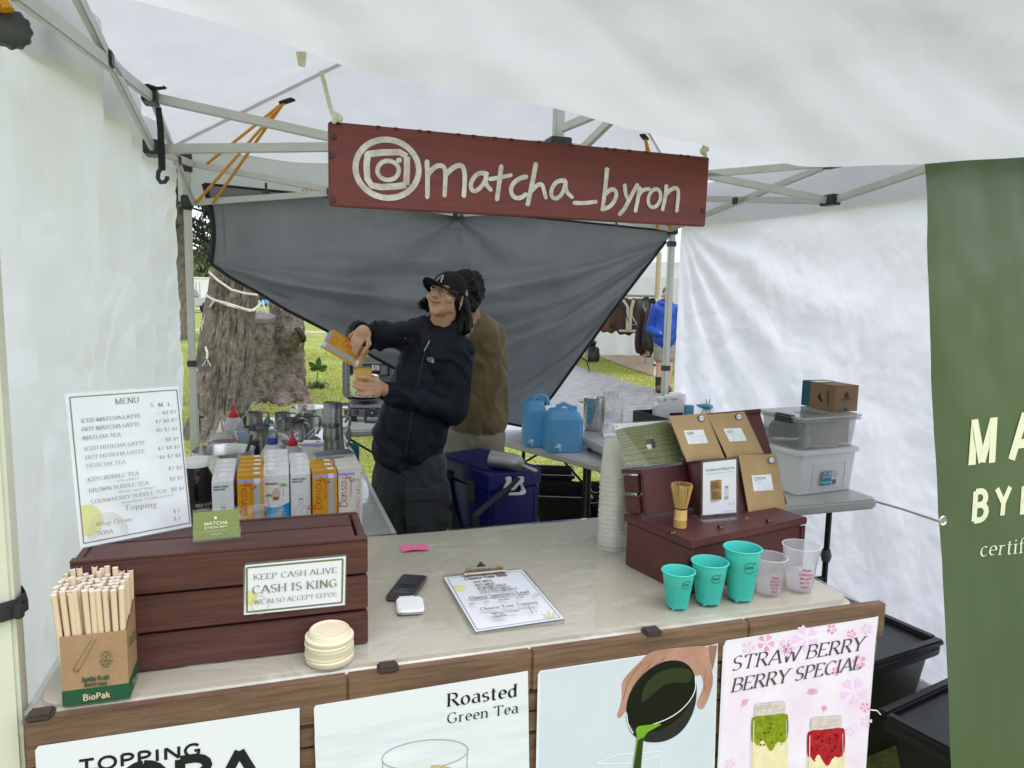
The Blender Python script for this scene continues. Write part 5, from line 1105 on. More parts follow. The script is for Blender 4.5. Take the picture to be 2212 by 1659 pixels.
def bag(label,P,q,lab,circ,price,name,lines):
    t = thing('kraft_bag',label,'tea bag',atp(*cb(*q[3]),*P),'kraft pouches of green tea on the display');n_ = V(P[1]);n_ = n_ if n_.dot(CPOS - V(P[0])) > 0 else -n_
    C4 = [atp(*cb(*a),*P) for a in q]
    def fn(s,t_):
        a = C4[0].lerp(C4[1],s);b = C4[3].lerp(C4[2],s);p = a.lerp(b,t_);e = min(1,5*min(s,1 - s))**.6*min(1,4*max(0,t_ - .16))*min(1,(1 - t_)*9)**.5
        return p + n_*(.0015 + .006*e + .0006*math.sin(t_*200)*(1 if .08 < t_ < .16 else 0))
    def bk(s,t_):
        a = C4[0].lerp(C4[1],s);b = C4[3].lerp(C4[2],s);p = a.lerp(b,t_);return p - n_*.001
    g = MB();g.grid(fn,22,44);g.grid(lambda s,t_: bk(1 - s,t_),4,4)
    e = [(s/22,0) for s in range(23)] + [(1,t_/44) for t_ in range(45)] + [(1 - s/22,1) for s in range(23)] + [(0,1 - t_/44) for t_ in range(45)]
    vs = [];fs = []
    for i,(s,t_) in enumerate(e): vs += [fn(s,t_),bk(s,t_)]
    for i in range(len(e)): j = (i + 1) % len(e);fs.append((2*i,2*i + 1,2*j + 1,2*j))
    g.add(vs,fs);part(t,'pouch',g,bagm,world=True,smooth=50)
    P2 = (V(P[0]) + n_*.0078,P[1])
    g = MB();shape(g,P2,[cb(*a) for a in lab],.0);part(t,'label',g,labm,world=True,smooth=0)
    def LP(x,y): return cb(*lerp2(lerp2(lab[0],lab[1],x),lerp2(lab[3],lab[2],x),y))
    g = MB();txt(g,name,P2,LP(.10,.28),LP(.10 + .075*len(name) + .06,.28),LP(.10,.12),.0005,thick=.16)
    line(g,P2,[LP(.10,.34),LP(.48,.31)],.0011,.0005,.0004)
    for s,x,y,x2,h in lines: txt(g,s,P2,LP(x,y),LP(x2,y),LP(x,y - h),.0005,thick=.13)
    c = LP(.2,.86);line(g,P2,[(c[0] + 2.6*math.cos(R(a)),c[1] + 2.6*math.sin(R(a))) for a in range(0,361,30)],.0005,.0005)
    part(t,'lettering',g,ink,world=True,smooth=0)
    cx,cy2 = circ;P3_ = (V(P[0]) + n_*.0035,P[1]);g = MB();shape(g,P3_,[cb(cx + 47*math.cos(R(a)),cy2 + 43*math.sin(R(a))) for a in range(0,360,15)],.001);part(t,'price_ring',g,mat('ink_navy',(.02,.02,.04),rough=.5),world=True,smooth=0)
    g = MB();shape(g,P3_,[cb(cx + 37*math.cos(R(a)),cy2 + 34*math.sin(R(a))) for a in range(0,360,15)],.0014);part(t,'price_sticker',g,labm,world=True,smooth=0)
    g = MB();txt(g,price,P3_,cb(cx - 30,cy2 + 17),cb(cx + 32,cy2 + 12),cb(cx - 30,cy2 - 14),.002,thick=.15);part(t,'price_lettering',g,black,world=True,smooth=0)
LN = [('Ceremonial Grade Matcha Green Tea',.14,.48,.92,.05),('Certified organic product of Japan',.14,.60,.90,.05),('30g   Uji, Kyoto',.42,.80,.82,.07),('MATCHA BYRON BAY',.55,.94,.95,.04)]
bag('kraft tea pouch with the 28 dollar sticker leaning beside the tea field photo',PBp,[(705,365),(1182,325),(1412,890),(940,940)],[(898,545),(1145,530),(1210,700),(958,718)],(1123,388),'$28','NAMI',LN)
bag('kraft tea pouch with the 36 dollar sticker at the top right of the display',(PBp[0] + DY*.004,PBp[1]),[(1190,345),(1660,303),(1908,835),(1450,887)],[(1400,520),(1622,512),(1700,670),(1480,683)],(1595,370),'$36','GOKU',LN)
bag('kraft hojicha pouch standing lowest on the right of the display',P3p,[(1590,858),(2065,838),(2192,1545),(1718,1577)],[(1758,1112),(2003,1097),(2035,1295),(1785,1310)],(2007,918),'$28','HOJICHA',[('Roasted Green Tea',.14,.46,.5,.05)] + LN[1:])
# ritual set sign
ra,rb = atz(*c9(716,1066),MZ),atz(*c9(946,1046),MZ);rx = (rb - ra).normalized();RP = (ra,V((rx.y,-rx.x,0)))
rs = thing('sign_holder','clear acrylic stand with a white sheet for the matcha ritual set','sign',rotz(math.atan2(rx.y,rx.x),ra))
g = MB();slab(g,RP,[cb(*q) for q in ((1128,930),(1592,880),(1590,1590),(1118,1640))],.003);Lr = (rb - ra).length;m = rotz(math.atan2(rx.y,rx.x),ra);g.box((Lr/2,-.005,.0015),(Lr*1.25,.06,.003),m);part(rs,'acrylic_holder',g,acry,world=True)
g = MB();slab(g,RP,[cb(*q) for q in ((1142,950),(1560,905),(1560,1575),(1136,1612))],.0005,.0012);part(rs,'sheet',g,paper,world=True,smooth=0)
g = MB();txt(g,'Uji Matcha Ritual Set',RP,cb(1172,1062),cb(1532,1022),cb(1170,1030),.0018,thick=.15);txt(g,'Bring the authentic Japanese tea ritual home.',RP,cb(1178,1098),cb(1524,1056),cb(1178,1084),.0018,thick=.12)
txt(g,'$ 8 0',RP,cb(1452,1476),cb(1520,1468),cb(1452,1454),.0018,thick=.13);txt(g,'Matcha Byronbay.co',RP,cb(1378,1566),cb(1538,1548),cb(1378,1552),.0018,thick=.13);part(rs,'lettering',g,ink,world=True,smooth=0)
for pts,c,nm in (([(1228,1180),(1232,1460),(1330,1440),(1376,1410),(1240,1430)],(.45,.45,.46),'printed_shade'),([(1232,1178),(1345,1162),(1374,1168),(1372,1412),(1240,1430)],(.35,.19,.07),'printed_open_box'),([(1236,1200),(1370,1180),(1372,1275),(1240,1292)],(.52,.30,.13),'printed_box_lid'),([(1250,1310),(1368,1296),(1366,1404),(1252,1420)],(.50,.33,.12),'printed_box_tray'),
                   ([(1284 + 30*math.cos(R(a)),1376 + 38*math.sin(R(a))) for a in range(0,360,20)],(.17,.25,.04),'printed_bowl'),([(1414,1248),(1464,1238),(1462,1360),(1416,1368)],(.55,.56,.57),'printed_tea_tin'),([(1414,1248),(1464,1238),(1438,1280)],(.3,.31,.32),'printed_tin_fold'),([(1412,1376),(1462,1368),(1460,1408),(1412,1415)],(.35,.35,.36),'printed_tin_base')):
    g = MB();shape(g,RP,[cb(*q) for q in pts],.0016 + .0001*len(rs.children));part(rs,nm,g,mat('pr_' + nm,c,rough=.4),world=True,smooth=0)
# whisk on its bamboo holder
wc = atz(1469,1139,MZ);wk = thing('bamboo_whisk','bamboo tea whisk standing upright on the maroon box','whisk',wc)
bam = mat('bamboo',(.52,.33,.11),rough=.4,var=.15,vs_=30,stretch=(1,1,.15));g = MB();g.lathe([(.0001,0),(.0155,.0005),(.0165,.004),(.0162,.020),(.0170,.0215),(.0162,.023),(.0158,.044),(.0150,.048),(.0135,.052)],None,24);part(wk,'handle',g,bam)
g = MB();g.lathe([(.0150,.048),(.0162,.0495),(.0160,.051),(.0150,.052)],None,20);part(wk,'binding_thread',g,black)
g = MB()
for k in range(44):
    a = 2*math.pi*k/44 + random.uniform(-.03,.03);ca,sa = math.cos(a),math.sin(a);rr = random.uniform(.92,1.05)
    g.tube([V((ca*r_*rr,sa*r_*rr,z)) for r_,z in ((.014,.050),(.0195,.075),(.0245,.100),(.0262,.108),(.0252,.1125),(.0225,.111))],.00075,5)
for k in range(22): a = 2*math.pi*k/22;g.tube([V((math.cos(a)*r_,math.sin(a)*r_,z)) for r_,z in ((.010,.05),(.008,.08),(.004,.107))],.0007,4)
part(wk,'tines',g,bam)
# price tags
def tag_(label,u,v,s,P=None):
    c = atz(u,v,MZ + .004) if P is None else P;t = thing('price_tag',label,'price tag',rotz(yaw,c));g = MB();g.box((0,0,0),(.019,.008,.0085));part(t,'block',g,mat('tag_black',(.02,.017,.012),rough=.35),bevel=.001)
    g = MB();m = frame((-.008,-.0044,-.003),(1,0,0),z=(0,-1,0));text(g,s,m,0,0,.0058,fit=.016,serif=False,thick=.2);part(t,'digits',g,mat('tag_gold',(.65,.47,.16),rough=.3,metal=.6),smooth=0)
tag_('tiny black and gold price tag in front of the whisk',1452,1149,'$35');tag_('tiny black and gold price tag before the ritual set sign',1557,1137,'$60');tag_('tiny black and gold price tag below the hojicha pouch',1661,1124,'$75')
for lab_,u,v in (('tiny price tag hooked at the foot of the left tea pouch',1514,991),('tiny price tag hooked at the foot of the right tea pouch',1592,984)): tag_(lab_,u,v,'$28',atp(u,v,PFp[0] + (CPOS - topP).normalized()*.012,PFp[1]))
# cups along the front right
teal = mat('teal_plastic',(.075,.60,.52),rough=.35,spec=.45,transl=.12,var=.03)
def cup_teal(label,ub_,vb,vr,wr,wb_,logo):
    b = atz(ub_,vb,CZ + .004);Y = b.y;s_ = b.y/F*1.0;q = atp(ub_,vr,b,V((0,-1,0)));h = q.z - b.z;r1 = wr/2*s_*1.0;r0 = wb_/2*s_
    t = thing('reusable_cup',label,'cup',rotz(CTH,b),'turquoise reusable cups lined up on the counter');zr = h*.62
    def rad(z): return r0 + (r1 - r0)*z/h
    prof = [(.0001,.004),(rad(0) - .002,.003),(rad(0),.005)]
    g = MB();g.lathe([(.0001,.006),(rad(0) - .001,.004),(rad(0),.007),(rad(zr) ,zr),(rad(zr) + .0012,zr + .001),(rad(h) - .001,h - .004),(rad(h) + .0022,h - .003),(rad(h) + .0026,h - .0012),(rad(h) + .001,h),(rad(h) - .0018,h - .001),(rad(0) - .0025,.010),(.0001,.010)],None,48);part(t,'body',g,teal,smooth=50)
    g = MB();n = 44
    for k in range(n):
        a = 2*math.pi*k/n;g.beam((math.cos(a)*rad(.008),math.sin(a)*rad(.008),.008),(math.cos(a)*rad(zr),math.sin(a)*rad(zr),zr),.0018,.0022,up=(-math.sin(a),math.cos(a),0))
    part(t,'ribbed_sleeve',g,teal)
    g = MB();[g.box((math.cos(a)*(r0 - .003),math.sin(a)*(r0 - .003),.0025),(.009,.004,.005),MX.Rotation(0,4,'Z')) for a in (.6,2.2,3.8,5.4)];part(t,'foot',g,teal,bevel=.0008)
    # logo wrapped on the side towards the viewer
    lz = h*(.70 if h > .1 else .74);lu = logo;g = MB();R_ = rad(lz) + .0012;a0 = math.atan2(-math.cos(0) ,0) + lu;rr = h*.105
    def wrap(x,y): a = -math.pi/2 + lu - CTH*0 + x/R_;rz = rad(lz + y) + .0014;return V((math.cos(a)*rz,math.sin(a)*rz,lz + y))
    def wl(pts,wd):
        vs = [];fs = []
        for i,(x,y) in enumerate(pts):
            a = pts[max(0,i - 1)];b_ = pts[min(len(pts) - 1,i + 1)];dx,dy = b_[0] - a[0],b_[1] - a[1];L = math.hypot(dx,dy) or 1;vs += [wrap(x - dy/L*wd/2,y + dx/L*wd/2),wrap(x + dy/L*wd/2,y - dx/L*wd/2)]
        fs = [(2*i + 1,2*i,2*i + 2,2*i + 3) for i in range(len(pts) - 1)];g.add(vs,fs)
    wl(arc(0,0,rr,rr,55,330,24),.0012);wl([(rr*.57,rr*.82),(rr*.95,rr*1.1)],.0011);wl([(rr*.95,rr*1.1),(rr*.95,rr*.6)],.0011);wl([(rr*.95,rr*.62),(rr*.5,rr*.62)],.0011)
    x = -rr*.75;hh_ = rr*.42
    for ch in 'cercle.':
        wd,stt = GL[ch]
        for pl in stt:
            wl([(x + px*hh_*1.1,-rr*.15 + py*hh_*1.25) for px,py in pl],hh_*.26)
        x += (wd + .06)*hh_*1.1
    part(t,'logo',g,mat('ink_darkteal',(.03,.08,.085),rough=.5),smooth=0)
cup_teal('smallest turquoise ribbed cup at the left end of the row',1462,1311,1231,72,44,.02)
cup_teal('middle sized turquoise ribbed cup',1529,1301,1211,80,50,-.16)
cup_teal('tallest turquoise ribbed cup beside the frosted cups',1598,1293,1181,81,50,-.15)
frost = clear_mat('frosted_plastic',rough=.25,body=.40,bodycol=(.88,.87,.92),fres=1.35,tint=(.97,.96,.98))
frost_y = clear_mat('frosted_plastic_warm',rough=.3,body=.55,bodycol=(1,.97,.88),fres=1.35,bt=.6)
def frosted(label,b,h,r1,r0,flip=False,group=None,textrot=None,m_=None,mesh_from=None):
    mtx = rotz(CTH,b) if not flip else rotz(CTH,b) @ MX.Translation((0,0,h)) @ MX.Rotation(math.pi,4,'X')
    if mesh_from is not None: return dup(mesh_from,mtx)
    t = thing('frosted_cup',label,'cup',mtx,group);g = MB()
    g.lathe([(.0001,.004),(r0 - .003,.003),(r0,.006),(r0 + (r1 - r0)*.8,h*.8),(r0 + (r1 - r0)*.8 + .0012,h*.81),(r1,h - .003),(r1 + .0018,h - .001),(r1 + .001,h)],None,40);part(t,'body',g,m_ or frost,smooth=50)
    g = MB();g.lathe([(r1 - .0002,h - .0012),(r1 + .0016,h - .0012),(r1 + .0016,h + .0004),(r1 - .0002,h + .0004)],None,40);part(t,'rim',g,clear_mat('frost_rim',rough=.2,body=.85,bodycol=(.95,.95,.95)),smooth=50)
    if textrot is not None:
        g = MB();lines = ['Please','return to','the pink','bin for','reuse'];hh_ = h*.062
        for li,s in enumerate(lines):
            W = text_w(s,.06)*hh_;x = -W/2;y0 = h*.52 - li*hh_*1.55
            for ch in s:
                if ch == ' ': x += .36*hh_;continue
                wd,stt = GL[ch]
                for pl in stt:
                    vs = []
                    for i in range(len(pl)):
                        a = pl[max(0,i - 1)];c = pl[min(len(pl) - 1,i + 1)];dx,dy = c[0] - a[0],c[1] - a[1];L = math.hypot(dx,dy) or 1
                        for sg_ in (1,-1):
                            px = x + (pl[i][0] - sg_*dy/L*.1)*hh_;py = y0 + (pl[i][1] + sg_*dx/L*.1)*hh_;rz = r0 + (r1 - r0)*py/h + .0012;aa = -math.pi/2 + textrot + px/rz;vs.append(V((math.cos(aa)*rz,math.sin(aa)*rz,py)))
                    g.add(vs,[(2*i + 1,2*i,2*i + 2,2*i + 3) for i in range(len(pl) - 1)])
                x += (wd + .06)*hh_
        part(t,'lettering',g,mat('ink_magenta',(.42,.02,.13),rough=.5),smooth=0)
    return t
def fcup(label,ub_,vb,vr,wr,wb_,rot):
    b = atz(ub_,vb,CZ + .004);q = atp(ub_,vr,b,V((0,-1,0)));s_ = b.y/F;frosted(label,b,q.z - b.z,wr/2*s_,wb_/2*s_,textrot=rot)
fcup('shorter frosted clear plastic cup with pink return notice',1659,1280,1201,75,53,-.2);fcup('taller frosted clear plastic cup at the right end of the row',1725,1272,1177,80,56,-.27)
# stacks of upside-down cups
pink = mat('ink_palepink',(.55,.25,.28),rough=.6)
def stack(base,n,r1,r0,h,dz,grp,lab):
    first = None
    for k in range(n):
        b = base + V((random.uniform(-.0012,.0012),random.uniform(-.0012,.0012),dz*k))
        if first is None: first = frosted(lab,b,h,r1,r0,flip=True,group=grp,m_=frost_y)
        else: dup(first,rotz(CTH,b) @ MX.Translation((0,0,h)) @ MX.Rotation(math.pi,4,'X'))
    return first
sb1 = atz(1322,1180,CZ + .004);stack(sb1,17,.0415,.034,.11,.0133,'upside down cups in the tall front stack','frosted plastic cup upside down in the tall stack left of the maroon box')
sb2 = sb1 + CA*.055 + CB*.085;stack(sb2,12,.0415,.034,.11,.0133,'upside down cups in the rear stack','frosted plastic cup upside down in the stack half hidden behind the maroon box')
# glass dish lid showing behind the left crate
gl_ = clear_mat('clear_glass',rough=.02,body=.03,fres=1.5,bodycol=(.6,.65,.65));c = K(.30,.36,.115);c = atz(563,1106,CZ + .20)
g = MB();g.lathe([(.042,-.195),(.046,-.19),(.048,-.02),(.052,0),(.054,.003),(.051,.006),(.047,.003),(.044,-.18)],None,40);o = solo('glass_jar',g,gl_,'wide clear glass jar whose rim shows behind the dark crate','jar',m=MX.Translation(c),smooth=50)
# ================================================================== sign board, banner
SP_ = (T(0,-.01,0),-TB)
def TQ(u,v,b=-.01): return atp(u,v,T(0,b,0),TB)
qs = [TQ(*cs_(*p)) for p in ((148,240),(2132,428),(2110,788),(152,680))]
redw = wood_mat('painted_red_board',(.165,.024,.017),(.10,.014,.011),scale=(1.2,1,18),rough=.5,bump=.3,wear=(.09,.012,.01),wearpos=.66)
ss = thing('hanging_sign','red painted wooden sign with the white handle name, hung on ropes at the front','sign',rotz(TH,(qs[3] + qs[2])/2))
g = MB();slab(g,SP_,[cs_(*p) for p in ((148,240),(2132,428),(2110,788),(152,680))],.018);part(ss,'board',g,redw,world=True,bevel=.002)
whitep = mat('brush_white',(.66,.64,.60),rough=.6,col2=(.40,.33,.31),vs_=38,stretch=(1,1,1));KS = (qs[0] - qs[1]).length/1984
SPl = (SP_[0],SP_[1]);g = MB()
def bl(pts,w,w2=None):
    pts = chaikin(list(pts),2,False) if len(pts) < 10 and len(pts) > 2 else list(pts);line(g,SPl,[cs_(*p) for p in pts],w*KS,.0006,(w2 or w)*KS)
    for q,ww in ((pts[0],w),(pts[-1],w2 or w)): shape(g,SPl,[cs_(q[0] + ww*.5*math.cos(R(a))*random.uniform(.85,1.1),q[1] + ww*.5*math.sin(R(a))*random.uniform(.85,1.1)) for a in range(0,360,36)],.0006)
bl([(453 + 165*math.cos(R(a)),488 + 152*math.sin(R(a)) + 8*math.cos(R(a))) for a in range(-80,282,10)],27)
bl([(352,412),(430,403),(520,402),(556,425),(556,500),(552,572),(500,580),(420,584),(372,575),(350,540),(346,470),(352,410)],29)
bl([(458 + 56*math.cos(R(a)),497 + 50*math.sin(R(a))) for a in range(-60,302,15)],20)
g.k += 5;shape(g,SPl,[cs_(515 + 15*math.cos(R(a)),444 + 14*math.sin(R(a))) for a in range(0,360,24)],.0008)
for s in (([(660,452),(664,520),(662,636)],24),([(664,520),(700,478),(735,468),(757,490),(756,545),(752,628)],23),([(756,520),(800,478),(838,468),(854,490),(858,545),(852,630)],24),   # m
          ([(972,515),(935,508),(905,530),(886,570),(892,602),(918,605),(950,575),(970,530)],22),([(966,520),(966,570),(992,598)],22),  # a
          ([(1046,478),(1036,560),(1024,648)],24),([(988,542),(1040,534),(1096,522)],20),  # t
          ([(1176,530),(1140,538),(1102,570),(1094,612),(1118,642),(1150,640),(1174,622)],23),  # c
          ([(1226,466),(1208,560),(1184,672)],25),([(1196,612),(1232,572),(1260,568),(1268,600),(1278,638)],22),  # h
          ([(1376,550),(1336,552),(1308,590),(1304,630),(1330,648),(1364,622),(1382,560)],22),([(1378,556),(1384,610),(1414,636)],22),  # a
          ([(1426,666),(1480,668),(1538,660)],21),  # _
          ([(1596,492),(1588,580),(1572,700)],24),([(1588,620),(1618,592),(1646,604),(1640,650),(1612,686),(1576,700)],23),  # b
          ([(1688,576),(1692,620),(1706,648)],22),([(1752,574),(1716,640),(1686,700),(1662,724)],23),  # y
          ([(1764,590),(1758,640),(1744,706)],23),([(1760,628),(1782,598),(1814,594)],21),  # r
          ([(1842 + 32*math.cos(R(a))*1.02,642 + 46*math.sin(R(a)) - 12*math.cos(R(a))) for a in range(-100,262,18)],21),  # o
          ([(1904,580),(1898,640),(1884,700)],23),([(1900,622),(1936,590),(1962,590),(1968,620),(1958,706)],23)):  # n
    bl(s[0],s[1],s[1]*.92)
part(ss,'lettering',g,whitep,world=True,smooth=0,kind=None)
for x,y in ((176,322),(165,420),(172,650),(2098,705)):
    c = TQ(*cs_(x,y)) - TB*.002;g = MB();g.lathe([(.0001,.002),(.004,.0015),(.0055,0)],frame(c,TA,z=-TB),10);part(ss,'screw',g,MATS['rust_brown'],world=True)
g = MB()
for x in (200,408,500,622,672,826,905,1015,1100,1246,1412,1596,1640,1715,1800,1985,2020):
    c = atp(*cs_(x,240 + (x - 148)*188/1984),*SP_) ;g.box((0,0,-.0027),(.0075,.0184,.006),frame(c + TB*.009,TA,y=TB))
part(ss,'edge_stain',g,mat('dark_stain',(.06,.012,.01),rough=.8),world=True,smooth=0,kind='stuff')
ropem = MATS['rope'];g = MB();g.tube([TQ(*cs_(p[0],p[1]),b=-.02) for p in ((110,-20),(130,60),(148,130),(165,195),(186,222),(195,240))],.0038,7);part(ss,'rope',g,ropem,world=True)
g = MB();[g.sph(TQ(*cs_(x,y),b=-.02),r_,seg=8,rings=6,sc=(1,1,1.2)) for x,y,r_ in ((186,215,.007),(206,226,.006),(178,238,.005))];part(ss,'rope_knot',g,ropem,world=True)
g = MB();[g.sph(TQ(*cs_(x,y),b=-.02),r_,seg=8,rings=6,sc=(1,1,1.2)) for x,y,r_ in ((2100,395,.0075),(2118,385,.005))];g.tube([TQ(*cs_(2104,395),b=-.02),TQ(*cs_(2110,425),b=-.015)],.004,6);g.tube([TQ(*cs_(2104,395),b=-.02),TQ(*cs_(2098,300),b=-.05)],.003,6);part(ss,'rope_knot',g,ropem,world=True)
g = MB();p0 = TQ(643,118,b=-.1);[g.tube([p0 + V((.004*k,0,.004)),p0 + V((.004*k + random.uniform(-.004,.004),0,-random.uniform(.010,.022)))],.0028,6) for k in range(4)];part(ss,'frayed_end',g,ropem,world=True)
# banner
bann = mat('banner_green',(.088,.125,.058),rough=.33,spec=.5,var=.10,vs_=1.5,transl=.12,bump=.12,bs=160,dist=.001)
EP = [(1990,300),(1993,356),(1997,500),(2003,640),(2010,800),(2019,960),(2029,1130),(2038,1290),(2047,1450),(2058,1659),(2075,1900)]
def ban(s,t):
    k = t*(len(EP) - 1);i = min(int(k),len(EP) - 2);e = lerp2(EP[i],EP[i + 1],k - i)
    p = atp(*e,T(0,-.045,0),TB);d = .010*fbm(s*5,t*4,3) + .006*math.sin(s*14 + t*6)*max(0,.6 - t)*2
    return p + TA*(1.02*s) - TB*(d + .03*math.sin(math.pi*s)*t)
g = MB();g.grid(ban,50,70);bn_ = thing('banner','tall green vinyl banner with cream lettering at the right of the stall','banner',ban(0.5,1));part(bn_,'vinyl_sheet',g,bann,world=True,smooth=70)
BNP = (T(0,-.048,0) - TB*.014,-TB)
g = MB()
def c9r(x,y): return ((3000 + x/1.2764)/1.8517,(1300 + y/1.2764)/1.8517)
for s,x,y0_,y1_,wd,x2,dy in (('M',1130,488,720,.20,1262,-16),('A',1340,462,690,.20,1470,-16),('T',1540,440,668,.20,1650,-14),('C',1745,420,645,.20,1850,-14),('H',1950,400,625,.20,2060,-14),('A',2150,380,600,.20,2280,-16),('B',1142,855,1008,.2,1212,-12),('Y',1250,838,978,.2,1325,-12),('R',1372,826,968,.2,1450,-12),('O',1500,815,950,.2,1590,-12),('N',1640,802,935,.2,1725,-12),('B',1860,785,912,.2,1930,-10),('A',1985,772,900,.2,2080,-12),('Y',2110,760,886,.2,2190,-12)):
    txt(g,s,BNP,c9r(x,y1_),c9r(x2,y1_ + dy),c9r(x,y0_),.0,serif=False,thick=wd if s not in 'BYRON' else .2)
txt(g,'certified organic product of Japan',BNP,c9r(1186,1188),c9r(2330,1029),c9r(1186,1112),.0,thick=.13)
vv = []
for p in g.v:
    p = V(p);t = .5
    for _ in range(12):
        e = ban(0,t);t = min(1,max(0,t + (e.z - p.z)/3.2))
    s = (p - ban(0,t)).dot(TA)/1.02;q = ban(s,t);vv.append(tuple(q + TA*(p - q).dot(TA) - TB*.0015 + UP*(p.z - q.z)))
g.v = vv;part(bn_,'lettering',g,crm,world=True,smooth=0)
c = atp(*c9r(985,1000),T(0,-.075,0),TB);g = MB();g.lathe([(.007,0),(.011,.002),(.013,0)],frame(c,TA,z=-TB),20);g.lathe([(.0001,-.0002),(.0085,-.0002)],frame(c,TA,z=-TB),16);part(bn_,'eyelet',g,MATS['steel_pin'],world=True)
# ================================================================== left side table with drink making things
LZ = .78
LT = MX.Translation(T(.09,1.02,0)) @ MX.Rotation(TH,4,'Z')     # origin front-left corner; x right, y back
greyt = mat('table_grey',(.50,.50,.465),rough=.3,col2=(.42,.42,.39),vs_=3,bump=.08,bs=200)
def ftable(label,m,W,D,z,name='folding_table',legs=True,cover=False,mt=greyt):
    t = thing(name,label,'table',m);g = MB();g.prism(rrect(0,0,W,D,.045,5),z - .045,z);part(t,'tabletop',g,mt,bevel=.01,bseg=3)
    ax = W > D
    for s in (.12,.88):
        for r_ in (.1,.9):
            x,y = (W*s,D*r_) if ax else (W*r_,D*s);g = MB();g.tube([(x,y,.0),(x,y,z - .045)],.014,8);part(t,'leg',g,MATS['black_steel'])
        g = MB();a,b = ((W*s,D*.1),(W*s,D*.9)) if ax else ((W*.1,D*s),(W*.9,D*s));g.tube([(*a,z*.42),(*b,z*.42)],.011,8);part(t,'crossbar',g,MATS['black_steel'])
        g = MB();g.tube([((a[0] + b[0])/2,(a[1] + b[1])/2,z*.42),(W*(.12 + .76*.5),D*.5,z - .06) if ax else (W*.5,D*.5,z - .06)],.008,8);part(t,'strut',g,MATS['black_steel'])
    return t
lt_ = ftable('grey folding table on the left, crowded with milk cartons and steel jugs',LT,.74,2.18,LZ)
g = MB();g.grid(lambda s,t: (-.01 + .76*s,.02 + 2.12*t,LZ + .003 - (.05*max(0,s - .97)/.03 if s > .97 else 0)),40,20);solo('table_cover',g,film,'clear plastic sheet over the crowded left table','table cover',m=LT,smooth=60)
# cartons
def cmat(n,c,**k): return mat(n,c,rough=.38,spec=.5,**k)
cwh = cmat('carton_white',(.74,.74,.74));cye = cmat('carton_yellow',(.66,.33,.015),var=.06,vs_=60);cbl = cmat('carton_blue',(.0,.26,.58));cvi = cmat('carton_violet',(.36,.35,.68));ccr = cmat('carton_cream',(.70,.68,.60));cred = cmat('print_crimson',(.48,.02,.05));cor = cmat('print_rust',(.55,.05,.01));cteal = cmat('print_teal_ink',(.0,.17,.14));cgn = cmat('print_leaf',(.12,.33,.03));cbr = cmat('print_cocoa',(.28,.12,.06));cpc = cmat('print_peach',(.62,.45,.38))
XI = MX.Rotation(R(90),4,'X')      # xy plane -> front face (x right, y up)
def ff(y=-.0003): return MX.Translation((0,y,0)) @ XI
def brick_body(g,w,d,h,slant=.012):
    g.add([(0,0,0),(w,0,0),(w,d,0),(0,d,0),(0,0,h),(w,0,h),(w,d,h + slant),(0,d,h + slant)],[(0,3,2,1),(4,5,6,7),(0,1,5,4),(1,2,6,5),(2,3,7,6),(3,0,4,7)])
def tlines(g,m,x0,x1,y0,y1,n,wd,lift=0):
    for i in range(n):
        y = y0 + (y1 - y0)*i/max(1,n - 1);x = x0
        while x < x1 - .002: L = random.uniform(.003,.009);stroke(g,[(x,y),(min(x1,x + L),y)],m,lambda a,b,t: wd,lift);x += L + .0016
def oat(m,label,full=True):
    t = thing('milk_carton',label,'milk carton',m,'oat milk cartons');w,d,h = .066,.064,.215
    g = MB();brick_body(g,w,d,h);g.box((w/2,d - .002,h + .014),(w,.002,.012));part(t,'carton',g,cwh,bevel=.0012)
    g = MB();g.lathe([(.0001,.014),(.0135,.0135),(.015,.012),(.0155,.0),(.0165,-.002)],MX.Translation((w*.5,d*.42,h + .006)) @ MX.Rotation(R(11),4,'X'),20);part(t,'cap',g,mat('cap_white',(.8,.8,.8),rough=.35))
    g = MB();text(g,'MINOR FIGURES',ff(),.006,h - .019,.0056,serif=False,thick=.24,fit=.045);text(g,'BARISTA OAT',ff(),.006,h - .028,.0056,serif=False,thick=.24,fit=.036);part(t,'lettering',g,cteal,smooth=0)
    if full:   # plain line figure holding a bird: only loose outlines
        g = MB();F_ = ff();z_ = .00
        def L(p): stroke(g,[(x*w,y*h) for x,y in p],F_,lambda a,b,t: .0007)
        L([(.46,.52),(.50,.50),(.55,.52),(.62,.50),(.70,.49),(.80,.44),(.84,.38),(.80,.33),(.72,.35)]);L([(.46,.52),(.36,.48),(.22,.45),(.16,.38),(.20,.33),(.32,.34)]);L([(.32,.34),(.30,.28),(.36,.22),(.5,.20),(.64,.22),(.68,.29),(.66,.33)]);L(arc(.62,.40,.13,.07,60,250,8));L([(.42,.37),(.52,.36),(.60,.38)]);L([(.42,.5),(.40,.60),(.46,.66),(.56,.66),(.62,.60),(.60,.5)]);L(arc(.51,.59,.07,.055,180,360,6))
        part(t,'printed_figure',g,mat('ink_fine',(.12,.12,.13)));g = MB();g.flat([(.43*w,.605*h),(.59*w,.605*h),(.58*w,.585*h),(.44*w,.585*h)],F_,.0002);g.flat([(.42*w,0),(.47*w,0),(.48*w,.20*h),(.40*w,.20*h)],F_,.0002);g.flat([(.54*w,0),(.60*w,0),(.62*w,.20*h),(.55*w,.20*h)],F_,.0002);part(t,'printed_teal',g,cteal,smooth=0)
    return t
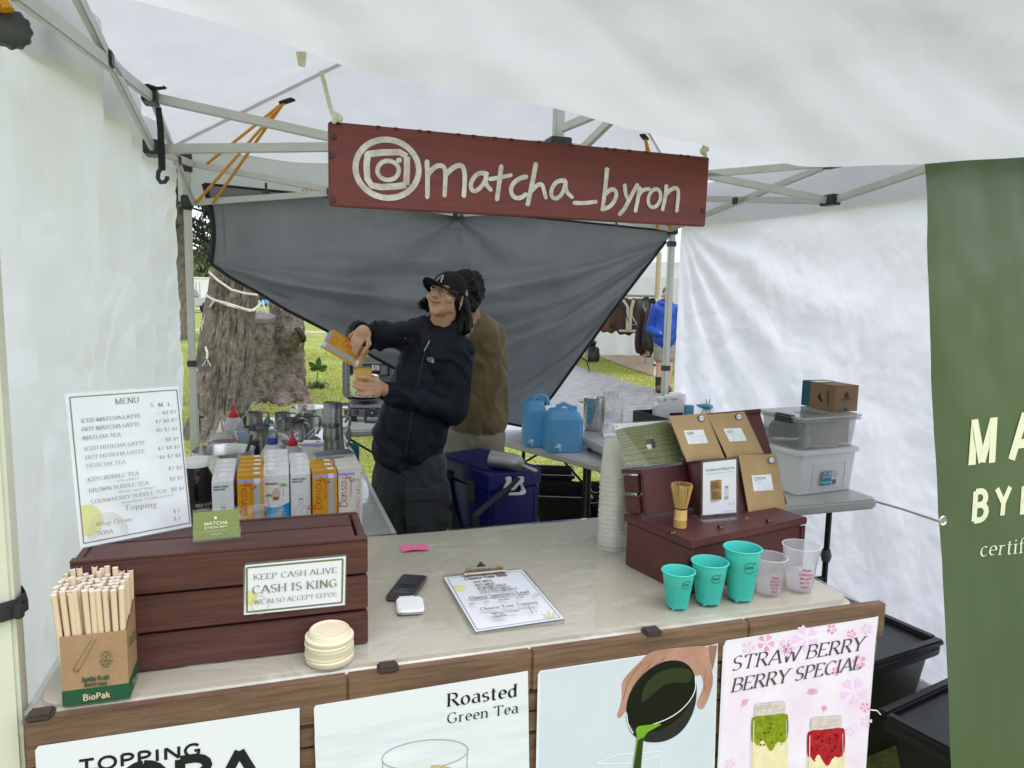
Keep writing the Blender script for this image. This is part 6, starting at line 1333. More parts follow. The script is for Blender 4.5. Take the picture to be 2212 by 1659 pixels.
def script(g,m,x,y,s,rot=90,w=.0022):
    """flowing script word running upward"""
    P = [[(0,0),(.05,.6),(.02,.1)],[(-.04,.5),(.1,.68),(.24,.6),(.2,.38),(.06,.34),(.26,.3),(.30,.1),(.14,-.02),(0,.04)],arc(.44,.14,.09,.14,90,450,10),[(.58,.26),(.6,0),(.6,.18),(.68,.28),(.76,.18),(.76,0)],[(1.0,.26),(.9,.24),(.9,.16),(1.0,.1),(.96,0),(.86,.02)],arc(1.16,.14,.09,.14,90,450,10),[(1.3,.26),(1.34,.06),(1.48,.04),(1.5,.28),(1.5,-.22),(1.36,-.42),(1.28,-.25),(1.5,-.05),(1.7,.1)]]
    c,sn = math.cos(R(rot)),math.sin(R(rot))
    for p in P: stroke(g,[(x + s*(a*c - b*sn),y + s*(a*sn + b*c)) for a,b in p],m,lambda a,b,t: w)
    for dy,L in ((-.14,1.1),(-.2,.9)): stroke(g,[(x + s*(.5*c - dy*sn*1),y + s*(.5*sn + dy*c)),(x + s*((.5 + L)*c - (dy - .04)*sn),y + s*((.5 + L)*sn + (dy - .04)*c))],m,lambda a,b,t: w*.5)
def bonsoy(m,label,cream=False,group='soy milk cartons'):
    t = thing('milk_carton',label,'milk carton',m,group);w,d,h = .082,.062,.222;bc = ccr if cream else cye
    g = MB();brick_body(g,w,d,h,.004);g.box((w/2,.003,h + .004),(w - .002,.004,.006));part(t,'carton',g,bc,bevel=.001)
    F_ = ff();g = MB();g.flat([(0,h - .017),(w,h - .017),(w,h - .006),(0,h - .006)],F_);part(t,'violet_band',g,cvi,smooth=0);g = MB();g.flat([(0,0),(w,0),(w,.018),(0,.018)],F_);part(t,'violet_band',g,cvi,smooth=0)
    xs = .62 if not cream else .68
    g = MB();g.flat([(w*xs,.0),(w*(xs + .26),.0),(w*(xs + .25),h - .004),(w*(xs + .01),h - .004)],F_,.0003)
    g.box((w*.74,d*.4,h + .008),(w*.26,d*.5,.001));part(t,'white_strip',g,cwh if not cream else ccr,smooth=0)
    g = MB()
    if not cream: tlines(g,ff() @ MX.Rotation(R(90),4,'Z') @ MX.Translation((0,-w,0)),.02,h - .02,w*(1 - xs - .24),w*(1 - xs - .02),7,.0011,.0006)
    else: text(g,'ALMOND MILK',ff() @ MX.Rotation(R(90),4,'Z'),.02,-w*.90,.012,fit=h - .045,serif=False,thick=.13,z=.0006)
    [stroke(g,[(w*.60,yy),(w*.60 + .00,yy + .001)],F_,lambda a,b,t: .001) for yy in ()]
    part(t,'side_lettering',g,black if not cream else cor,smooth=0)
    g = MB();script(g,F_,w*.36,h*.43,.068,w=.0025);stroke(g,arc(w*.32,h*.22,.017,.016,0,360,20),F_,lambda a,b,t: .001,.0002);stroke(g,arc(w*.32,h*.22,.013,.012,0,360,16),F_,lambda a,b,t: .0006,.0002);part(t,'script_lettering',g,cred if cream else cor,smooth=0)
    if not cream:
        g = MB();[stroke(g,[(0,y_),(w*.62,y_)],F_,lambda a,b,t: .0005) for y_ in [.024 + .0085*i for i in range(21)]];part(t,'ruled_lines',g,cmat('carton_ochre',(.42,.20,.01)),smooth=0)
    return t
def coco(m,label):
    t = thing('milk_carton',label,'milk carton',m,'coconut milk cartons');w,d,h = .083,.064,.218;F_ = ff()
    g = MB();brick_body(g,w,d,h,.014);g.box((w/2,d - .002,h + .016),(w,.002,.010));part(t,'carton',g,cwh,bevel=.0012)
    g = MB();g.lathe([(.0001,.015),(.013,.0145),(.0145,.013),(.015,.0)],MX.Translation((w*.3,d*.42,h + .007)) @ MX.Rotation(R(12),4,'X'),20);part(t,'cap',g,MATS['cap_white'])
    g = MB();g.flat([(0,0),(w,0),(w,h*.57)] + [(w*(1 - i/10),h*(.57 - .055*math.sin(math.pi*i/10) - .04*i/10)) for i in range(1,11)],F_);part(t,'blue_ground',g,cbl,smooth=0)
    g = MB();tlines(g,F_,w*.12,w*.86,h*.22,h*.44,8,.0013,.0004);g.flat([(w*.35,0),(w*.8,0),(w*.78,.02),(w*.58,.03),(w*.4,.02)],F_,.0004);part(t,'white_print',g,cwh,smooth=0)
    g = MB();text(g,'PUREHARVEST',F_,.006,h - .032,.0075,serif=False,thick=.2,fit=.043);g.flat([(w*.36,h*.66)] + [(w*(.48 + .12*math.cos(R(a))),h*(.66 + .055*math.sin(R(a)))) for a in range(180,361,20)],F_,.0006);part(t,'brown_print',g,cbr,smooth=0)
    g = MB();g.flat([(w*.30,h*.66),(w*.34,h*.74),(w*.44,h*.80),(w*.58,h*.80),(w*.66,h*.72),(w*.60,h*.62),(w*.36,h*.60)],F_,.0002);part(t,'printed_shell',g,cpc,smooth=0)
    g = MB()
    for (cx,cy_,r_) in ((.78,.83,.016),(.2,.68,.012)):
        stroke(g,[(w*cx - .002,h*cy_),(w*(cx - .02),h*cy_ - .02),(w*cx + .001,h*cy_ - .034)],F_,lambda a,b,t: .0014)
        for a in range(-20,201,36): stroke(g,[(w*cx,h*cy_),(w*cx + r_*.6*math.cos(R(a)),h*cy_ + r_*.5*math.sin(R(a)) + .002),(w*cx + r_*math.cos(R(a)),h*cy_ + r_*.6*math.sin(R(a)) - .002)],F_,lambda a,b,t: .003*(1 - t) + .0006)
    part(t,'printed_palm',g,cgn,smooth=0);return t
# front-row front-top-left corners at z=1.0 and column recipe
cols = [((270,525,1190),oat,4,.215,'oat'),((542,838,1145),bonsoy,5,.222,'soy'),((846,1140,1120),coco,5,.218,'coconut'),((1145,1372,1105),oat,4,.215,'oat'),((1378,1658,1090),bonsoy,3,.222,'soy'),((1660,1925,1070),lambda m,l: bonsoy(m,l,True,'almond milk cartons'),3,.222,'almond')]
ordn = ['frontmost','second from the front','third from the front','fourth from the front','rearmost']
where = ['of the oat milk column beside the honey jar','of the left yellow soy column','of the coconut milk column','of the right oat milk column','of the right yellow soy column','of the almond milk column on the right']
desc = ['white','yellow','white and blue','white','yellow','cream']
for ci,((xa,xb,y),fn,n,hh_,kind) in enumerate(cols):
    p = atz(*c7(xa,y + 8),LZ + hh_);p2 = atz(*c7(xb,y - 8),LZ + hh_);root = None
    ang = math.atan2((p2 - p).y,(p2 - p).x)
    for k in range(n):
        o = V((p.x,p.y,LZ + .003)) + TB*(.0665*k + random.uniform(0,.003)) + TA*random.uniform(-.003,.003)
        m = rotz(TH + random.uniform(-.025,.025),o);lab = f'{desc[ci]} milk carton, {ordn[k] if k < n - 1 or n < 5 else ordn[4]} {where[ci]}'
        if root is None: root = fn(m,lab)
        else: dup(root,m,lab)
# honey jar
hp = atz(*c7(85,900),LZ + .25);hp.z = LZ + .003;hj = thing('honey_jar','big dark honey jar with a white screw lid beside the menu','jar',rotz(TH,hp))
g = MB();g.lathe([(.0001,.002),(.056,.003),(.060,.01),(.061,.15),(.057,.175),(.044,.20),(.040,.21),(.040,.225)],None,40);part(hj,'glass',g,mat('dark_honey',(.010,.005,.003),rough=.12,spec=.4),smooth=50)
g = MB();g.lathe([(.0445,.213),(.0455,.215),(.0455,.236),(.043,.240),(.038,.240),(.036,.238),(.0001,.238)],None,60,wob=lambda a,j,z: 1 + (.008*math.cos(30*a) if j in (1,2) else 0));part(hj,'screw_lid',g,mat('cap_white',(.8,.8,.8)),smooth=40)
g = MB();g.lathe([(.0615,.03),(.0617,.10)],None,20,-115,-20);part(hj,'label',g,mat('label_black',(.015,.012,.01),rough=.4))
g = MB()
def cylt(g,s,r_,a0,z0,h,th=.16,sr=False):
    x = 0
    for ch in s:
        if ch == ' ': x += .4*h;continue
        wd,stt = GL[ch]
        for pl in stt:
            vs = []
            for i in range(len(pl)):
                a = pl[max(0,i - 1)];c = pl[min(len(pl) - 1,i + 1)];dx,dy = c[0] - a[0],c[1] - a[1];L = math.hypot(dx,dy) or 1
                for sg_ in (1,-1): px = x + (pl[i][0] - sg_*dy/L*th/2)*h;py = z0 + (pl[i][1] + sg_*dx/L*th/2)*h;aa = a0 + px/r_;vs.append((math.cos(aa)*r_,math.sin(aa)*r_,py))
            g.add(vs,[(2*i + 1,2*i,2*i + 2,2*i + 3) for i in range(len(pl) - 1)])
        x += (wd + .08)*h
cylt(g,'RED GUM',.0622,R(-88),.078,.0105);cylt(g,'HONEY',.0622,R(-84),.062,.0105);cylt(g,'STOP',.0622,R(-76),.042,.007);part(hj,'label_lettering',g,cmat('print_gold',(.62,.52,.38)),smooth=0)
g = MB();
for i in range(14): a = R(-86 + 4.6*i);g.add([(math.cos(a)*.0621,math.sin(a)*.0621,.035 + .012*random.random()),(math.cos(a + .06)*.0621,math.sin(a + .06)*.0621,.035),(math.cos(a + .04)*.0621,math.sin(a + .04)*.0621,.056)],[(0,1,2)])
part(hj,'label_picture',g,cmat('print_red_earth',(.42,.12,.06)),smooth=0,kind='stuff')
# steel goods
steel = mat('brushed_steel',(.66,.66,.63),rough=.25,metal=1,var=.12,vs_=12,stretch=(1,1,5));steel2 = mat('dark_steel',(.36,.36,.34),rough=.34,metal=1,var=.15,vs_=12,stretch=(1,1,5));steel_in = steel
def at7(x,y,z,base=None):
    q = atz(*c7(x,y),z);return V((q.x,q.y,LZ + .003 if base is None else base))
def px7(w,Y): return w/2.765/1.8517*Y/F
def bowlpot(name,label,b,r_,h,cat='pot',mtl=None,ears=0,group=None):
    t = thing(name,label,cat,rotz(TH,b),group);g = MB()
    g.lathe([(.0001,0),(r_*.86,0),(r_*.95,h*.08),(r_,h*.3),(r_,h - .004),(r_ + .004,h - .001),(r_ + .004,h + .001),(r_ + .0005,h + .001),(r_ - .002,h - .004),(r_ - .003,h*.3),(r_*.9,.006),(.0001,.004)],None,48);part(t,'body',g,mtl or steel,smooth=45)
    return t
b = at7(396,828,LZ + .15);Y = b.y;r_ = px7(652,Y)/2;mp_ = bowlpot('mixing_pot','large shiny steel mixing pot behind the honey jar',b,r_,.15)
g = MB();g.tube([(r_*.55,-.02,.07),(r_*.75,-.01,.13),(r_*.88,.01,.175),(r_*.93,.02,.205)],[.011,.012,.012,.01],10,flat=.5);lad = solo('ladle',g,mat('black_nylon',(.02,.02,.022),rough=.45),'black nylon ladle handle sticking out of the steel mixing pot','ladle',m=rotz(TH,b + V((0,0,.0))),smooth=50)
# strawberry jar
b = at7(395,590,LZ + .135);r_ = px7(365,b.y)/2;sj = thing('strawberry_jar','round glass jar half full of red strawberry puree','jar',rotz(TH,b))
g = MB();g.lathe([(.0001,.002),(r_*.9,.003),(r_,.02),(r_,.065),(r_*.88,.09),(r_*.72,.105),(r_*.70,.112),(r_*.74,.115),(r_*.70,.118),(r_*.74,.125),(r_*.72,.133),(r_*.68,.133),(r_*.66,.108),(r_*.85,.085)],None,40);part(sj,'glass',g,gl_,smooth=50)
g = MB();g.lathe([(.0001,.005),(r_*.88,.006),(r_*.96,.02),(r_*.96,.058),(r_*.9,.062),(.0001,.060)],None,30,wob=lambda a,j,z: 1 + .012*math.sin(7*a));part(sj,'puree',g,mat('strawberry',(.16,.008,.012),rough=.25,var=.6,vs_=60),smooth=50)
g = MB();tp0 = b + V((.03,0,.10));g.tube([tp0,at7(640,440,1.0)*0 + aty(*c7(640,440),b.y + .05),aty(*c7(742,296),b.y + .1),aty(*c7(780,300),b.y + .1),aty(*c7(796,418),b.y + .1)],.0035,6,flat=.5);solo('steel_tongs',g,steel,'long bent steel spoon handle rising from the strawberry jar','spoon')
def squeeze(label,tipx,tipy,bodyw,h=.19):
    b = at7(tipx,tipy,LZ + h);r_ = px7(bodyw,b.y)/2;t = thing('squeeze_bottle',label,'bottle',rotz(TH,b),'red capped squeeze bottles')
    g = MB();g.lathe([(.0001,0),(r_*.95,.001),(r_,.008),(r_,h*.42),(r_*.9,h*.5),(r_*.62,h*.6),(r_*.5,h*.63),(r_*.45,h*.65)],None,32);part(t,'body',g,mat('cloudy_plastic',(.62,.63,.62),rough=.35,transl=.3),smooth=50)
    g = MB();g.lathe([(r_*.52,h*.60),(r_*.54,h*.62),(r_*.54,h*.70),(r_*.42,h*.76),(r_*.16,h*.83),(r_*.11,h*.97),(r_*.05,h),(.0001,h)],None,24);part(t,'nozzle_cap',g,mat('red_plastic',(.50,.01,.02),rough=.35),smooth=40);return t
squeeze('red capped squeeze bottle behind the strawberry jar by the tree',505,325,205,.20)
squeeze('red capped squeeze bottle beside the blue capped milk bottle',1160,618,205,.19)
b = at7(938,700,LZ + .21);r_ = px7(285,b.y)/2;mk = thing('milk_bottle','plastic milk bottle with a blue cap, half full','bottle',rotz(TH,b))
prof = [(.0001,0),(r_*.96,.002),(r_,.012),(r_,.11),(r_*.9,.145),(r_*.55,.175),(r_*.36,.185),(r_*.34,.19)]
g = MB();g.lathe(prof,None,24);part(mk,'body',g,mat('milky_plastic',(.70,.71,.70),rough=.35,transl=.35),smooth=50)
g = MB();g.lathe([(r_*1.003,.01),(r_*1.004,.075)],None,24);part(mk,'milk',g,mat('milk_cream',(.74,.72,.62),rough=.4),smooth=50)
g = MB();g.lathe([(r_*.40,.178),(r_*.41,.180),(r_*.41,.207),(r_*.36,.211),(.0001,.211)],None,24);part(mk,'cap',g,mat('blue_cap',(.01,.035,.24),rough=.4),smooth=40)
# jugs
def jugmesh():
    g = MB();pr = [(.0001,0),(.044,0),(.0465,.004),(.046,.03),(.041,.085),(.0395,.112),(.0405,.115),(.039,.115),(.0385,.085),(.043,.01),(.0001,.004)]
    g.lathe(pr,None,32,wob=lambda a,j,z: 1 + (.16*max(0,math.cos(a + math.pi))**10 if j in (5,6,7) else (.06*max(0,math.cos(a + math.pi))**10 if j == 4 or j == 8 else 0)));a = g.mesh('body',smooth=45)
    g = MB();g.tube([(.038,0,.108),(.055,0,.112),(.070,0,.106),(.073,0,.085),(.066,0,.045),(.056,0,.022)],.0042,8,flat=1.6);return a,g.mesh('handle',smooth=50)
ja,jb = jugmesh();ja.materials.append(steel2);jb.materials.append(steel2)
jugs = [(740,412,168,'steel milk jug at the back of the cluster beside the trunk',20),(590,432,150,'steel milk jug half hidden behind the left squeeze bottle',30),(1055,418,160,'tall steel jug left of the saucepan',10),(1300,440,185,'steel jug with a long handle in front of the saucepan',-10),(1140,482,180,'wide steel jug below the strainer handles',10),
        (820,552,165,'low steel jug with a dark mouth near the blue scissors',0),(700,578,150,'small steel jug squeezed behind the blue scissors',40),(790,610,205,'large steel jug behind the black ladle',10),(1210,528,160,'steel jug under the round strainer',-20),
        (480,500,150,'steel jug leaning out behind the strawberry jar',150)]
J0 = None
for (x,y,w,lab,rz) in jugs:
    q = atz(*c7(x,y),LZ + .115);s = px7(w,q.y)/2/.0405;q = atz(*c7(x,y),LZ + .115*s);m = rotz(TH + R(rz - 10),(q.x,q.y,LZ + .003)) @ MX.Scale(s,4)
    if J0 is None: J0 = thing('milk_jug',lab,'jug',m,'steel jugs on the left table');part(J0,'body',ja,None);part(J0,'handle',jb,None)
    else: dup(J0,m,lab)
bj = at7(1618,868,LZ);
for k,(dx,lab,tz,tx) in enumerate(((0,'bottom jug of the nested stack at the table edge',0,0),(-.006,'middle jug of the nested stack at the table edge',.05,.06),(-.010,'top jug of the nested stack at the table edge',.105,.10))):
    s = px7(225,bj.y)/2/.0455;dup(J0,MX.Translation(bj + V((dx,.01,.003 + tz*1.25))) @ MX.Rotation(TH - .1 + .1*k,4,'Z') @ MX.Rotation(tx*.7,4,'Y') @ MX.Scale(s,4),lab)
# strainer, sachets, cloths, scissors, small bottle, small carton, phone
q = aty(*c7(1078,575),at7(1140,482,LZ + .115).y - .03);r_ = px7(235,q.y)/2;sn_ = thing('strainer','round mesh strainer with wire handles lying across the steel jugs','strainer',frame(q,(1,.1,.05),z=(-.1,-.75,.55)))
g = MB();g.lathe([(r_,0),(r_ + .003,.002),(r_ + .003,-.003),(r_,-.004)],None,36);part(sn_,'hoop',g,steel)
g = MB();g.lathe([(r_,-.002),(r_*.8,-.02),(r_*.4,-.032),(.0001,-.035)],None,24);part(sn_,'mesh_bowl',g,mat('wire_mesh',(.40,.40,.36),rough=.5,metal=.5,bump=.5,bs=600))
i_ = TM[sn_].inverted();g = MB();g.tube([i_ @ aty(*c7(x,y),q.y - .01) for x,y in ((1165,570),(1240,480),(1330,350),(1318,322),(1285,325),(1215,420),(1130,548))],.0022,6);g.tube([i_ @ aty(*c7(x,y),q.y - .02) for x,y in ((1190,600),(1255,510),(1300,380))],.0022,6);part(sn_,'handle',g,steel)
g = MB();g.tube([i_ @ aty(*c7(x,y),q.y - .02) for x,y in ((1282,388),(1300,366))],.006,8);part(sn_,'red_grip',g,mat('red_plastic',(.5,.01,.02)))
yb_ = at7(1200,830,LZ).y
g = MB();g.tube([aty(*c7(x,y),yb_ + .02) for x,y in ((1240,745),(1330,660),(1420,570),(1450,558),(1462,580),(1400,660),(1300,760))],.0022,6);g.tube([aty(*c7(x,y),yb_) for x,y in ((1280,760),(1350,690),(1410,640))],.0022,6);solo('tongs',g,steel,'thin wire tongs standing in the open matcha pouch','tongs')
alu = mat('foil',(.62,.62,.60),rough=.3,metal=.8,bump=.8,bs=20,dist=.02)
def pouch(label,x0,x1,y0,y1,zt):
    a,b_ = at7(x0,y1,LZ),at7(x1,y1,LZ);hgt = (atp(*c7(x0,y0),a,V((0,-1,0))).z - LZ);t = thing('foil_pouch',label,'pouch',a)
    def fn(s,tt_):
        p = a.lerp(b_,s);th = .028*math.sin(math.pi*s)**.5*(1 - .3*tt_);return p + V((0,0,hgt*tt_*(1 + .03*math.sin(s*8)))) - TB*(th + .004*fbm(s*7,tt_*5,2))
    def bk(s,tt_):
        p = a.lerp(b_,s);th = .028*math.sin(math.pi*s)**.5*(1 - .3*tt_);return p + V((0,0,hgt*tt_*(1 + .03*math.sin(s*8)))) + TB*(th + .003)
    g = MB();g.grid(fn,24,14);g.grid(lambda s,t2: bk(1 - s,t2),24,14);part(t,'bag',g,alu,world=True,smooth=60)
    g = MB();g.grid(lambda s,t2: (fn(s*.9 + .05,.93)).lerp(bk(s*.9 + .05,.93),t2),20,6);part(t,'matcha_powder',g,mat('matcha_olive',(.10,.11,.02),rough=.9),world=True)
pouch('silver foil pouch of matcha behind the blue capped bottle',875,1258,615,800,0);pouch('open foil pouch of matcha with tongs standing in it',1060,1375,735,850,0)
clm = mat('teal_cloth',(.03,.19,.22),rough=.9,bump=.8,bs=60,dist=.02,col2=(.10,.30,.32),vs_=60,stretch=(1,6,1))
def cloth_(label,pts,Y,z0=None):
    """crumpled cloth: lumpy mound over photo-placed centre"""
    (x,y,w,h) = pts;c = at7(x,y + h/2,LZ) if z0 is None else z0;rw = px7(w,c.y)/2;rh = px7(h,c.y)*.9;g = MB()
    def fn(s,t):
        a = 2*math.pi*s;r_ = 1 - t;k = 1 + .35*fbm(math.cos(a)*1.5,math.sin(a)*1.5,x*.01) ;return c + V((math.cos(a)*rw*r_*k,math.sin(a)*rw*.8*r_*k,.003 + rh*(t**.6)*(1 + .5*fbm(math.cos(a)*2*r_,math.sin(a)*2*r_,y*.01)) + .006*math.sin(a*9)*r_))
    g.grid(fn,48,16);solo('cleaning_cloth',g,clm,label,'cloth',smooth=60)
cloth_('teal cloth bundled behind the back row of jugs',(885,510,120,100),0);cloth_('teal cloth crumpled beside the foil pouch',(1440,730,120,110),0)
g = MB();ce = at7(1790,770,LZ)
def hang(s,t):
    w_ = px7(150,ce.y);return ce + TA*(-.02 + (w_)*s*(1 - .3*t) + .02*t) + V((0,0,.006 - (.10*t if t > 0 else 0))) + TB*(.01*math.sin(s*18)*t - .015*t)
g.grid(hang,30,12);solo('cleaning_cloth',g,clm,'teal cloth hanging over the right edge of the left table','cloth',smooth=60)
yq = at7(600,680,LZ).y;sc_ = thing('scissors','kitchen scissors with bright blue handles standing among the jugs','scissors',aty(*c7(590,690),yq));blu = mat('bright_blue',(.01,.36,.62),rough=.35)
for k,pl in enumerate((((500,545),(512,540),(530,560),(535,600),(552,660),(548,620)),((570,660),(556,600),(565,555),(595,545),(622,560),(632,610),(615,660),(585,670)))):
    g = MB();g.tube([aty(*c7(x,y),yq - .01*k) for x,y in pl],.0065,8,closed=(k == 1));part(sc_,'handle',g,blu,world=True)
g = MB();g.tube([aty(*c7(x,y),yq) for x,y in ((575,580),(590,620),(596,690))],.004,6);part(sc_,'blade',g,steel,world=True)
b = at7(648,760,LZ + .03);g = MB();m = rotz(TH,b);g.lathe([(.0001,0),(.04,0),(.055,.09),(.057,.095),(.054,.093),(.038,.004)],m,28);solo('measuring_cup',g,clear_mat('blue_clear',rough=.15,body=.4,bodycol=(.45,.62,.75)),'pale blue plastic beaker between the jar and the ladle','beaker',smooth=50)
b = at7(745,945,LZ);db = thing('syrup_bottle','short black bottle between the mixing pot and the milk bottle','bottle',b);g = MB();g.lathe([(.0001,0),(.026,.001),(.027,.06),(.022,.075),(.021,.08)],None,24);part(db,'body',g,mat('black_gloss',(.012,.010,.010),rough=.15));g = MB();g.lathe([(.023,.078),(.024,.08),(.024,.10),(.0001,.101)],None,24);part(db,'cap',g,jm)
b = at7(1275,900,LZ + .10);q = thing('milk_carton','opened cream and violet carton lying behind the oat milk','milk carton',rotz(TH - .15,b - V((0,0,0)) ) @ MX.Translation((0,0,.06)));g = MB();g.box((.045,.03,.05),(.09,.06,.10));part(q,'carton',g,ccr,bevel=.001)
g = MB();g.box((.045,-.0006,.088),(.09,.001,.012));g.box((.0902,.03,.088),(.001,.06,.012));part(q,'violet_band',g,cvi);g = MB();g.prism([(0,.0),(.02,.0),(.01,.02)],.1,.1008,MX.Translation((.055,.01,.001)));tlines(g,ff(-.0012),.045,.075,.05,.08,3,.002);part(q,'lettering',g,ink)
pa,pb = atz(*c7(1405,925),LZ + .235),atz(*c7(1830,885),LZ + .235);m = frame((pa + pb)/2 + TB*.035 + V((0,0,0)),pb - pa,z=(0,-.03,1));L = (pb - pa).length
t = thing('phone','black phone in a clear case lying on top of the milk cartons','phone',m);g = MB();g.prism(rrect(-L/2,-.038,L/2,.038,.009),0,.008);part(t,'case',g,mat('clear_case',(.30,.32,.34),rough=.15),bevel=.0015);g = MB();g.prism(rrect(-L/2 + .003,-.035,L/2 - .003,.035,.007),.008,.009);part(t,'back',g,mat('phone_black',(.02,.02,.022),rough=.2))
b = at7(680,770,LZ);g = MB();m = rotz(TH - .2,b);g.prism(rrect(-.05,-.03,.06,.05,.012),0.0,.03,m);solo('plastic_tray',g,mat('tray_white',(.7,.71,.7),rough=.4),'white plastic tub beneath the steel jugs','tub',bevel=.003)
b = aty(*c7(100,690),at7(270,700,LZ).y + .2);g = MB();m = rotz(TH,(b.x,b.y,LZ));g.box((0,0,.05),(.05,.05,.1),m);g.box((.03,0,.085),(.03,.02,.012),m);solo('clamp_box',g,mat('dark_box',(.05,.05,.052),rough=.5),'small dark clamp box beside the rear left tent leg','clamp',bevel=.003)
# stove table, saucepan, camping stove, pot
SM = MX.Translation(T(.08,3.3,0)) @ MX.Rotation(TH,4,'Z');STZ = .74
ftable('pale folding table across the back holding the camp stove',SM,1.5,.62,STZ)
q = atz(*c7(1335,345),STZ + .12);r_ = px7(395,q.y)/2;b = V((q.x,q.y,STZ));sp_ = bowlpot('saucepan','steel saucepan with a long handle on the back table',b,r_,.115,'saucepan')
g = MB();i_ = TM[sp_].inverted();g.tube([i_ @ aty(*c7(x,y),b.y - .02) for x,y in ((1480,392),(1530,382),(1640,374),(1780,364),(1795,368))],[.008,.009,.009,.011,.006],8);part(sp_,'handle',g,steel,smooth=50)
q = atz(*c7(1140,400),STZ + .06);g = MB();g.lathe([(.0001,0),(.03,0),(.034,.06),(.032,.06)],rotz(0,(q.x,q.y + .25,STZ)),20);solo('white_beaker',g,mat('cap_white',(.8,.8,.8)),'white plastic beaker standing just left of the saucepan','beaker')
def cs5(x,y): return ((1200 + x/1.8433)/1.8517,(1000 + y/1.8433)/1.8517)
def ch(x,y): return ((1250 + x/3.6867)/1.8517,(1250 + y/3.6867)/1.8517)
fl = atz(*ch(450,1545),STZ + .03);SY_ = fl.y;SPf = (fl,V((0,-1,0)))
sv = thing('camp_stove','silver grey camp stove with its lid open and one pot on the burner','stove',V((fl.x + .22,SY_ + .15,STZ)))
W_ = (atp(*ch(1230,1500),*SPf) - fl).length + .02;x0 = fl.x - sv.location.x
gm = mat('stove_grey',(.20,.21,.22),rough=.35,metal=.3);gd = mat('stove_dark',(.05,.05,.055),rough=.4)
g = MB();g.prism(rrect(x0,-.15,x0 + W_,.16,.035),.035,.10);part(sv,'base',g,gd,bevel=.006)
g = MB();g.prism(rrect(x0 - .006,-.16,x0 + W_ + .006,.165,.04),.10,.112);part(sv,'tray',g,mat('stove_silver',(.45,.46,.46),rough=.3,metal=.7),bevel=.004)
for x in (x0 + .06,x0 + W_ - .06): g = MB();g.box((x,-.11,.018),(.05,.05,.036));part(sv,'foot',g,jm,bevel=.003)
g = MB();g.box((x0 + W_*.55,-.153,.066),(W_*.8,.006,.05));part(sv,'control_panel',g,gm,bevel=.002)
kx = atp(*ch(888,1478),*SPf).x - sv.location.x;bx2 = atp(*ch(650,1485),*SPf).x - sv.location.x
g = MB();g.lathe([(.034,0),(.034,.022),(.030,.026),(.0001,.026)],MX.Translation((kx,-.156,.07)) @ MX.Rotation(R(90),4,'X'),28);part(sv,'knob',g,jm);g = MB();g.sph((kx,-.184,.07),.006,seg=10,rings=6);part(sv,'knob_mark',g,cwh)
g = MB();g.lathe([(.017,0),(.017,.008),(.0001,.008)],MX.Translation((bx2,-.156,.068)) @ MX.Rotation(R(90),4,'X'),20);part(sv,'igniter_ring',g,jm);g = MB();g.sph((bx2,-.166,.066),.008,seg=10,rings=6);part(sv,'igniter_button',g,mat('red_plastic',(.5,.01,.02)))
g = MB();g.tube([(x0 + W_*.42,-.165,.09),(x0 + W_*.42,-.185,.02),(x0 + W_*.42,-.185,.008),(x0 + W_*.95,-.185,.008)],.010,8);part(sv,'wire_catch',g,jm)
lc = [(430,720),(1240,640),(1260,1290),(500,1290)];LPl = (V((0,SY_ + .31,0)),V((0,-1,0)))
def LQ(x,y): return atp(*ch(x,y),*LPl)
ll,lr_,lb,ltp = LQ(430,0).x,LQ(1250,0).x,LQ(800,1300).z,LQ(800,645).z
LM = MX.Translation(((ll + lr_)/2,SY_ + .31,(lb + ltp)/2)) @ XI;hw,hh2 = (lr_ - ll)/2,(ltp - lb)/2
g = MB();g.prism(rrect(-hw,-hh2,hw,hh2,.07,6),-.03,0,LM);part(sv,'lid',g,gm,world=True,bevel=.006)
g = MB();
for a,b_ in (((-hw + .03,-hh2 + .05),(-hw + .03,hh2 - .05)),((-hw + .035,hh2 - .045),(hw - .03,hh2 - .045)),((-hw + .035,-.03),(hw - .03,-.03)),((hw - .03,-hh2 + .05),(hw - .03,hh2 - .05))): g.box(((a[0] + b_[0])/2,(a[1] + b_[1])/2,.003),(abs(a[0] - b_[0]) + .006,abs(a[1] - b_[1]) + .006,.006),LM)
part(sv,'lid_ridge',g,mat('stove_silver',(.45,.46,.46)),world=True)
LP2 = (LPl[0] - V((0,.004,0)),LPl[1]);g = MB();shape(g,LP2,[ch(*q) for q in ((550,770),(1140,762),(1138,932),(556,945))],.001);part(sv,'warning_plate',g,black,world=True,smooth=0)
g = MB()
for i in range(12): line(g,LP2,[ch(600,795 + i*12),ch(860,792 + i*12)] if i < 11 else [ch(600,930),ch(700,929)],.0022,.002)
for i in range(12): line(g,LP2,[ch(1000,785 + i*12),ch(1120 - (i % 3)*14,784 + i*12)],.0022,.002)
part(sv,'warning_text',g,mat('print_lightgrey',(.5,.5,.5)),world=True,smooth=0,kind='stuff')
g = MB();shape(g,LP2,[ch(*q) for q in ((876,772),(986,770),(986,852),(878,854))],.003);part(sv,'danger_label',g,cwh,world=True,smooth=0)
g = MB();line(g,LP2,[ch(928 + 25*math.cos(R(a)),820 + 25*math.sin(R(a))) for a in range(0,361,20)],.004,.0035);line(g,LP2,[ch(912,802),ch(944,838)],.004,.0035);txt(g,'DANGER',LP2,ch(902,790),ch(980,788),ch(902,776),.0035,serif=False,thick=.2);part(sv,'danger_print',g,cred,world=True,smooth=0)
bc = atp(*ch(770,1340),V((0,SY_ + .15,0)),V((0,-1,0)));bz = STZ + .112
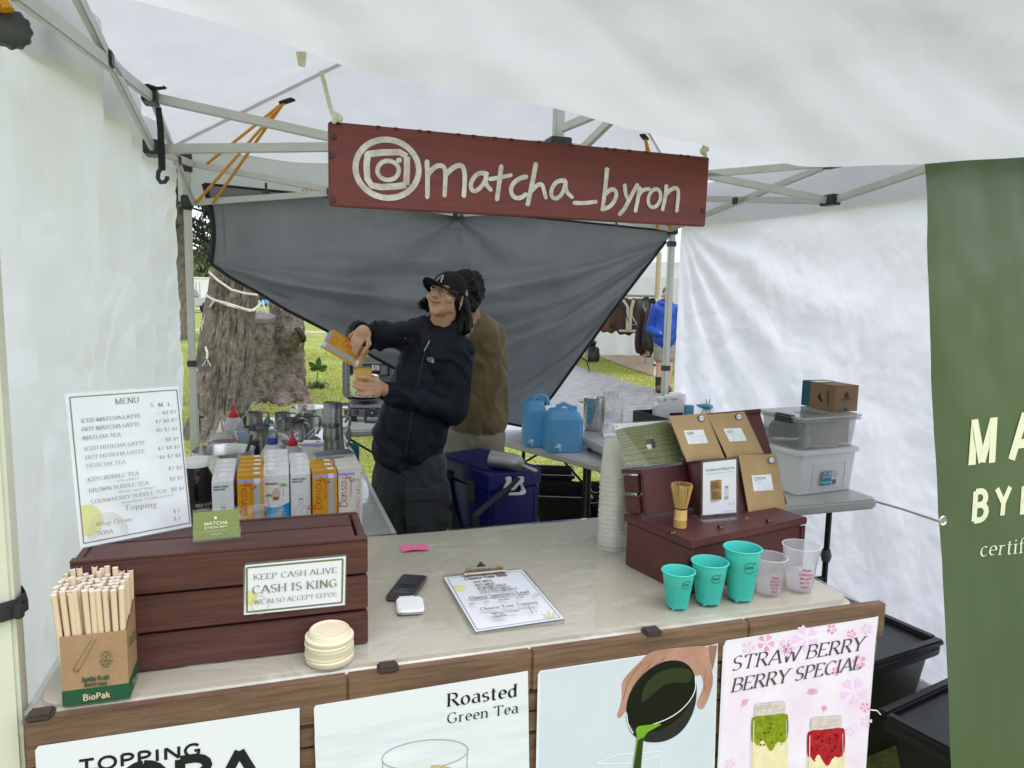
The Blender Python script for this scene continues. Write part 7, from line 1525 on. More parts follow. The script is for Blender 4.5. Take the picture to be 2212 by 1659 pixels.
g = MB();g.lathe([(.0001,0),(.05,0),(.052,.02),(.10,.022),(.102,.03),(.098,.034),(.06,.03),(.0001,.03)],MX.Translation((bc.x,bc.y,bz)),36);[g.beam((bc.x,bc.y,bz + .036),(bc.x + .12*math.cos(a),bc.y + .12*math.sin(a),bz + .036),.006,.012) for a in (.4,1.97,3.54,5.1)];part(sv,'burner',g,jm,world=True)
pr_ = (atp(*ch(985,1200),V((0,SY_ + .15,0)),V((0,-1,0))) - atp(*ch(555,1200),V((0,SY_ + .15,0)),V((0,-1,0)))).length/2;bowlpot('cooking_pot','steel cooking pot standing on the camp stove burner',V((bc.x,bc.y,bz + .045)),pr_,.15,'pot')
# ================================================================== right table and its load
RZ = .76;RM = MX.Translation(T(2.23,1.06,0)) @ MX.Rotation(TH,4,'Z')
ftable('scuffed grey folding table along the right wall carrying the storage boxes',RM,.74,1.85,RZ)
g = MB();q = atz(1805,1190,.0);
def box3(P0,PX,PY,h):
    x = PX - P0;W = x.length;y = PY - P0;m = frame(P0,x,z=UP);D = abs(y.dot(m.col[1].to_3d()));return m,W,D
wpl = mat('white_plastic',(.84,.84,.85),rough=.4,transl=.1,bump=.05,bs=200);cpl = clear_mat('cloudy_box',rough=.12,body=.28,bodycol=(.70,.71,.70));cpl2 = clear_mat('cloudy_lid',rough=.12,body=.55,bodycol=(.78,.79,.79))
P0,PX = atz(*c9(1325,930),RZ),atz(*c9(1690,884),RZ);m,W,D = box3(P0,PX,P0 + TB,0);D = .27;m = m @ MX.Translation((0,0,.003))
wb1 = thing('storage_box','opaque white storage box at the bottom of the stack on the right table','storage box',m)
zt1 = (atp(*c9(1300,668),P0,V((0,-1,0))).z - RZ)
def tubbody(t,W,D,h,mt,inset=.012,wall=.003,nm='body',bev=.008):
    g = MB();pr = [(rrect(inset,inset,W - inset,D - inset,.02),0),(rrect(0,0,W,D,.025),h)]
    n = len(pr[0][0]);vs = [(p[0],p[1],0) for p in pr[0][0]] + [(p[0],p[1],h) for p in pr[1][0]];vi = [((p[0] - W/2)*(1 - 2*wall/W) + W/2,(p[1] - D/2)*(1 - 2*wall/D) + D/2,z + (wall if z == 0 else 0)) for p,z in [(q,0) for q in pr[0][0]] + [(q,h) for q in pr[1][0]]]
    fs = [tuple(reversed(range(n)))] + [(i,(i + 1) % n,n + (i + 1) % n,n + i) for i in range(n)] + [tuple(2*n + i for i in range(n))] + [(2*n + (i + 1) % n,2*n + i,3*n + i,3*n + (i + 1) % n) for i in range(n)] + [(n + i,n + (i + 1) % n,3*n + (i + 1) % n,3*n + i) for i in range(n)]
    g.add(vs + vi,fs);return part(t,nm,g,mt,smooth=40)
tubbody(wb1,W,D,zt1,wpl)
g = MB();g.prism(rrect(-.012,-.012,W + .012,D + .012,.03),zt1 - .006,zt1 + .014);part(wb1,'lid',g,wpl,bevel=.004)
g = MB();
for a,b in (((.09,.02),(.09,zt1 - .05)),((.09,zt1 - .05),(W - .07,zt1 - .05)),((W - .07,zt1 - .05),(W - .07,.02))): g.beam((a[0],-.001 + .011*(1 - a[1]/zt1),a[1]),(b[0],-.001 + .011*(1 - b[1]/zt1),b[1]),.004,.004)
part(wb1,'moulded_panel',g,wpl)
FPb = (P0 - V((m.col[1].to_3d()))*.001,-m.col[1].to_3d())
lb_ = [(1480,770),(1583,758),(1570,848),(1466,858)]
def LB(x,y): return c9(*lerp2(lerp2(lb_[0],lb_[1],x),lerp2(lb_[3],lb_[2],x),y))
for nm,pts,c,lf in (('sticker',((0,0),(1,0),(1,1),(0,1)),(.72,.73,.74),.001),('sticker_blue',((0,.5),(.66,.5),(.66,1),(0,1)),(.02,.28,.42),.0015),('sticker_navy',((0,0),(.36,0),(.36,.48),(0,.48)),(.03,.09,.13),.0015),('sticker_teal',((.37,0),(.66,0),(.66,.48),(.37,.48)),(.25,.42,.50),.0016)):
    g = MB();shape(g,FPb,[LB(*p) for p in pts],lf);part(wb1,nm,g,mat('pr_' + nm,c,rough=.4),world=True,smooth=0)
g = MB();txt(g,'STORE',FPb,LB(.05,.2),LB(.32,.2),LB(.05,.07),.0022,serif=False,thick=.24);txt(g,'STACK',FPb,LB(.05,.42),LB(.32,.42),LB(.05,.28),.0022,serif=False,thick=.24);txt(g,'14',FPb,LB(.43,.26),LB(.58,.26),LB(.43,.1),.0022,serif=False,thick=.2)
txt(g,'Storage Box',FPb,LB(.05,.84),LB(.62,.84),LB(.05,.70),.0022,serif=False,thick=.22);part(wb1,'sticker_lettering',g,cwh,world=True,smooth=0)
g = MB();[line(g,FPb,[LB(.70 + .024*i,.62),LB(.70 + .024*i,.95)],.0008 + .0005*(i % 3),.002) for i in range(11)];[line(g,FPb,[LB(.70,.1 + .08*i),LB(.95 - .05*(i % 2),.1 + .08*i)],.0007,.002) for i in range(5)];part(wb1,'bar_code',g,black,world=True,smooth=0,kind='stuff')
m2 = m @ MX.Translation((.0,.0,zt1 + .016)) @ MX.Translation((.012,.008,0));h2 = (atp(*c9(1300,440),P0,V((0,-1,0))).z - RZ) - zt1 - .018
wb2 = thing('storage_box','clear lidded storage box of paper bags, second in the stack','storage box',m2)
tubbody(wb2,W - .01,D - .01,h2,cpl)
g = MB();g.prism(rrect(-.02,-.014,W + .01,D + .004,.03),h2 - .004,h2 + .006);g.prism(rrect(-.02,-.014,W + .01,D + .004,.03),h2 - .016,h2 - .010);part(wb2,'lid',g,cpl2,bevel=.003)
g = MB();g.box((-.012,.10,h2 - .012),(.016,.10,.03));g.box((-.006,.10,h2 + .006),(.03,.10,.006));part(wb2,'clip_handle',g,jm,bevel=.003)
g = MB()
def bagc(s,t): return (.03 + .30*s,.03 + .02*math.sin(s*9) + .20*(t > .5),.01 + (h2 - .03)*(1 - abs(2*t - 1))*(1 - .25*(fbm(s*4,t*3,2) + .4)))
g.grid(bagc,24,12);part(wb2,'paper_bags',g,mat('grey_paper',(.42,.36,.30),rough=.9,var=.1),smooth=50)
for x,y,r_ in ((.06,.04,.032),(.07,.05,.026)): g = MB();g.sph((x,y,.035 if r_ > .03 else .09),r_,seg=14,rings=10,sc=(1,.8,1));part(wb2,'plastic_wrap',g,cpl2)
for i in range(4): g = MB();g.box((.14 + .0*i,.05 + .028*i,h2 + .0068),(.11,.006,.001));part(wb2,'lid_slot',g,jm)
zl = RZ + .003 + zt1 + .016 + h2 + .008
q0,q1,q2 = atz(*c9(1556,391),zl),atz(*c9(1704,386),zl),atz(*c9(1352,346),zl);mb_,Wb,Db = box3(q0,q1,q2,0);hb_ = (atp(*c9(1562,226),q0,V((0,-1,0))).z - zl)
Db = min(Db,.24);kb = thing('cardboard_box','brown cardboard cup box with a plant logo on top of the storage boxes','box',mb_)
g = MB();g.box((Wb/2,Db/2,hb_/2),(Wb,Db,hb_));part(kb,'carton',g,mat('box_kraft',(.27,.165,.095),rough=.85,var=.08,vs_=12),bevel=.0015)
g = MB();g.box((-.0006,Db*.87,hb_/2),(.001,Db*.25,hb_*.98));g.box((Wb/2,Db*.87,hb_ + .0006),(Wb*.98,Db*.25,.001));part(kb,'teal_print',g,mat('print_teal',(.03,.13,.16),rough=.7))
g = MB();Kf = (q0,-mb_.col[1].to_3d())
txt(g,'bygreen',Kf,c9(1602,318),c9(1668,313),c9(1602,303),.001,serif=False,thick=.12);line(g,Kf,[c9(1637 + 17*math.cos(R(a)),283 + 20*math.sin(R(a))) for a in range(-20,301,20)],.0014,.001)
for q in (((1637,300),(1624,290),(1626,280),(1636,288)),((1637,300),(1650,288),(1649,278),(1640,286)),((1637,288),(1630,276),(1638,266),(1644,276))): shape(g,Kf,[c9(*a) for a in q],.001)
Ks = (q0,-mb_.col[0].to_3d());txt(g,'bygreen',Ks,c9(1519,256),c9(1512,342),c9(1528,257) if 0 else c9(1502,252),.001,serif=False,thick=.12)
for q in (((1470,270),(1478,300),(1486,320),(1480,332),(1468,312),(1456,300),(1462,285)),): shape(g,Ks,[c9(*a) for a in q],.001)
part(kb,'lettering',g,black,world=True,smooth=0)
g = MB();shape(g,Kf,[c9(1630 + 12*math.cos(R(a)),378 + 12*math.sin(R(a))) for a in range(0,360,30)],.001);part(kb,'teal_dot',g,MATS['print_teal'],world=True,smooth=0)
g = MB();g.box((Wb*.4,Db*.7,hb_ + .0016),(Wb*.7,Db*.2,.0008));part(kb,'white_label',g,cwh)
# teal lidded tub and small tub below
def plain_tub(label,cr_,W,D,h,lidc,z0,name='food_tub'):
    m = rotz(TH + .09,cr_ - TA*W) ;m.translation.z = z0;t = thing(name,label,'food tub',m);tubbody(t,W,D,h,cpl,inset=.014);g = MB();g.prism(rrect(-.008,-.008,W + .008,D + .008,.03),h - .012,h + .004);part(t,'lid_rim',g,lidc,bevel=.003)
    g = MB();g.prism(rrect(.006,.006,W - .006,D - .006,.025),h + .0045,h + .007);part(t,'lid',g,cpl2,bevel=.001);g = MB();g.prism(rrect(.02,.02,W - .02,D - .02,.02),.005,h*.7);part(t,'contents',g,mat('pale_powder',(.66,.68,.66),rough=.8));return t
lo_h = .10;c2 = atz(*c9(1258,690),RZ + lo_h + .003);plain_tub('small lidded tub under the teal edged one',c2,.22,.16,lo_h,cpl2,RZ + .003)
up_h = .135;c1 = atz(*c9(1228,500),RZ + lo_h + up_h + .01);plain_tub('lidded food tub with a teal rim beside the sloping board',c1,.24,.18,up_h,mat('teal_rim',(.10,.38,.40),rough=.4),RZ + lo_h + .012)
# steel stock pot, glass jar
b = atz(*c8(1067,786),RZ);s_ = b.y/F;r_ = 165/1.8433/1.8517/2*s_;b += V((0,r_*.9,.0));hp_ = atp(*c8(1067,535),b,V((0,-1,0))).z - RZ;b.z = RZ + .002
sp2 = bowlpot('stock_pot','tall steel stock pot on the far end of the right table',b,r_,hp_,'pot',steel)
g = MB();g.tube([(-r_*.98,-.03,hp_*.86),(-r_ - .025,-.025,hp_*.86),(-r_ - .025,.025,hp_*.86),(-r_*.98,.03,hp_*.86)],.005,6);part(sp2,'ear_handle',g,steel)
b = atz(*c8(1185,832),RZ);s_ = b.y/F;r_ = 190/1.8433/1.8517/2*s_;b += V((0,r_*.8,0));hj_ = atp(*c8(1195,492),b,V((0,-1,0))).z - RZ;b.z = RZ + .002
gj = thing('glass_jar','tall empty glass jar with a threaded neck beside the steel pot','jar',rotz(0,b));g = MB();g.lathe([(.0001,.004),(r_*.9,.004),(r_,.02),(r_,hj_*.62),(r_*.9,hj_*.76),(r_*.62,hj_*.83),(r_*.6,hj_*.86),(r_*.64,hj_*.88),(r_*.6,hj_*.9),(r_*.64,hj_*.93),(r_*.6,hj_*.95),(r_*.63,hj_),(r_*.58,hj_),(r_*.55,hj_*.84)],None,40);part(gj,'glass',g,clear_mat('jar_glass',rough=.02,body=.07,fres=1.9,bodycol=(.6,.65,.65)),smooth=50)
g = MB();g.lathe([(r_ + .001,hj_*.42),(r_ + .001,hj_*.58)],None,16,-120,-60);part(gj,'label',g,labm)
# black crate, white jug, round tub, sponge, cloth bag, plastic film
ZC = RZ + .12;A_,B_,C_ = atz(*cb(258,288),ZC),atz(*cb(700,395),ZC),atz(*cb(535,262),ZC);m,W,D = box3(A_,B_,C_,0);m.translation.z = RZ + .002
W = max(W,.3);D = .26;bc_ = thing('black_crate','black plastic crate on the right table holding the white chemical jug','crate',m)
for c,s in (((W/2,.004,.059),(W,.008,.118)),((W/2,D - .004,.059),(W,.008,.118)),((.004,D/2,.059),(.008,D - .016,.118)),((W - .004,D/2,.059),(.008,D - .016,.118)),((W/2,D/2,.004),(W - .016,D - .016,.008))):
    g = MB();g.box(c,s);part(bc_,'side',g,mat('black_plastic',(.018,.018,.02),rough=.4),bevel=.002)
for i in range(4): g = MB();g.box((.05 + .0 + .012*i,-.001,.085),(.004,.002,.03));part(bc_,'vent_slot',g,mat('dark_gap',(.1,.1,.1)))
c = aty(*cb(730,300),A_.y - .15);Yj = c.y;s_ = Yj/F/3.16/1.8517
def JP(x,y): q = aty(*cb(x,y),Yj);return (q.x - c.x,q.z - RZ)
wj = thing('chemical_jug','white plastic jug with a moulded handle and ribbed cap in the black crate','jug',V((c.x,Yj,RZ + .002)))
pts = [JP(538,355),JP(545,245),JP(600,190),JP(680,190),JP(678,135),JP(700,112),JP(840,112),JP(880,135),JP(920,240),JP(915,355)];pts = [(x,z) for x,z in pts];low_ = [(pts[-1][0],.012),(pts[0][0],.012)]
JM = MX.Rotation(R(90),4,'X');g = MB();hole = [JP(735,165),JP(745,145),JP(820,140),JP(835,155),JP(790,168)]
g.prism(pts + low_,-.10,0,JM);part(wj,'body',g,wpl,bevel=.006);g = MB();g.prism(hole,.0005,.0015,JM);part(wj,'handle_opening',g,mat('shade_grey',(.45,.46,.46),rough=.6))
q = JP(628,190);g = MB();g.lathe([(.026,0),(.028,.002),(.028,.024),(.026,.028),(.0001,.028)],MX.Translation((q[0],.05,q[1])),40,wob=lambda a,j,z: 1 + (.02*math.cos(24*a) if j in (1,2) else 0));part(wj,'cap',g,MATS['cap_white'])
q = [JP(722,325),JP(888,318),JP(888,355),JP(722,357)];g = MB();g.prism(q,.0006,.0016,JM);part(wj,'dark_label',g,mat('wine_label',(.10,.02,.025),rough=.5,col2=(.02,.02,.02),vs_=90))
c = aty(*cb(818,300),Yj + .22);q = aty(*cb(818,78),Yj + .22);g = MB();r_ = 108*s_*1.1;m = rotz(0,(c.x,Yj + .22,RZ + .002));hh_ = q.z - RZ
rt = thing('round_tub','round white lidded tub behind the chemical jug','tub',m);g.lathe([(.0001,0),(r_*.9,.001),(r_*.95,hh_ - .03)],None,30);part(rt,'body',g,wpl);g = MB();g.lathe([(r_,hh_ - .035),(r_*1.02,hh_ - .03),(r_*1.02,hh_),(r_*.95,hh_ + .004),(.0001,hh_ + .004)],None,30);part(rt,'lid',g,MATS['cap_white'])
def place(x,y0_,Y): c = aty(*cb(x,y0_),Y);return V((c.x,Y,RZ + .002))
c = place(965,340,Yj);zt_ = aty(*cb(965,228),Yj).z - RZ;g = MB();g.lathe([(.0001,0),(.026,0),(.028,.01),(.028,zt_ - .004),(.025,zt_),(.0001,zt_)],rotz(0,c),60,wob=lambda a,j,z: 1 + .06*math.cos(20*a)*(j in (2,3)));solo('sponge_roll',g,mat('sponge_blue',(.12,.36,.52),rough=.9),'ribbed blue sponge roll beside the chemical jug','sponge',smooth=50)
c = place(1190,340,Yj - .05);cbg = thing('cloth_bag','clear bag of foil tied with blue cloth and a green peg','bag',c);zc = aty(*cb(1190,270),Yj - .05).z - RZ
g = MB();g.lathe([(.0001,0),(.045,.002),(.055,.02),(.05,zc*.7),(.02,zc),(.03,zc + .01)],None,40,wob=lambda a,j,z: 1 + .1*math.sin(a*5 + j) + .05*math.sin(a*13));part(cbg,'foil_bag',g,alu)
g = MB();g.lathe([(.012,zc - .005),(.045,zc + .01),(.052,zc + .022),(.02,zc + .03)],None,40,sx=1.1,wob=lambda a,j,z: 1 + .18*math.sin(a*4 + j) + .08*math.sin(a*11));part(cbg,'blue_cloth',g,mat('sky_cloth',(.16,.42,.55),rough=.7,transl=.2),smooth=50)
for sgn in (-1,1): g = MB();g.beam((.002*sgn,-.01,zc + .01),(.013*sgn,-.01,zc + .062),.008,.005);part(cbg,'peg',g,mat('peg_green',(.22,.34,.22),rough=.4),bevel=.001)
c = place(1600,330,Yj - .1);g = MB();tp_ = [aty(*cb(x,y),Yj - .1) for x,y in ((1450,310),(1540,240),(1725,165))];bt = [aty(*cb(x,y),Yj - .1) for x,y in ((1460,360),(1560,360),(1700,380))]
def flm(s,t): i = min(int(s*2),1);k = s*2 - i;return (tp_[i].lerp(tp_[i + 1],k)).lerp(bt[i].lerp(bt[i + 1],k),t) + V((0,.02*math.sin(s*9 + t*5),0))
g.grid(flm,16,8);solo('plastic_bag',g,clear_mat('clear_bag',rough=.15,body=.18),'crumpled clear plastic bag sticking up behind the tea pouches','bag',smooth=60)
g = MB();q = atz(1812,1190,.0);lx = RM @ V((.74*.9,1.85*.12,.43));g.lathe([(.018,-.03),(.026,0),(.018,.03)],MX.Translation(lx),10);solo('duct_tape',g,mat('tape_grey',(.13,.13,.13),rough=.5,bump=.8,bs=60),'grey duct tape wrapped round the joint of the right table leg','tape')
# jug table with two blue water containers
JZ = .68;E1,E0 = atz(1294,1002,JZ),atz(1133,960,JZ);dx_ = (E1 - E0).normalized();JTM = frame((E1.x,E1.y,0),dx_,z=UP) @ MX.Translation((-1.5 + .03,-.02,0))
ftable('low pale folding table behind the cooler holding blue water containers',JTM,1.5,.62,JZ,mt=mat('table_white',(.60,.59,.56),rough=.35,var=.06,vs_=5,bump=.08,bs=200))
bluep = mat('jerry_blue',(.28,.66,.92),rough=.35,spec=.5,transl=.5,var=.06,vs_=8);blues = mat('jerry_cap',(.13,.40,.62),rough=.4)
def jerry(label,x0,x1,ytop,ybot,dpt,tapx,capx,hx):
    b = atz(*c8((x0 + x1)/2,ybot),JZ);Y = b.y;s_ = Y/F/1.8433/1.8517;W = (x1 - x0)*s_;h = aty(*c8((x0 + x1)/2,ytop),Y + .0).z - JZ;t = thing('water_container',label,'water container',rotz(.12,(b.x,Y,JZ + .002)),'blue water containers');
    g = MB();g.prism(rrect(-W/2,0,W/2,dpt,.035,5),0,h*.80);g2 = [(p[0]*.97,(p[1] - dpt/2)*.97 + dpt/2) for p in rrect(-W/2,0,W/2,dpt,.035,5)]
    n = len(g2);top = [(p[0]*.72,(p[1] - dpt/2)*.72 + dpt/2) for p in g2];g.add([(*p,h*.80) for p in g2] + [(*p,h) for p in top],[(i,(i + 1) % n,n + (i + 1) % n,n + i) for i in range(n)] + [tuple(n + i for i in range(n))]);part(t,'body',g,bluep,bevel=.006,bseg=3)
    g = MB();g.lathe([(.024,0),(.026,.003),(.026,.02),(.023,.023),(.0001,.023)],MX.Translation(((capx - (x0 + x1)/2)*s_,dpt*.55,h - .002)),30);part(t,'cap',g,blues)
    g = MB();hc = (hx - (x0 + x1)/2)*s_;g.tube([(hc - .05,dpt*.4,h - .02),(hc - .04,dpt*.4,h + .02),(hc,dpt*.4,h + .035),(hc + .035,dpt*.4,h + .02),(hc + .05,dpt*.4,h - .03)],.014,8);part(t,'handle',g,bluep,smooth=60)
    g = MB();tx = (tapx - (x0 + x1)/2)*s_;g.lathe([(.014,0),(.014,.008),(.008,.01),(.008,.03)],MX.Translation((tx,.001,.04)) @ MX.Rotation(R(90),4,'X'),16);g.tube([(tx,-.028,.045),(tx,-.032,.02)],.006,8);g.box((tx - .014,-.034,.042),(.028,.008,.01));part(t,'tap',g,MATS['cap_white']);return t
jerry('taller blue water container with a white tap, left one on the low table',548,716,570,905,.20,600,628,678)
jerry('wider blue water container with a white tap, right one on the low table',708,990,640,945,.20,800,925,850)
# cooler on an orange crate, scoop
CZt = .82;f0,f1,f2 = atz(1056,1026,CZt),atz(1167,1009,CZt),atz(1016,968,CZt);m,W,D = box3(f0,f1,f2,0);D = max(.4,min(D,.5));chh = .41;m.translation.z = CZt - chh
navy = mat('cooler_navy',(.006,.008,.10),rough=.28,spec=.5);clr = thing('cooler','dark blue ice cooler with a white carry handle and a scoop on its lid','cooler',m)
g = MB();g.box((W/2,D/2,(chh - .075)/2),(W,D,chh - .078));part(clr,'body',g,navy,bevel=.012,bseg=3)
g = MB();g.box((W/2,D/2,chh - .037),(W + .012,D + .012,.074));g.box((W/2,D/2,chh + .003),(W*.8,D*.72,.008));part(clr,'lid',g,navy,bevel=.01,bseg=3)
g = MB()
for a,b in (((.03,.03),(W - .03,.03)),((.03,.03),(.03,chh - .11)),((W - .03,.03),(W - .03,chh - .11))): g.box(((a[0] + b[0])/2,-.001,(a[1] + b[1])/2),(abs(a[0] - b[0]) + .006,.005,abs(a[1] - b[1]) + .006))
part(clr,'moulded_rib',g,navy)
for y in (D*.25,D*.68):
    g = MB();g.box((-.012,y,chh - .10),(.02,.045,.10));g.box((-.02,y,chh - .06),(.016,.05,.02));part(clr,'latch',g,jm,bevel=.004)
CFp = (V((f0.x,f0.y,0)) - m.col[1].to_3d()*.004,-m.col[1].to_3d())
g = MB();slab(g,CFp,[c8(*p) for p in ((405,1120),(443,1116),(446,1160),(430,1168),(398,1216),(386,1212),(412,1158))],.012,.012);slab(g,CFp,[c8(*p) for p in ((484,1120),(534,1114),(536,1150),(522,1164),(552,1222),(548,1240),(520,1250),(420,1252),(432,1234),(510,1230),(524,1212),(512,1172),(500,1172),(480,1200),(455,1216),(440,1214))],.012,.012)
part(clr,'carry_handle',g,wpl,world=True,bevel=.002)
g = MB();q = [atp(*c8(*p),*CFp) + (CPOS - f0).normalized()*o for p,o in (((500,1125),.03),((440,1190),.03),((330,1280),.03),((250,1345),.02),((190,1400),.03))];g.tube(q,.022,6,flat=.2);side = [clr.matrix_world @ V(p) for p in ((-.012,.05,-.03),(-.022,D*.4,.02),(-.016,D*.6,chh*.5),(-.012,D*.7,chh*.8))];g.tube([q[-1]] + side,.018,6,flat=.25);part(clr,'shoulder_strap',g,blackm,world=True)
g = MB();txt(g,'ICE COOLER',(V((f0.x,f0.y,0)) - m.col[0].to_3d()*.002,-m.col[0].to_3d()),c8(165,1240),c8(215,1290),c8(165,1230),.001,serif=False,thick=.2) if 0 else None
sc = aty(*c8(395,925),f0.y + .12);sc.z = CZt + .04;scm = mat('cast_aluminium',(.36,.36,.35),rough=.42,metal=.9,bump=.3,bs=40);sct = thing('ice_scoop','round dull aluminium scoop lying on the blue cooler','scoop',frame(sc,(1,-.45,-.05),z=UP))
g = MB();g.lathe([(.0001,.10),(.02,.098),(.035,.08),(.04,.05),(.042,-.02),(.044,-.06),(.041,-.06),(.038,.05)],MX.Rotation(R(90),4,'Y'),28);part(sct,'bowl',g,scm,smooth=50);g = MB();g.tube([(.085,0,-.005),(.12,0,-.012),(.165,0,-.025),(.17,0,-.027)],[.008,.009,.012,.008],10);part(sct,'handle',g,scm,smooth=50)
m3 = m.copy();m3.translation.z = 0;oc = thing('orange_crate','orange plastic crate under the blue cooler','crate',m3);om = mat('orange_plastic',(.48,.09,.02),rough=.45)
for z in (.03,.14,.25,.36):
    for c,s in (((W/2,.0,z),(W + .04,.008,.05)),((W/2,D,z),(W + .04,.008,.05)),((-.02,D/2,z),(.008,D - .012,.05)),((W + .02,D/2,z),(.008,D - .012,.05))): g = MB();g.box(c,s);part(oc,'side_rail',g,om,bevel=.003)
for x in (-.012,W + .012):
    for y in (.014,D - .014): g = MB();g.box((x,y,.19),(.018,.018,.386));part(oc,'corner_post',g,mat('crate_blue',(.03,.10,.16),rough=.5))
g = MB();g.box((W/2,D/2,.395),(W,D - .02,.008));part(oc,'top_panel',g,om)
# floor clutter behind the counter
blk = mat('black_plastic',(.018,.018,.02),rough=.4)
def opentub(label,crn,xr,yb,h,ang=0,W=None,D=None,name='black_tub',mt=None):
    A = atz(*crn,h);m = rotz(ang,(A.x,A.y,.002));t = thing(name,label,'tub',m);tubbody(t,W,D,h,mt or blk,inset=.03,wall=.006);g = MB()
    for c,s in (((W/2,-.008,h - .012),(W + .03,.014,.024)),((W/2,D + .008,h - .012),(W + .03,.014,.024)),((-.008,D/2,h - .012),(.014,D,.024)),((W + .008,D/2,h - .012),(.014,D,.024))): g.box(c,s)
    part(t,'rim',g,mt or blk,bevel=.003);return t
opentub('open black tub on the grass right of the cooler',c8(640,1262),0,0,.30,-.05,.36,.42)
opentub('black tub behind, half hidden by the blue cooler',c8(560,1100),0,0,.34,-.05,.34,.3)
opentub('dark green edged bin beside the leg of the right table',c8(1045,1235),0,0,.30,0,.25,.3)
g = MB();c = atz(*c8(960,1360),.05)
def crum(s,t): a = 2*math.pi*s;return c + V((math.cos(a)*.28*(1 - t)*(1 + .3*fbm(math.cos(a)*2,math.sin(a)*2,3)),math.sin(a)*.3*(1 - t),.16*t**.5*(1 + .8*fbm(math.cos(a)*3*(1 - t),math.sin(a)*3*(1 - t),9)) - .04))
g.grid(crum,60,24);solo('plastic_sheet',g,mat('black_film',(.02,.02,.022),rough=.18,bump=.8,bs=30,dist=.03),'crumpled black plastic sheet on the grass by the table leg','sheet',smooth=60)
g = MB();c = atz(1180,1125,.12);g.grid(lambda s,t: c + V(((s - .5)*.55,(t - .3)*.4,-.10 + .05*fbm(s*6,t*5,1))),30,20);solo('ground_sheet',g,mat('dark_cloth_print',(.05,.055,.06),rough=.8,col2=(.16,.17,.17),vs_=14),'dark patterned sheet on the ground behind the counter','sheet',smooth=60)
c = aty(*c8(95,1300),4.15);c.z = .0;yd = thing('gas_bottle','orange gas bottle with a white band beside the cooler','gas bottle',V((c.x,4.15,.002)));om2 = mat('amber_paint',(.62,.27,.02),rough=.35)
g = MB();g.lathe([(.0001,0),(.10,0),(.125,.03),(.13,.10),(.13,.36),(.115,.44),(.06,.48),(.04,.50)],None,32);part(yd,'body',g,om2,smooth=50);g = MB();g.lathe([(.1315,.24),(.1315,.31)],None,32);part(yd,'white_band',g,cwh);g = MB();g.lathe([(.07,.49),(.07,.58),(.066,.58),(.066,.49)],None,20,20,300);part(yd,'collar',g,om2)
# black tubs at the right end of the stall
tubm = mat('tub_charcoal',(.035,.036,.04),rough=.38,spec=.5,bump=.1,bs=60)
def lidtub(label,A,ang,W,D,h):
    m = rotz(ang,(A.x,A.y,.002));t = thing('lidded_tub',label,'tub',m);tubbody(t,W,D,h - .03,tubm,inset=.05,wall=.006)
    g = MB();g.prism(rrect(-.03,-.03,W + .03,D + .03,.05,5),h - .055,h - .018);part(t,'lid',g,tubm,bevel=.008,bseg=3)
    g = MB()
    for c,s in (((W/2,-.012,h - .009),(W + .04,.034,.022)),((W/2,D + .012,h - .009),(W + .04,.034,.022)),((-.012,D/2,h - .009),(.034,D - .012,.022)),((W + .012,D/2,h - .009),(.034,D - .012,.022))): g.box(c,s)
    part(t,'raised_rim',g,tubm,bevel=.006)
    g = MB();[g.sph((random.uniform(.03,W - .03),random.uniform(.03,D - .03),h - .018),random.uniform(.0015,.004),seg=6,rings=4,sc=(1,1,.4)) for _ in range(50)];[g.sph((random.uniform(0,W),random.choice((-.012,D + .012)),h + .002),random.uniform(.0012,.003),seg=6,rings=4,sc=(1,1,.4)) for _ in range(40)];part(t,'rain_drops',g,MATS['water'],kind='stuff');return t
A = atz(2028,1376,.42);e = atz(1915,1412,.42);d_ = (A - e).normalized();lidtub('charcoal lidded tub on the grass behind the right end of the stall',A - d_*.60,math.atan2(d_.y,d_.x),.57,.52,.42)
A = atz(1908,1532,.33);e = atz(2056,1464,.33);d_ = (e - A).normalized();n__ = V((-d_.y,d_.x,0));lidtub('wet charcoal lidded tub in front, beside the green banner',A - n__*.31,math.atan2(d_.y,d_.x),.50,.29,.33)
g = MB();g.tube([atp(*((3400 + x/2.149)/1.8517,(2300 + y/2.149)/1.8517),T(0,-.03,0),TB) for x,y in ((165,1158),(230,1165),(262,1200))],.0016,6);solo('wire_tie',g,mat('white_cord',(.7,.7,.68),rough=.5),'short white cord tying the stall panel at its right end','cord')
# ================================================================== neighbour stall behind
nw = mat('far_tent_cloth',(.80,.81,.83),rough=.8,transl=.45,bump=.4,bs=4,dist=.04)
def X_(u,Y): return (u - 1106)/F*Y
nb = thing('far_market_tent','white clothes stall tent across the wet path','tent',(4.2,17.5,0))
g = MB();g.grid(lambda s,t: (2.25 + 5.25*s,20.5 + .12*math.sin(s*60 + 3*fbm(s*8,t))*(1 - t),.05 + 2.4*t),90,20);part(nb,'back_wall',g,nw,world=True,smooth=60)
g = MB();g.grid(lambda s,t: (1.1 + 6.4*s,20.5 - 2.6*t,2.4 + .9*t - .2*math.sin(math.pi*t)),10,8);g.grid(lambda s,t: (1.1 + 6.4*s,17.9 - 2.6*t,3.3 - .9*t - .2*math.sin(math.pi*t)),10,8);part(nb,'roof',g,nw,world=True,smooth=60)
g = MB();g.grid(lambda s,t: (1.1 + 6.4*s,15.3 + .05*math.sin(s*40),2.4 - .32*t),60,3);part(nb,'valance',g,nw,world=True)
g = MB();g.grid(lambda s,t: (7.5,20.5 - 5.2*s,.05 + 2.35*t),8,4);part(nb,'side_wall',g,nw,world=True)
for x,y in ((1.15,15.35),(7.4,15.35),(2.3,20.4),(7.4,20.4)): g = MB();g.box((x,y,1.2),(.06,.06,2.4));part(nb,'leg',g,framem,world=True)
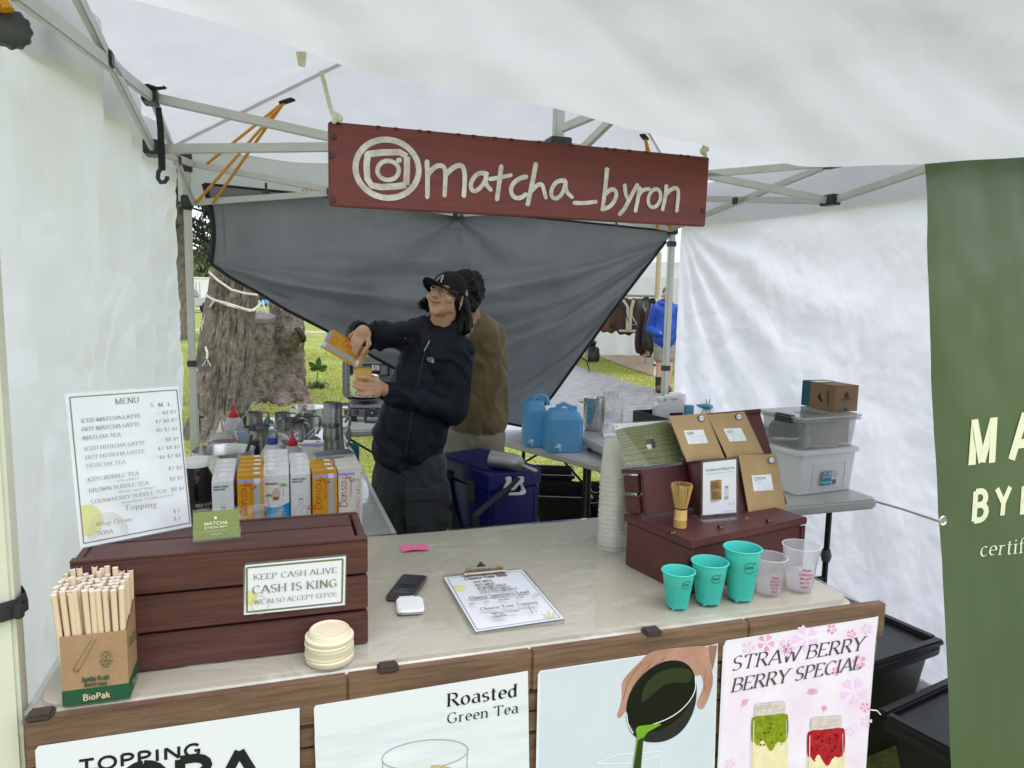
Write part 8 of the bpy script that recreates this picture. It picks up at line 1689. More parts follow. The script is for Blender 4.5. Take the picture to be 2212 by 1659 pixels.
q = atz(1415,814,0);g = MB();g.box((q.x,q.y,1.2),(.07,.07,2.4));part(nb,'leg',g,framem,world=True);
for z in (.25,.5): g = MB();g.box((q.x,q.y,z),(.085,.085,.05));part(nb,'leg_band',g,jm,world=True)
g = MB();g.tube([aty(1419,645,15),aty(1424,545,15)],.05,8);solo('timber_pole',g,mat('pine_wood',(.42,.32,.20),rough=.7,var=.15,vs_=6),'pale timber pole leaning at the corner of the clothes stall','pole')
g = MB();rr = [atz(*p,0) for p in ((1294,772),(1437,768),(1480,795),(1420,816),(1360,797))];g.prism([(p.x,p.y) for p in rr],.014,.03);solo('rug',g,mat('rug_brown',(.50,.37,.29),rough=.95,col2=(.30,.19,.13),vs_=3,stretch=(.5,3,1)),'worn brown rug laid on the grass in front of the clothes stall','rug')
g = MB();c = atz(1278,782,0);g.lathe([(.0001,0),(.17,0),(.19,.15),(.17,.36),(.08,.42),(.13,.50),(.10,.54)],MX.Translation(c),16,wob=lambda a,j,z: 1 + .12*math.sin(a*3 + j));solo('black_bag',g,mat('bin_bag',(.015,.015,.016),rough=.3),'tied black sack standing at the edge of the clothes stall','bag',smooth=50)
rk = thing('clothes_rail','hanging rail of the clothes stall','clothes rail',(4,18,0));g = MB();g.tube([aty(1270,637,18),aty(1440,640,17.6)],.025,6);part(rk,'bar',g,mat('rail_steel',(.35,.33,.30),rough=.4,metal=.6),world=True)
for u in (1272,1400): g = MB();q = aty(u,637,18);g.tube([(q.x,18,0),(q.x,18,q.z)],.025,6);part(rk,'post',g,MATS['rail_steel'],world=True)
def coat(label,u,vt,vb,Y,wd,mt,fur=None,open_=False,rot=0):
    q = aty(u,vt,Y);zt_ = q.z;zb = aty(u,vb,Y).z;h = zt_ - zb;t = thing('hanging_coat',label,'coat',rotz(rot,(q.x,Y,zb)),'coats hanging in the clothes stall');g = MB()
    cap(g,(0,0,h*.12),(0,0,h*.82),wd*.27,wd*.22,sx=1.7);cap(g,(-wd*.25,0,h*.88),(-wd*.52,0,h*.2),wd*.14,wd*.12);cap(g,(wd*.25,0,h*.88),(wd*.52,0,h*.2),wd*.14,wd*.12);cap(g,(-wd*.2,0,h*.9),(wd*.2,0,h*.9),wd*.13,wd*.13)
    me = blob('body',g,.035,2,lambda c,n_: .02*math.sin(c.x*30 + c.z*4));me.materials.append(mt);o = link('body',me);o.parent = t;TM[o] = TM[t]
    if fur:
        g = MB();g.tube([(-wd*.18,-wd*.16,h*.95),(-.02,-wd*.3,h*.75),(-.02,-wd*.32,h*.05)],.035,6);g.tube([(wd*.18,-wd*.16,h*.95),(.06,-wd*.3,h*.7),(.04,-wd*.32,h*.05)],.04,6);g.tube([(-wd*.3,-wd*.28,.02),(wd*.3,-wd*.28,.02)],.03,6);g.tube([(wd*.12,-wd*.32,h*.48),(wd*.3,-wd*.3,h*.22),(wd*.06,-wd*.33,h*.22),(wd*.12,-wd*.32,h*.48)],.018,5);part(t,'fur_trim',g,fur)
    g = MB();g.tube([(0,0,h*.95),(0,0,h*1.02),(.03,0,h*1.06)],.008,5);part(t,'hanger_hook',g,MATS['rail_steel'])
tan = mat('coat_tan',(.20,.11,.05),rough=.85,var=.2,vs_=8);brn = mat('coat_brown',(.06,.035,.025),rough=.85,var=.2,vs_=8);crf = mat('fur_cream',(.50,.44,.36),rough=.95);dk = mat('coat_black',(.012,.012,.014),rough=.7);wine = mat('coat_wine',(.035,.014,.018),rough=.8);stp = mat('coat_slate',(.10,.11,.12),rough=.8,var=.4,vs_=10)
coat('tan suede jacket hanging nearest the tarpaulin',1318,650,712,17.6,.62,tan);coat('dark brown jacket with cream fleece trim',1356,645,716,17.3,.68,brn,crf);coat('grey striped coat hanging behind the fleece jacket',1383,645,712,17.8,.5,stp)
coat('black coat at the back of the rail',1398,642,700,17.9,.5,dk);coat('long wine coloured coat with shaggy fur edges',1390,660,768,15.8,.42,wine,mat('fur_tan',(.33,.22,.13),rough=.95),rot=.9);coat('long black coat beside the white tent pole',1407,662,758,15.4,.46,dk,rot=.9);coat('second long wine coat low on the rail',1400,690,770,15.9,.42,wine,rot=.6)
# ================================================================== people
from mathutils import Euler
skin = mat('skin_tan',(.60,.35,.235),rough=.48,spec=.4,var=.08,vs_=30,sss=.12,bump=.08,bs=300,dist=.001)
PY = 3.3
def Q(u,v,dy=0.0): return aty(u,v,PY + dy)
pers = thing('person','smiling person in a black cap and navy windbreaker pouring milk into a yellow cup','person',V((Q(885,900).x,PY,0)))
HC = Q(965,641,.0);HM = MX.Translation(HC) @ Euler((0,R(7),0)).to_matrix().to_4x4() @ MX.Rotation(R(-21),4,'Z') @ MX.Rotation(R(-17),4,'X')
CM = HM @ MX.Rotation(R(-8),4,'Z') @ MX.Rotation(R(4),4,'X') @ MX.Rotation(R(4),4,'Y')
def kl(p): return CM @ V(p)
def hl(p): return HM @ V(p)
def hell(g,c,r,rot=(0,0,0),seg=20): 
    m = HM @ MX.Translation(V(c)) @ Euler([R(a) for a in rot]).to_matrix().to_4x4() @ MX.Diagonal((*r,1));pr = [(max(1e-4,math.sin(math.pi*j/14)),-math.cos(math.pi*j/14)) for j in range(15)];g.lathe(pr,m,seg,cap=True)
def bl3(u,v,d,Y0=PY): return aty(u,v,Y0 + d)
g = MB()
hell(g,(0,.012,.03),(.074,.090,.082));hell(g,(0,-.040,-.028),(.060,.052,.076));hell(g,(0,-.048,-.076),(.041,.040,.031));hell(g,(0,-.080,-.100),(.021,.018,.016))
for s in (-1,1):
    hell(g,(.037*s,-.066,-.030),(.027,.024,.021));hell(g,(.013*s,-.100,-.036),(.0085,.009,.007));hell(g,(.027*s,-.086,.020),(.021,.009,.0065));hell(g,(.075*s,.006,-.012),(.007,.017,.030),(0,0,20*s));hell(g,(.078*s,.016,-.002),(.006,.011,.020),(0,0,25*s));hell(g,(.047*s,-.018,-.055),(.012,.032,.024));hell(g,(.031*s,-.079,.003),(.015,.010,.010));hell(g,(.030*s,-.086,-.013),(.014,.008,.004))
cap(g,hl((0,-.088,.014)),hl((0,-.111,-.026)),.0085,.0115);cap(g,hl((0,-.108,-.026)),hl((0,-.104,-.033)),.011,.010)
hell(g,(0,-.090,-.055),(.022,.012,.006));hell(g,(0,-.089,-.067),(.018,.012,.006))
cap(g,hl((0,.018,-.065)),Q(952,708,.03),.055,.060);cap(g,Q(952,708,.03),Q(940,760,.04),.055,.07)
# trunk, arms, legs inside the clothes
cap(g,Q(938,765,.04),Q(890,960,.03),.085,.09,sx=1.15);cap(g,Q(880,722,.02),Q(985,742,.02),.05,.05)
cap(g,Q(878,724),Q(772,724,-.07),.034,.030);cap(g,Q(772,722,-.07),Q(783,716,-.27),.026,.025)
cap(g,Q(988,748),Q(972,890,-.02),.043,.038);cap(g,Q(972,890,-.02),Q(860,855,-.20),.026,.022);cap(g,Q(870,856,-.19),Q(838,846,-.24),.022,.026)
fl_,fr_ = V((Q(838,1100).x,PY + .05,.08)),V((Q(930,1100).x,PY - .02,.08));k1,k2 = Q(842,1120,.0),Q(928,1130,-.03)
cap(g,Q(862,985,.02),k1,.075,.055);cap(g,k1,fl_,.052,.04);cap(g,Q(915,990,.02),k2,.075,.055);cap(g,k2,fr_,.052,.04)
for f_ in (fl_,fr_): cap(g,f_ - V((0,-.03,.035)),f_ + V((.02,-.17,-.045)),.04,.032)
# hand pouring (image left): palm, knuckled fingers over the carton
CY = PY - .30                       # carton face depth
def hq(x,y,d=0): return aty(*ch(x,y),CY + d)
def finger(g,pts,rs):
    for a,b,r0,r1 in zip(pts,pts[1:],rs,rs[1:]): cap(g,a,b,r0,r1,12)
cap(g,Q(783,716,-.27),hq(745,285,.005),.026,.030);cap(g,hq(700,300,.004),hq(790,320,.008),.024,.022);cap(g,hq(690,350,.0),hq(800,370,.004),.017,.016)
finger(g,[hq(655,330,-.002),hq(600,395,-.018),hq(590,470,-.014)],[.0125,.0105,.009]);finger(g,[hq(700,345,-.004),hq(650,455,-.022),hq(600,565,-.012)],[.0125,.0105,.0085]);finger(g,[hq(750,355,-.004),hq(700,480,-.022),hq(635,612,-.012)],[.0125,.0105,.0085]);finger(g,[hq(815,370,.0),hq(832,470,-.016),hq(735,608,-.010)],[.0115,.0105,.0085]);finger(g,[hq(640,300,.02),hq(560,350,.03),hq(545,400,.055)],[.013,.011,.009])
# hand holding the cup
UY = PY - .33
def uq(x,y,d=0): return aty(*ch(x,y),UY + d)
cap(g,Q(838,846,-.24),uq(960,1100,.02),.027,.030);cap(g,uq(940,1050,.0),uq(930,1180,.0),.025,.024);cap(g,uq(880,1010,-.012),uq(880,1180,-.012),.016,.015)
for pl in (((900,1000),(790,962),(655,948)),((890,1065),(750,1062),(612,1025)),((885,1130),(750,1128),(612,1085)),((900,1195),(780,1215),(655,1198))): finger(g,[uq(*pl[0],-.018),uq(*pl[1],-.048),uq(*pl[2],-.036)],[.0115,.0098,.0080])
finger(g,[uq(950,1010,.02),uq(900,960,.04),uq(840,930,.045)],[.013,.011,.009])
me = blob('body',g,.0042,5,factor=.5);pm_part(pers,'body',me,skin)
print('BODY',len(me.vertices))
# face details
eyew = mat('eye_white',(.75,.72,.70),rough=.2);dark = mat('iris_dark',(.015,.008,.005),rough=.1,spec=.8);browm = mat('brow_black',(.02,.013,.01),rough=.9);lipm = mat('lip',(.30,.11,.09),rough=.45);hairm = mat('hair_black',(.008,.0065,.006),rough=.45,spec=.35,bump=.9,bs=60,stretch=(1,1,.12),dist=.01)
for s in (-1,1):
    g = MB();hell(g,(.031*s,-.0895,.004),(.0118,.0052,.0040));part(pers,'eye',g,eyew,world=True,smooth=60)
    g = MB();hell(g,(.031*s + .0015,-.0932,.004),(.0062,.0018,.0040));part(pers,'iris',g,dark,world=True)
    g = MB();g.tube([hl((s*x,y,z)) for x,y,z in ((.017,-.0915,.002),(.024,-.0945,.0085),(.032,-.0952,.0095),(.040,-.0925,.0078),(.0455,-.0880,.003))],.0013,6);part(pers,'eyelash_line',g,browm,world=True)
    g = MB();g.tube([hl((s*x,y,z)) for x,y,z in ((.014,-.097,.021),(.024,-.0985,.0255),(.036,-.0955,.0262),(.047,-.088,.021))],[.0016,.0026,.0024,.0010],6,flat=.6);part(pers,'eyebrow',g,browm,world=True)
    g = MB();hell(g,(.0075*s,-.1085,-.0405),(.0032,.003,.0016));part(pers,'nostril',g,mat('nostril',(.05,.018,.012),rough=.8),world=True)
g = MB();g.tube([hl(p) for p in ((-.025,-.0925,-.0565),(-.013,-.1015,-.0615),(0,-.1040,-.0625),(.013,-.1015,-.0615),(.026,-.0915,-.0560))],[.0010,.0032,.0040,.0032,.0010],8,flat=.9);part(pers,'lips',g,lipm,world=True)
g = MB();g.tube([hl(p) for p in ((-.028,-.0925,-.055),(-.013,-.1035,-.0610),(0,-.1072,-.0618),(.013,-.1035,-.0610),(.029,-.0915,-.0545))],.0010,6);part(pers,'mouth_line',g,mat('mouth_line',(.09,.025,.02),rough=.6),world=True)
# hair
g = MB();hell(g,(0,.030,.01),(.080,.082,.085));
for (a,b,r0,r1) in (((.070,.020,-.005),(1003,690),.026,.030),((.060,.050,-.01),(1010,700),.035,.028),((.03,.075,-.02),(1000,712),.045,.030),((-.03,.075,-.02),(968,700),.045,.030),((-.068,.02,-.01),(925,668),.020,.014),((.066,-.012,.018),None,.012,.008)):
    cap(g,hl(a),Q(*b,.05 if b[0] > 950 else .02) if b else hl((.071,-.016,-.02)),r0,r1)
cap(g,Q(1003,688,.03),Q(1010,712,.02),.028,.018);cap(g,Q(925,668,.02),Q(912,664,-.0),.012,.004);cap(g,Q(924,664,.02),Q(914,655,0),.010,.003);cap(g,Q(995,690,.0),Q(992,716,-.02),.02,.012)
me = blob('hair',g,.0045,2,lambda c,n_: .006*(abs(fbm(c.x*80,c.y*80,c.z*9)) - .2));pm_part(pers,'hair',me,hairm)
g = MB()
for i in range(420):
    a = random.uniform(-.2,1.15)*math.pi;p0 = hl((.080*math.cos(a),.03 + .075*math.sin(a),random.uniform(-.02,.01)))
    side = 1 if math.cos(a) > -.3 else -1;e_ = (Q(random.uniform(975,1016),random.uniform(695,722),random.uniform(-.03,.12)) if side > 0 else Q(random.uniform(903,925),random.uniform(655,672),random.uniform(-.03,.03)))
    md = (p0 + e_)/2 + V((.012*side*random.random(),random.uniform(-.01,.02),.012));g.tube([p0,p0.lerp(md,.6),md,md.lerp(e_,.6) + V((.008*side,0,0)),e_ + V((random.uniform(-.01,.01),0,.003))],[.0016,.0014,.0012,.001,.0004],3)
part(pers,'hair_strands',g,hairm,world=True,kind='stuff')
# cap
capm = mat('cap_black',(.018,.018,.02),rough=.85,spec=.2,bump=.2,bs=500,dist=.0005)
def dome(s,t):
    a = 2*math.pi*s;ph = R(88)*t;r_ = math.cos(ph);k = 1 + .018*(math.cos(3*a)**2)*r_;drop = -.012*math.cos(a + math.pi/2)**0 
    z0 = .022 + (-.020 if math.sin(a) > 0 else 0)*max(0,math.sin(a));return kl((.0835*math.cos(a)*r_*k,.012 + .101*math.sin(a)*r_*k,z0*(1 - t) + .022*t + .098*math.sin(ph)))
g = MB();g.grid(dome,56,16);g.sph(kl((0,.012,.119)),.006,seg=10,rings=6,sc=(1,1,.6));part(pers,'cap',g,capm,world=True,smooth=60,solid=0)
def brim(s,t,up=0):
    a = R(-90 - 72 + 144*s);r1 = .0835;r2 = .100;ins = (r1*math.cos(a),.012 + .101*math.sin(a));w_ = math.sin(math.pi*s)**.55;L = .084*w_*t;x = ins[0]*(1 - .05*t);y = ins[1] - L;curve = -.030*(x/.08)**2*(.3 + .7*t);return kl((x,y,.024 + curve + .010*t*w_ + up))
g = MB();g.grid(lambda s,t: brim(s,t),30,10);g.grid(lambda s,t: brim(1 - s,t,-.003),30,10);part(pers,'brim',g,capm,world=True,smooth=60)
g = MB();g.tube([brim(i/24,1) for i in range(25)],.0018,6);part(pers,'brim_edge',g,capm,world=True)
lm2 = frame(hl((0,-.0935,.060)),hl((1,0,0)) - hl((0,0,0)),z=hl((0,-1,.42)) - hl((0,0,0)))
def onDome(x,z):   # emblem follows the front of the cap
    a = math.asin(max(-1,min(1,x/.0835/math.sqrt(max(.05,1 - ((z - .022)/.098)**2)))));ph = math.asin((z - .022)/.098);r_ = math.cos(ph)*1.03;return kl((.0835*math.sin(a)*r_,.012 - .101*math.cos(a)*r_ - .0015,z))
def emb(g,pts,w): g.tube([onDome(x,z) for x,z in pts],w,5,flat=.35)
g = MB();X0 = -.002
emb(g,[(X0 - .004,.082),(X0 - .010,.066),(X0 - .015,.050)],.0020);emb(g,[(X0 - .022,.048),(X0 - .008,.048),(X0 - .002,.052)],.0018);emb(g,[(X0 + .006,.078),(X0 - .004,.060),(X0 - .010,.044)],.0018);emb(g,[(X0 + .006,.078),(X0 + .010,.060),(X0 + .014,.043)],.0026);emb(g,[(X0 - .006,.058),(X0 + .018,.058)],.0018);emb(g,[(X0 + .008,.042),(X0 + .020,.042)],.0018);emb(g,[(X0 - .016,.042),(X0 - .004,.042)],.0016)
part(pers,'cap_emblem',g,cwh,world=True)
g = MB();f1_ = lambda a,z: kl((.0835*math.cos(a)*1.02,.012 + .101*math.sin(a)*1.02,z));g.tube([f1_(.25,.030),f1_(.12,.042),f1_(.02,.050),f1_(.0,.028),f1_(.16,.026),f1_(.25,.030)],.0012,5);g.tube([f1_(.08,.044),f1_(.10,.030),f1_(.16,.040),f1_(.18,.030)],.0010,5);part(pers,'side_emblem',g,cwh,world=True)
g = MB();g.tube([hl((.078 + .002*0,.0 + .004*math.cos(R(a)),-.046 + .006*math.sin(R(a)))) for a in range(0,360,40)],.0009,5,closed=True);part(pers,'earring',g,MATS['steel_pin'],world=True)
# jacket
jk = mat('navy_nylon',(.010,.012,.021),rough=.6,spec=.25,bump=.3,bs=9,dist=.02)
g = MB();cap(g,Q(938,760,.02),Q(885,945,.03),.118,.140,20,sx=1.18);cap(g,Q(885,945,.03),Q(878,972,.03),.142,.138,20,sx=1.2);cap(g,Q(872,728,.02),Q(984,748,.02),.066,.070,18);cap(g,Q(905,722,.02),Q(965,728,.02),.075,.078,18)
cap(g,Q(868,726),Q(775,726,-.06),.066,.058,18);cap(g,Q(775,724,-.06),Q(781,716,-.205),.056,.046,18)
cap(g,Q(990,754),Q(976,884,-.01),.074,.074,18);cap(g,Q(976,884,-.01),Q(847,850,-.232),.066,.052,18);ell(g,Q(966,880,-.02),(.07,.07,.07));ell(g,Q(800,722,-.06),(.055,.06,.06))
# collar
for i in range(14):
    a = 2*math.pi*i/14;c = Q(950,712,.02) + V((math.cos(a)*.078,math.sin(a)*.075,.014 + .016*math.sin(a) - (.030 if math.sin(a) < -.5 and abs(math.cos(a)) < .8 else 0)));ell(g,c,(.024,.022,.040 + (.012 if math.sin(a) > 0 else 0)),seg=10,rings=8)
def folds(c,n_):
    x,z = c.x,c.z;w_ = fbm(x*3,z*3,3);u_ = x*9 + z*3.2 + 1.6*w_;d = -.034*abs(fbm(u_,c.y*6,z*1.6,2)) + .009 + .005*math.sin(z*46 + x*20 + 6*w_)*max(0,fbm(x*2.4,c.y*2,z*2.4,2) + .1)*2;return d
me = blob('jacket',g,.0072,7,folds);pm_part(pers,'jacket',me,jk)
sm = mat('seam_navy',(.008,.009,.014),rough=.5)
g = MB();g.tube([Q(u,v,d) for u,v,d in ((930,718,-.085),(918,760,-.125),(905,820,-.14),(890,900,-.155),(876,985,-.150))],.0032,6);part(pers,'zip',g,sm,world=True)
g = MB();g.tube([Q(u,v,d) for u,v,d in ((928,736,-.112),(922,748,-.122),(916,758,-.128))],.0022,5);part(pers,'zip_pull',g,mat('silver_print',(.45,.45,.47),rough=.4),world=True)
JPn = (Q(930,775,-.128),V((0,-1,0)));EB = lambda x,y: ((1200 + x/1.8433)/1.8517,(1000 + y/1.8433)/1.8517)
g = MB()
for i,(s,x0_,x1_,y0_,y1_) in enumerate((('THE',934,974,797,793),('NORTH',936,976,809,806),('FACE',944,974,821,819))): txt(g,s,JPn,EB(x0_,y0_ + 2),EB(x1_,y1_ + 6),EB(x0_,y0_ - 7),.0,serif=False,thick=.22)
shape(g,JPn,[EB(*p) for p in ((978,790),(986,800),(988,832),(966,830),(974,815),(980,806))],.0);part(pers,'jacket_logo',g,mat('silver_print',(.45,.45,.47)),world=True,smooth=0)
for a,b,r_ in ((Q(779,716,-.20),Q(782,715,-.235),.042),(Q(852,851,-.225),Q(833,845,-.262),.045)):
    g = MB();z = (b - a).normalized();x = V((0,0,1));x = (x - z*x.dot(z)).normalized();m = MX((x,z.cross(x),z)).transposed().to_4x4();m.translation = a;L = (b - a).length;g.lathe([(r_,-.01),(r_*1.02,0),(r_*.96,L*.4),(r_*.90,L),(r_*.80,L + .002),(r_*.78,L*.3)],m,48,wob=lambda a,j,z: 1 + .03*math.cos(24*a));part(pers,'cuff',g,jk,world=True,smooth=50)
# trousers
tr_ = mat('charcoal_cotton',(.030,.032,.038),rough=.9,sheen=.2,bump=.2,bs=20,dist=.01)
g = MB();cap(g,Q(885,985,.03),Q(888,1000,.03),.115,.12,18,sx=1.15);cap(g,Q(856,1000,.03),k1,.098,.092,18);cap(g,k1,V((k1.x,k1.y,.12)),.092,.085,18);cap(g,Q(918,1005,.01),k2,.10,.098,18);cap(g,k2,V((k2.x,k2.y,.12)),.096,.085,18)
me = blob('trousers',g,.010,4,folds);pm_part(pers,'trousers',me,tr_)
g = MB();pk_ = [aty(*((1450 + x/3.687)/1.8517,(1850 + y/3.687)/1.8517),PY - .128) for x,y in ((620,405),(1120,378),(1125,545),(1085,565),(640,580),(620,560))];n = len(pk_);g.add(pk_ + [p + V((0,.015,0)) for p in pk_],[tuple(range(n)),tuple(reversed(range(n,2*n)))] + [(i,n + i,n + (i + 1) % n,(i + 1) % n) for i in range(n)]);part(pers,'pocket_flap',g,tr_,world=True,bevel=.004)
g = MB();pk_ = [aty(*((1450 + x/3.687)/1.8517,(1850 + y/3.687)/1.8517),PY - .122) for x,y in ((632,575),(1100,560),(1090,925),(980,930),(720,980),(640,950))];g.add(pk_ + [p + V((0,.02,0)) for p in pk_],[tuple(range(6)),tuple(reversed(range(6,12)))] + [(i,6 + i,6 + (i + 1) % 6,(i + 1) % 6) for i in range(6)]);part(pers,'cargo_pocket',g,tr_,world=True,bevel=.006)
for f_ in (fl_,fr_): g = MB();ell(g,f_ + V((.01,-.07,-.04)),(.05,.14,.045));ell(g,f_ + V((0,.0,-.02)),(.05,.06,.07));part(pers,'shoe',g,mat('shoe_black',(.02,.02,.02),rough=.6),world=True,smooth=60)
g = MB();q_ = hq(826,452,-.016);g.lathe([(.0115,-.004),(.0125,-.004),(.0125,.004),(.0115,.004)],frame(q_,(1,0,.1),z=(.08,-.15,1)),24);part(pers,'finger_ring',g,MATS['steel_pin'],world=True)
# carton and cup in the hands
tlc,blc,trc = hq(255,262,.0),hq(115,515,.0),hq(820,545,-.0)
cm_ = frame(tlc,blc - tlc,z=trc - tlc);hold = bonsoy(cm_,'yellow soy milk carton tipped in the right hand of the person in the cap',group=None)
hold.matrix_world = cm_ @ MX.Diagonal(((blc - tlc).length/.082,1,(trc - tlc).length/.226,1));
u0,u1 = uq(752,1190,0),uq(744,834,0);hc_ = (u1 - u0).length;s_ = UY/F/3.687/1.8517;z = (u1 - u0).normalized();m = MX.Translation(u0);yc = thing('yellow_cup','yellow reusable cup held under the tipped milk carton','cup',m);r0,r1 = 97*s_,138*s_
g = MB();g.lathe([(.0001,.001),(r0,.0),(r0 + .001,.003),(r1,hc_ - .003),(r1 + .001,hc_),(r1 - .002,hc_ - .001),(r0 - .002,.004),(.0001,.004)],MX.Rotation(R(-1.5),4,'Y'),40);part(yc,'shell',g,mat('cup_yellow',(.72,.46,.10),rough=.5),smooth=50)
g = MB();g.lathe([(.0001,0),(r0 + (r1 - r0)*.8 - .003,0)],MX.Translation((0,0,hc_*.8)),30);part(yc,'drink',g,mat('drink_green',(.20,.22,.08),rough=.2))
# --------------------------------------------------------------- second person, seen from behind
P2Y = 3.98
def Q2(u,v,dy=0.0): return aty(u,v,P2Y + dy)
p2 = thing('person','person from behind with curly black hair in a brown corduroy coat and khaki trousers','person',V((Q2(1030,900).x,P2Y,0)))
g = MB();ell(g,Q2(1006,628,.02),(.078,.092,.105));cap(g,Q2(1008,650,.02),Q2(1020,700,.02),.055,.06);cap(g,Q2(1025,725,.02),Q2(1030,900,.02),.12,.11,sx=1.2);cap(g,Q2(985,715,.02),Q2(1065,722,.02),.05,.05)
cap(g,Q2(1066,725,.02),Q2(1076,795,.02),.042,.038);cap(g,Q2(1076,795,.02),Q2(1050,790,.25),.036,.028);cap(g,Q2(985,720,.02),Q2(975,800,.05),.042,.038);cap(g,Q2(975,800,.05),Q2(1000,800,.26),.034,.028);ell(g,Q2(1046,788,.30),(.03,.05,.02));ell(g,Q2(1004,798,.31),(.03,.05,.02))
a1,a2 = V((Q2(978,1100).x,P2Y + .02,.08)),V((Q2(1050,1100).x,P2Y + .1,.08));cap(g,Q2(1005,930),a1,.08,.045);cap(g,Q2(1045,930),a2,.08,.045)
me = blob('body',g,.008,4);pm_part(p2,'body',me,mat('skin_pale',(.42,.25,.18),rough=.5))
g = MB();ell(g,Q2(1005,622,.0),(.092,.098,.098));
for i in range(60):
    a = random.random()*6.3;e = random.uniform(-.9,1);c = Q2(1005,625,.0) + V((math.cos(a)*.088*math.cos(e),math.sin(a)*.09*math.cos(e),.105*math.sin(e)));ell(g,c,(.024,.024,.024),seg=8,rings=6)
ell(g,Q2(1014,660,-.04),(.05,.05,.04));me = blob('hair',g,.007,1,lambda c,n_: .008*fbm(c.x*60,c.y*60,c.z*60));pm_part(p2,'hair',me,hairm)
cord = mat('corduroy_brown',(.185,.135,.06),rough=.95,sheen=.3,col2=(.10,.072,.03),vs_=6,bump=.4,bs=60,dist=.006)
g = MB();cap(g,Q2(1028,730,.02),Q2(1030,880,.02),.140,.150,20,sx=1.18);cap(g,Q2(1030,880,.02),Q2(1032,898,.02),.152,.150,20,sx=1.18);cap(g,Q2(985,712,.02),Q2(1062,720,.02),.07,.072,16);ell(g,Q2(1018,692,.02),(.075,.075,.05));cap(g,Q2(1064,728,.02),Q2(1074,792,.02),.062,.056,16);cap(g,Q2(1074,792,.02),Q2(1052,790,.20),.055,.045,16);cap(g,Q2(985,725,.02),Q2(975,800,.05),.062,.055,16);cap(g,Q2(975,800,.05),Q2(998,800,.22),.052,.044,16)
me = blob('coat',g,.009,4,folds);pm_part(p2,'coat',me,cord)
khaki = mat('khaki_cotton',(.27,.245,.195),rough=.9,var=.1,bump=.2,bs=14,dist=.01)
g = MB();cap(g,Q2(1025,925,.02),Q2(1026,940,.02),.125,.12,18,sx=1.15);k3,k4 = Q2(992,1060,.0),Q2(1052,1050,.06);z3 = V((k3.x,k3.y,.30));z4 = V((k4.x,k4.y,.22));cap(g,Q2(1000,945,.02),k3,.105,.098,18);cap(g,k3,z3,.098,.098,18);cap(g,Q2(1050,945,.02),k4,.105,.095,18);cap(g,k4,z4,.095,.09,18);me = blob('trousers',g,.011,4,folds);pm_part(p2,'trousers',me,khaki)
for z_ in (z3,z4): g = MB();g.lathe([(.055,0),(.06,.04),(.066,.24),(.075,.36),(.07,.36),(.06,.24)],MX.Translation((z_.x,z_.y,.03)),24);ell(g,V((z_.x,z_.y + .07,.05)),(.055,.14,.05));part(p2,'boot',g,mat('boot_green',(.03,.11,.06),rough=.4),world=True,smooth=50)
# --------------------------------------------------------------- person in blue by the far stall
P3Y = 12.6
def Q3(u,v,dy=0.0): return aty(u,v,P3Y + dy)
bx3 = Q3(1437,700).x;p3 = thing('person','person in a bright blue hooded jacket and shorts at the clothes stall','person',V((bx3,P3Y,0)))
def B3(x,y,z): return V((bx3 + x,P3Y + y,z))
g = MB();ell(g,B3(.02,0,1.72),(.085,.10,.115));cap(g,B3(.01,0,1.62),B3(0,0,1.45),.06,.1);cap(g,B3(0,0,1.35),B3(0,0,.95),.13,.13,sx=1.1);cap(g,B3(-.08,0,.92),B3(-.07,.02,.5),.08,.06);cap(g,B3(-.07,.02,.5),B3(-.07,.04,.1),.058,.04);cap(g,B3(.09,0,.92),B3(.1,-.02,.5),.08,.06);cap(g,B3(.1,-.02,.5),B3(.1,0,.1),.058,.04);cap(g,B3(-.2,0,1.42),B3(-.24,.05,1.1),.045,.04);cap(g,B3(-.24,.05,1.1),B3(-.12,-.2,1.05),.04,.03);cap(g,B3(.2,0,1.42),B3(.25,0,1.1),.045,.04);cap(g,B3(.25,0,1.1),B3(.2,-.15,.95),.04,.03)
me = blob('body',g,.012,3);pm_part(p3,'body',me,mat('skin_pink',(.55,.30,.22),rough=.5))
g = MB();cap(g,B3(0,0,1.38),B3(0,0,.95),.17,.19,sx=1.05);cap(g,B3(-.2,0,1.44),B3(-.25,.05,1.1),.075,.07);cap(g,B3(-.25,.05,1.1),B3(-.14,-.18,1.05),.065,.05);cap(g,B3(.2,0,1.44),B3(.25,0,1.1),.075,.07);ell(g,B3(-.02,.02,1.55),(.15,.13,.09));cap(g,B3(-.18,0,1.46),B3(.18,0,1.46),.09,.09);me = blob('jacket',g,.016,3,lambda c,n_: .02*fbm(c.x*6,c.y*6,c.z*5));pm_part(p3,'jacket',me,mat('jacket_blue',(.01,.055,.34),rough=.6))
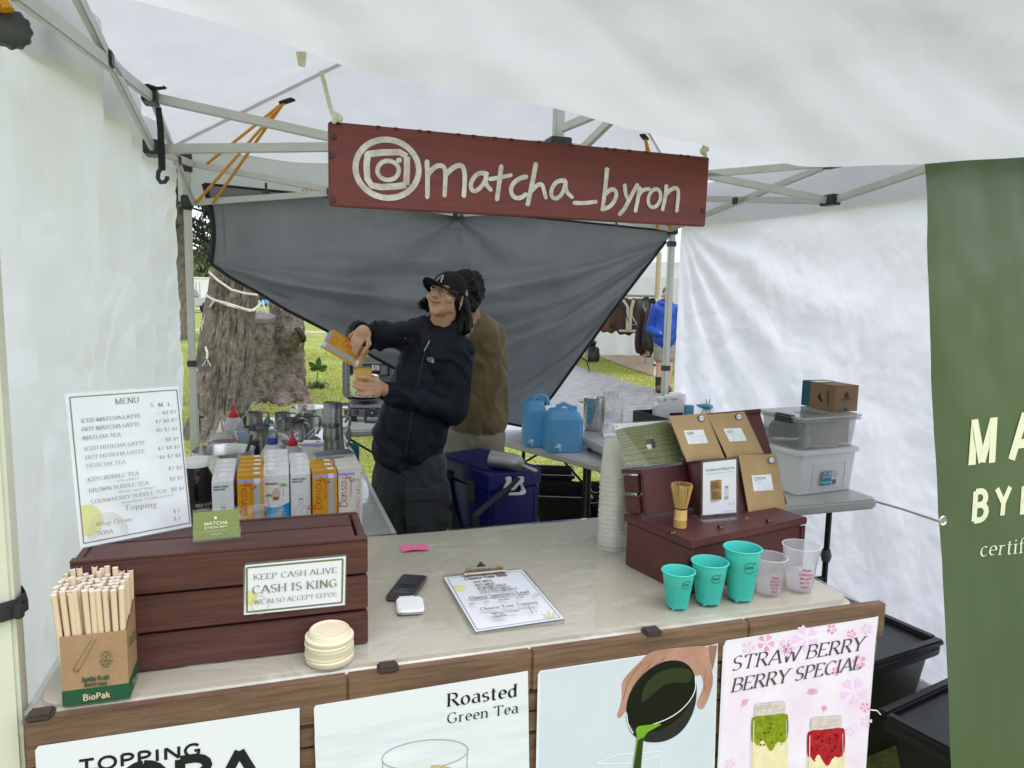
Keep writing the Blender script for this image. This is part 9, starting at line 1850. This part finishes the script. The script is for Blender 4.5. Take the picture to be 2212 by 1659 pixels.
g = MB();ell(g,B3(-.02,.03,1.60),(.12,.12,.035));part(p3,'collar',g,mat('collar_black',(.03,.03,.035),rough=.8),world=True,smooth=60)
g = MB();ell(g,B3(.02,.02,1.755),(.09,.105,.10));part(p3,'hair',g,mat('hair_grey',(.12,.11,.10),rough=.8),world=True,smooth=60)
g = MB();cap(g,B3(-.08,0,.95),B3(-.08,.01,.62),.11,.10);cap(g,B3(.09,0,.95),B3(.1,-.01,.62),.11,.10);me = blob('shorts',g,.02,2);pm_part(p3,'shorts',me,mat('shorts_grey',(.26,.25,.21),rough=.9,var=.3,vs_=12))
for x in (-.07,.1):
    g = MB();cap(g,B3(x,.03,.12),B3(x,.03,.26),.05,.052);part(p3,'sock',g,mat('sock_black',(.02,.02,.02),rough=.9),world=True,smooth=60);g = MB();ell(g,B3(x,-.03,.07),(.055,.14,.07));part(p3,'boot',g,mat('boot_brown',(.11,.06,.04),rough=.8),world=True,smooth=60)
# --------------------------------------------------------------- far walker
w0 = atz(565,672,0);p4 = thing('person','tiny far person in pale trousers and a dark top beyond the stump','person',w0)
g = MB();S4 = w0.y/F*42/1.7
def B4(x,z): return w0 + V((x,0,z*S4))
ell(g,B4(0,1.6),(.1*S4,.1*S4,.12*S4));cap(g,B4(0,1.4),B4(0,.95),.15*S4,.13*S4);cap(g,B4(-.1,.9),B4(-.2,.1),.09*S4,.06*S4);cap(g,B4(.1,.9),B4(.25,.1),.09*S4,.06*S4);me = blob('body',g,.05,2);pm_part(p4,'body',me,MATS['skin_pink'])
g = MB();cap(g,B4(0,1.42),B4(0,.95),.18*S4,.17*S4);cap(g,B4(-.2,1.4),B4(-.3,1.0),.07*S4,.07*S4);cap(g,B4(.2,1.4),B4(.28,1.0),.07*S4,.07*S4);me = blob('top',g,.05,2);pm_part(p4,'top',me,MATS['collar_black'])
g = MB();cap(g,B4(-.1,.9),B4(-.2,.12),.13*S4,.09*S4);cap(g,B4(.1,.9),B4(.25,.12),.13*S4,.09*S4);me = blob('trousers',g,.05,2);pm_part(p4,'trousers',me,mat('pale_denim',(.45,.55,.58),rough=.9))
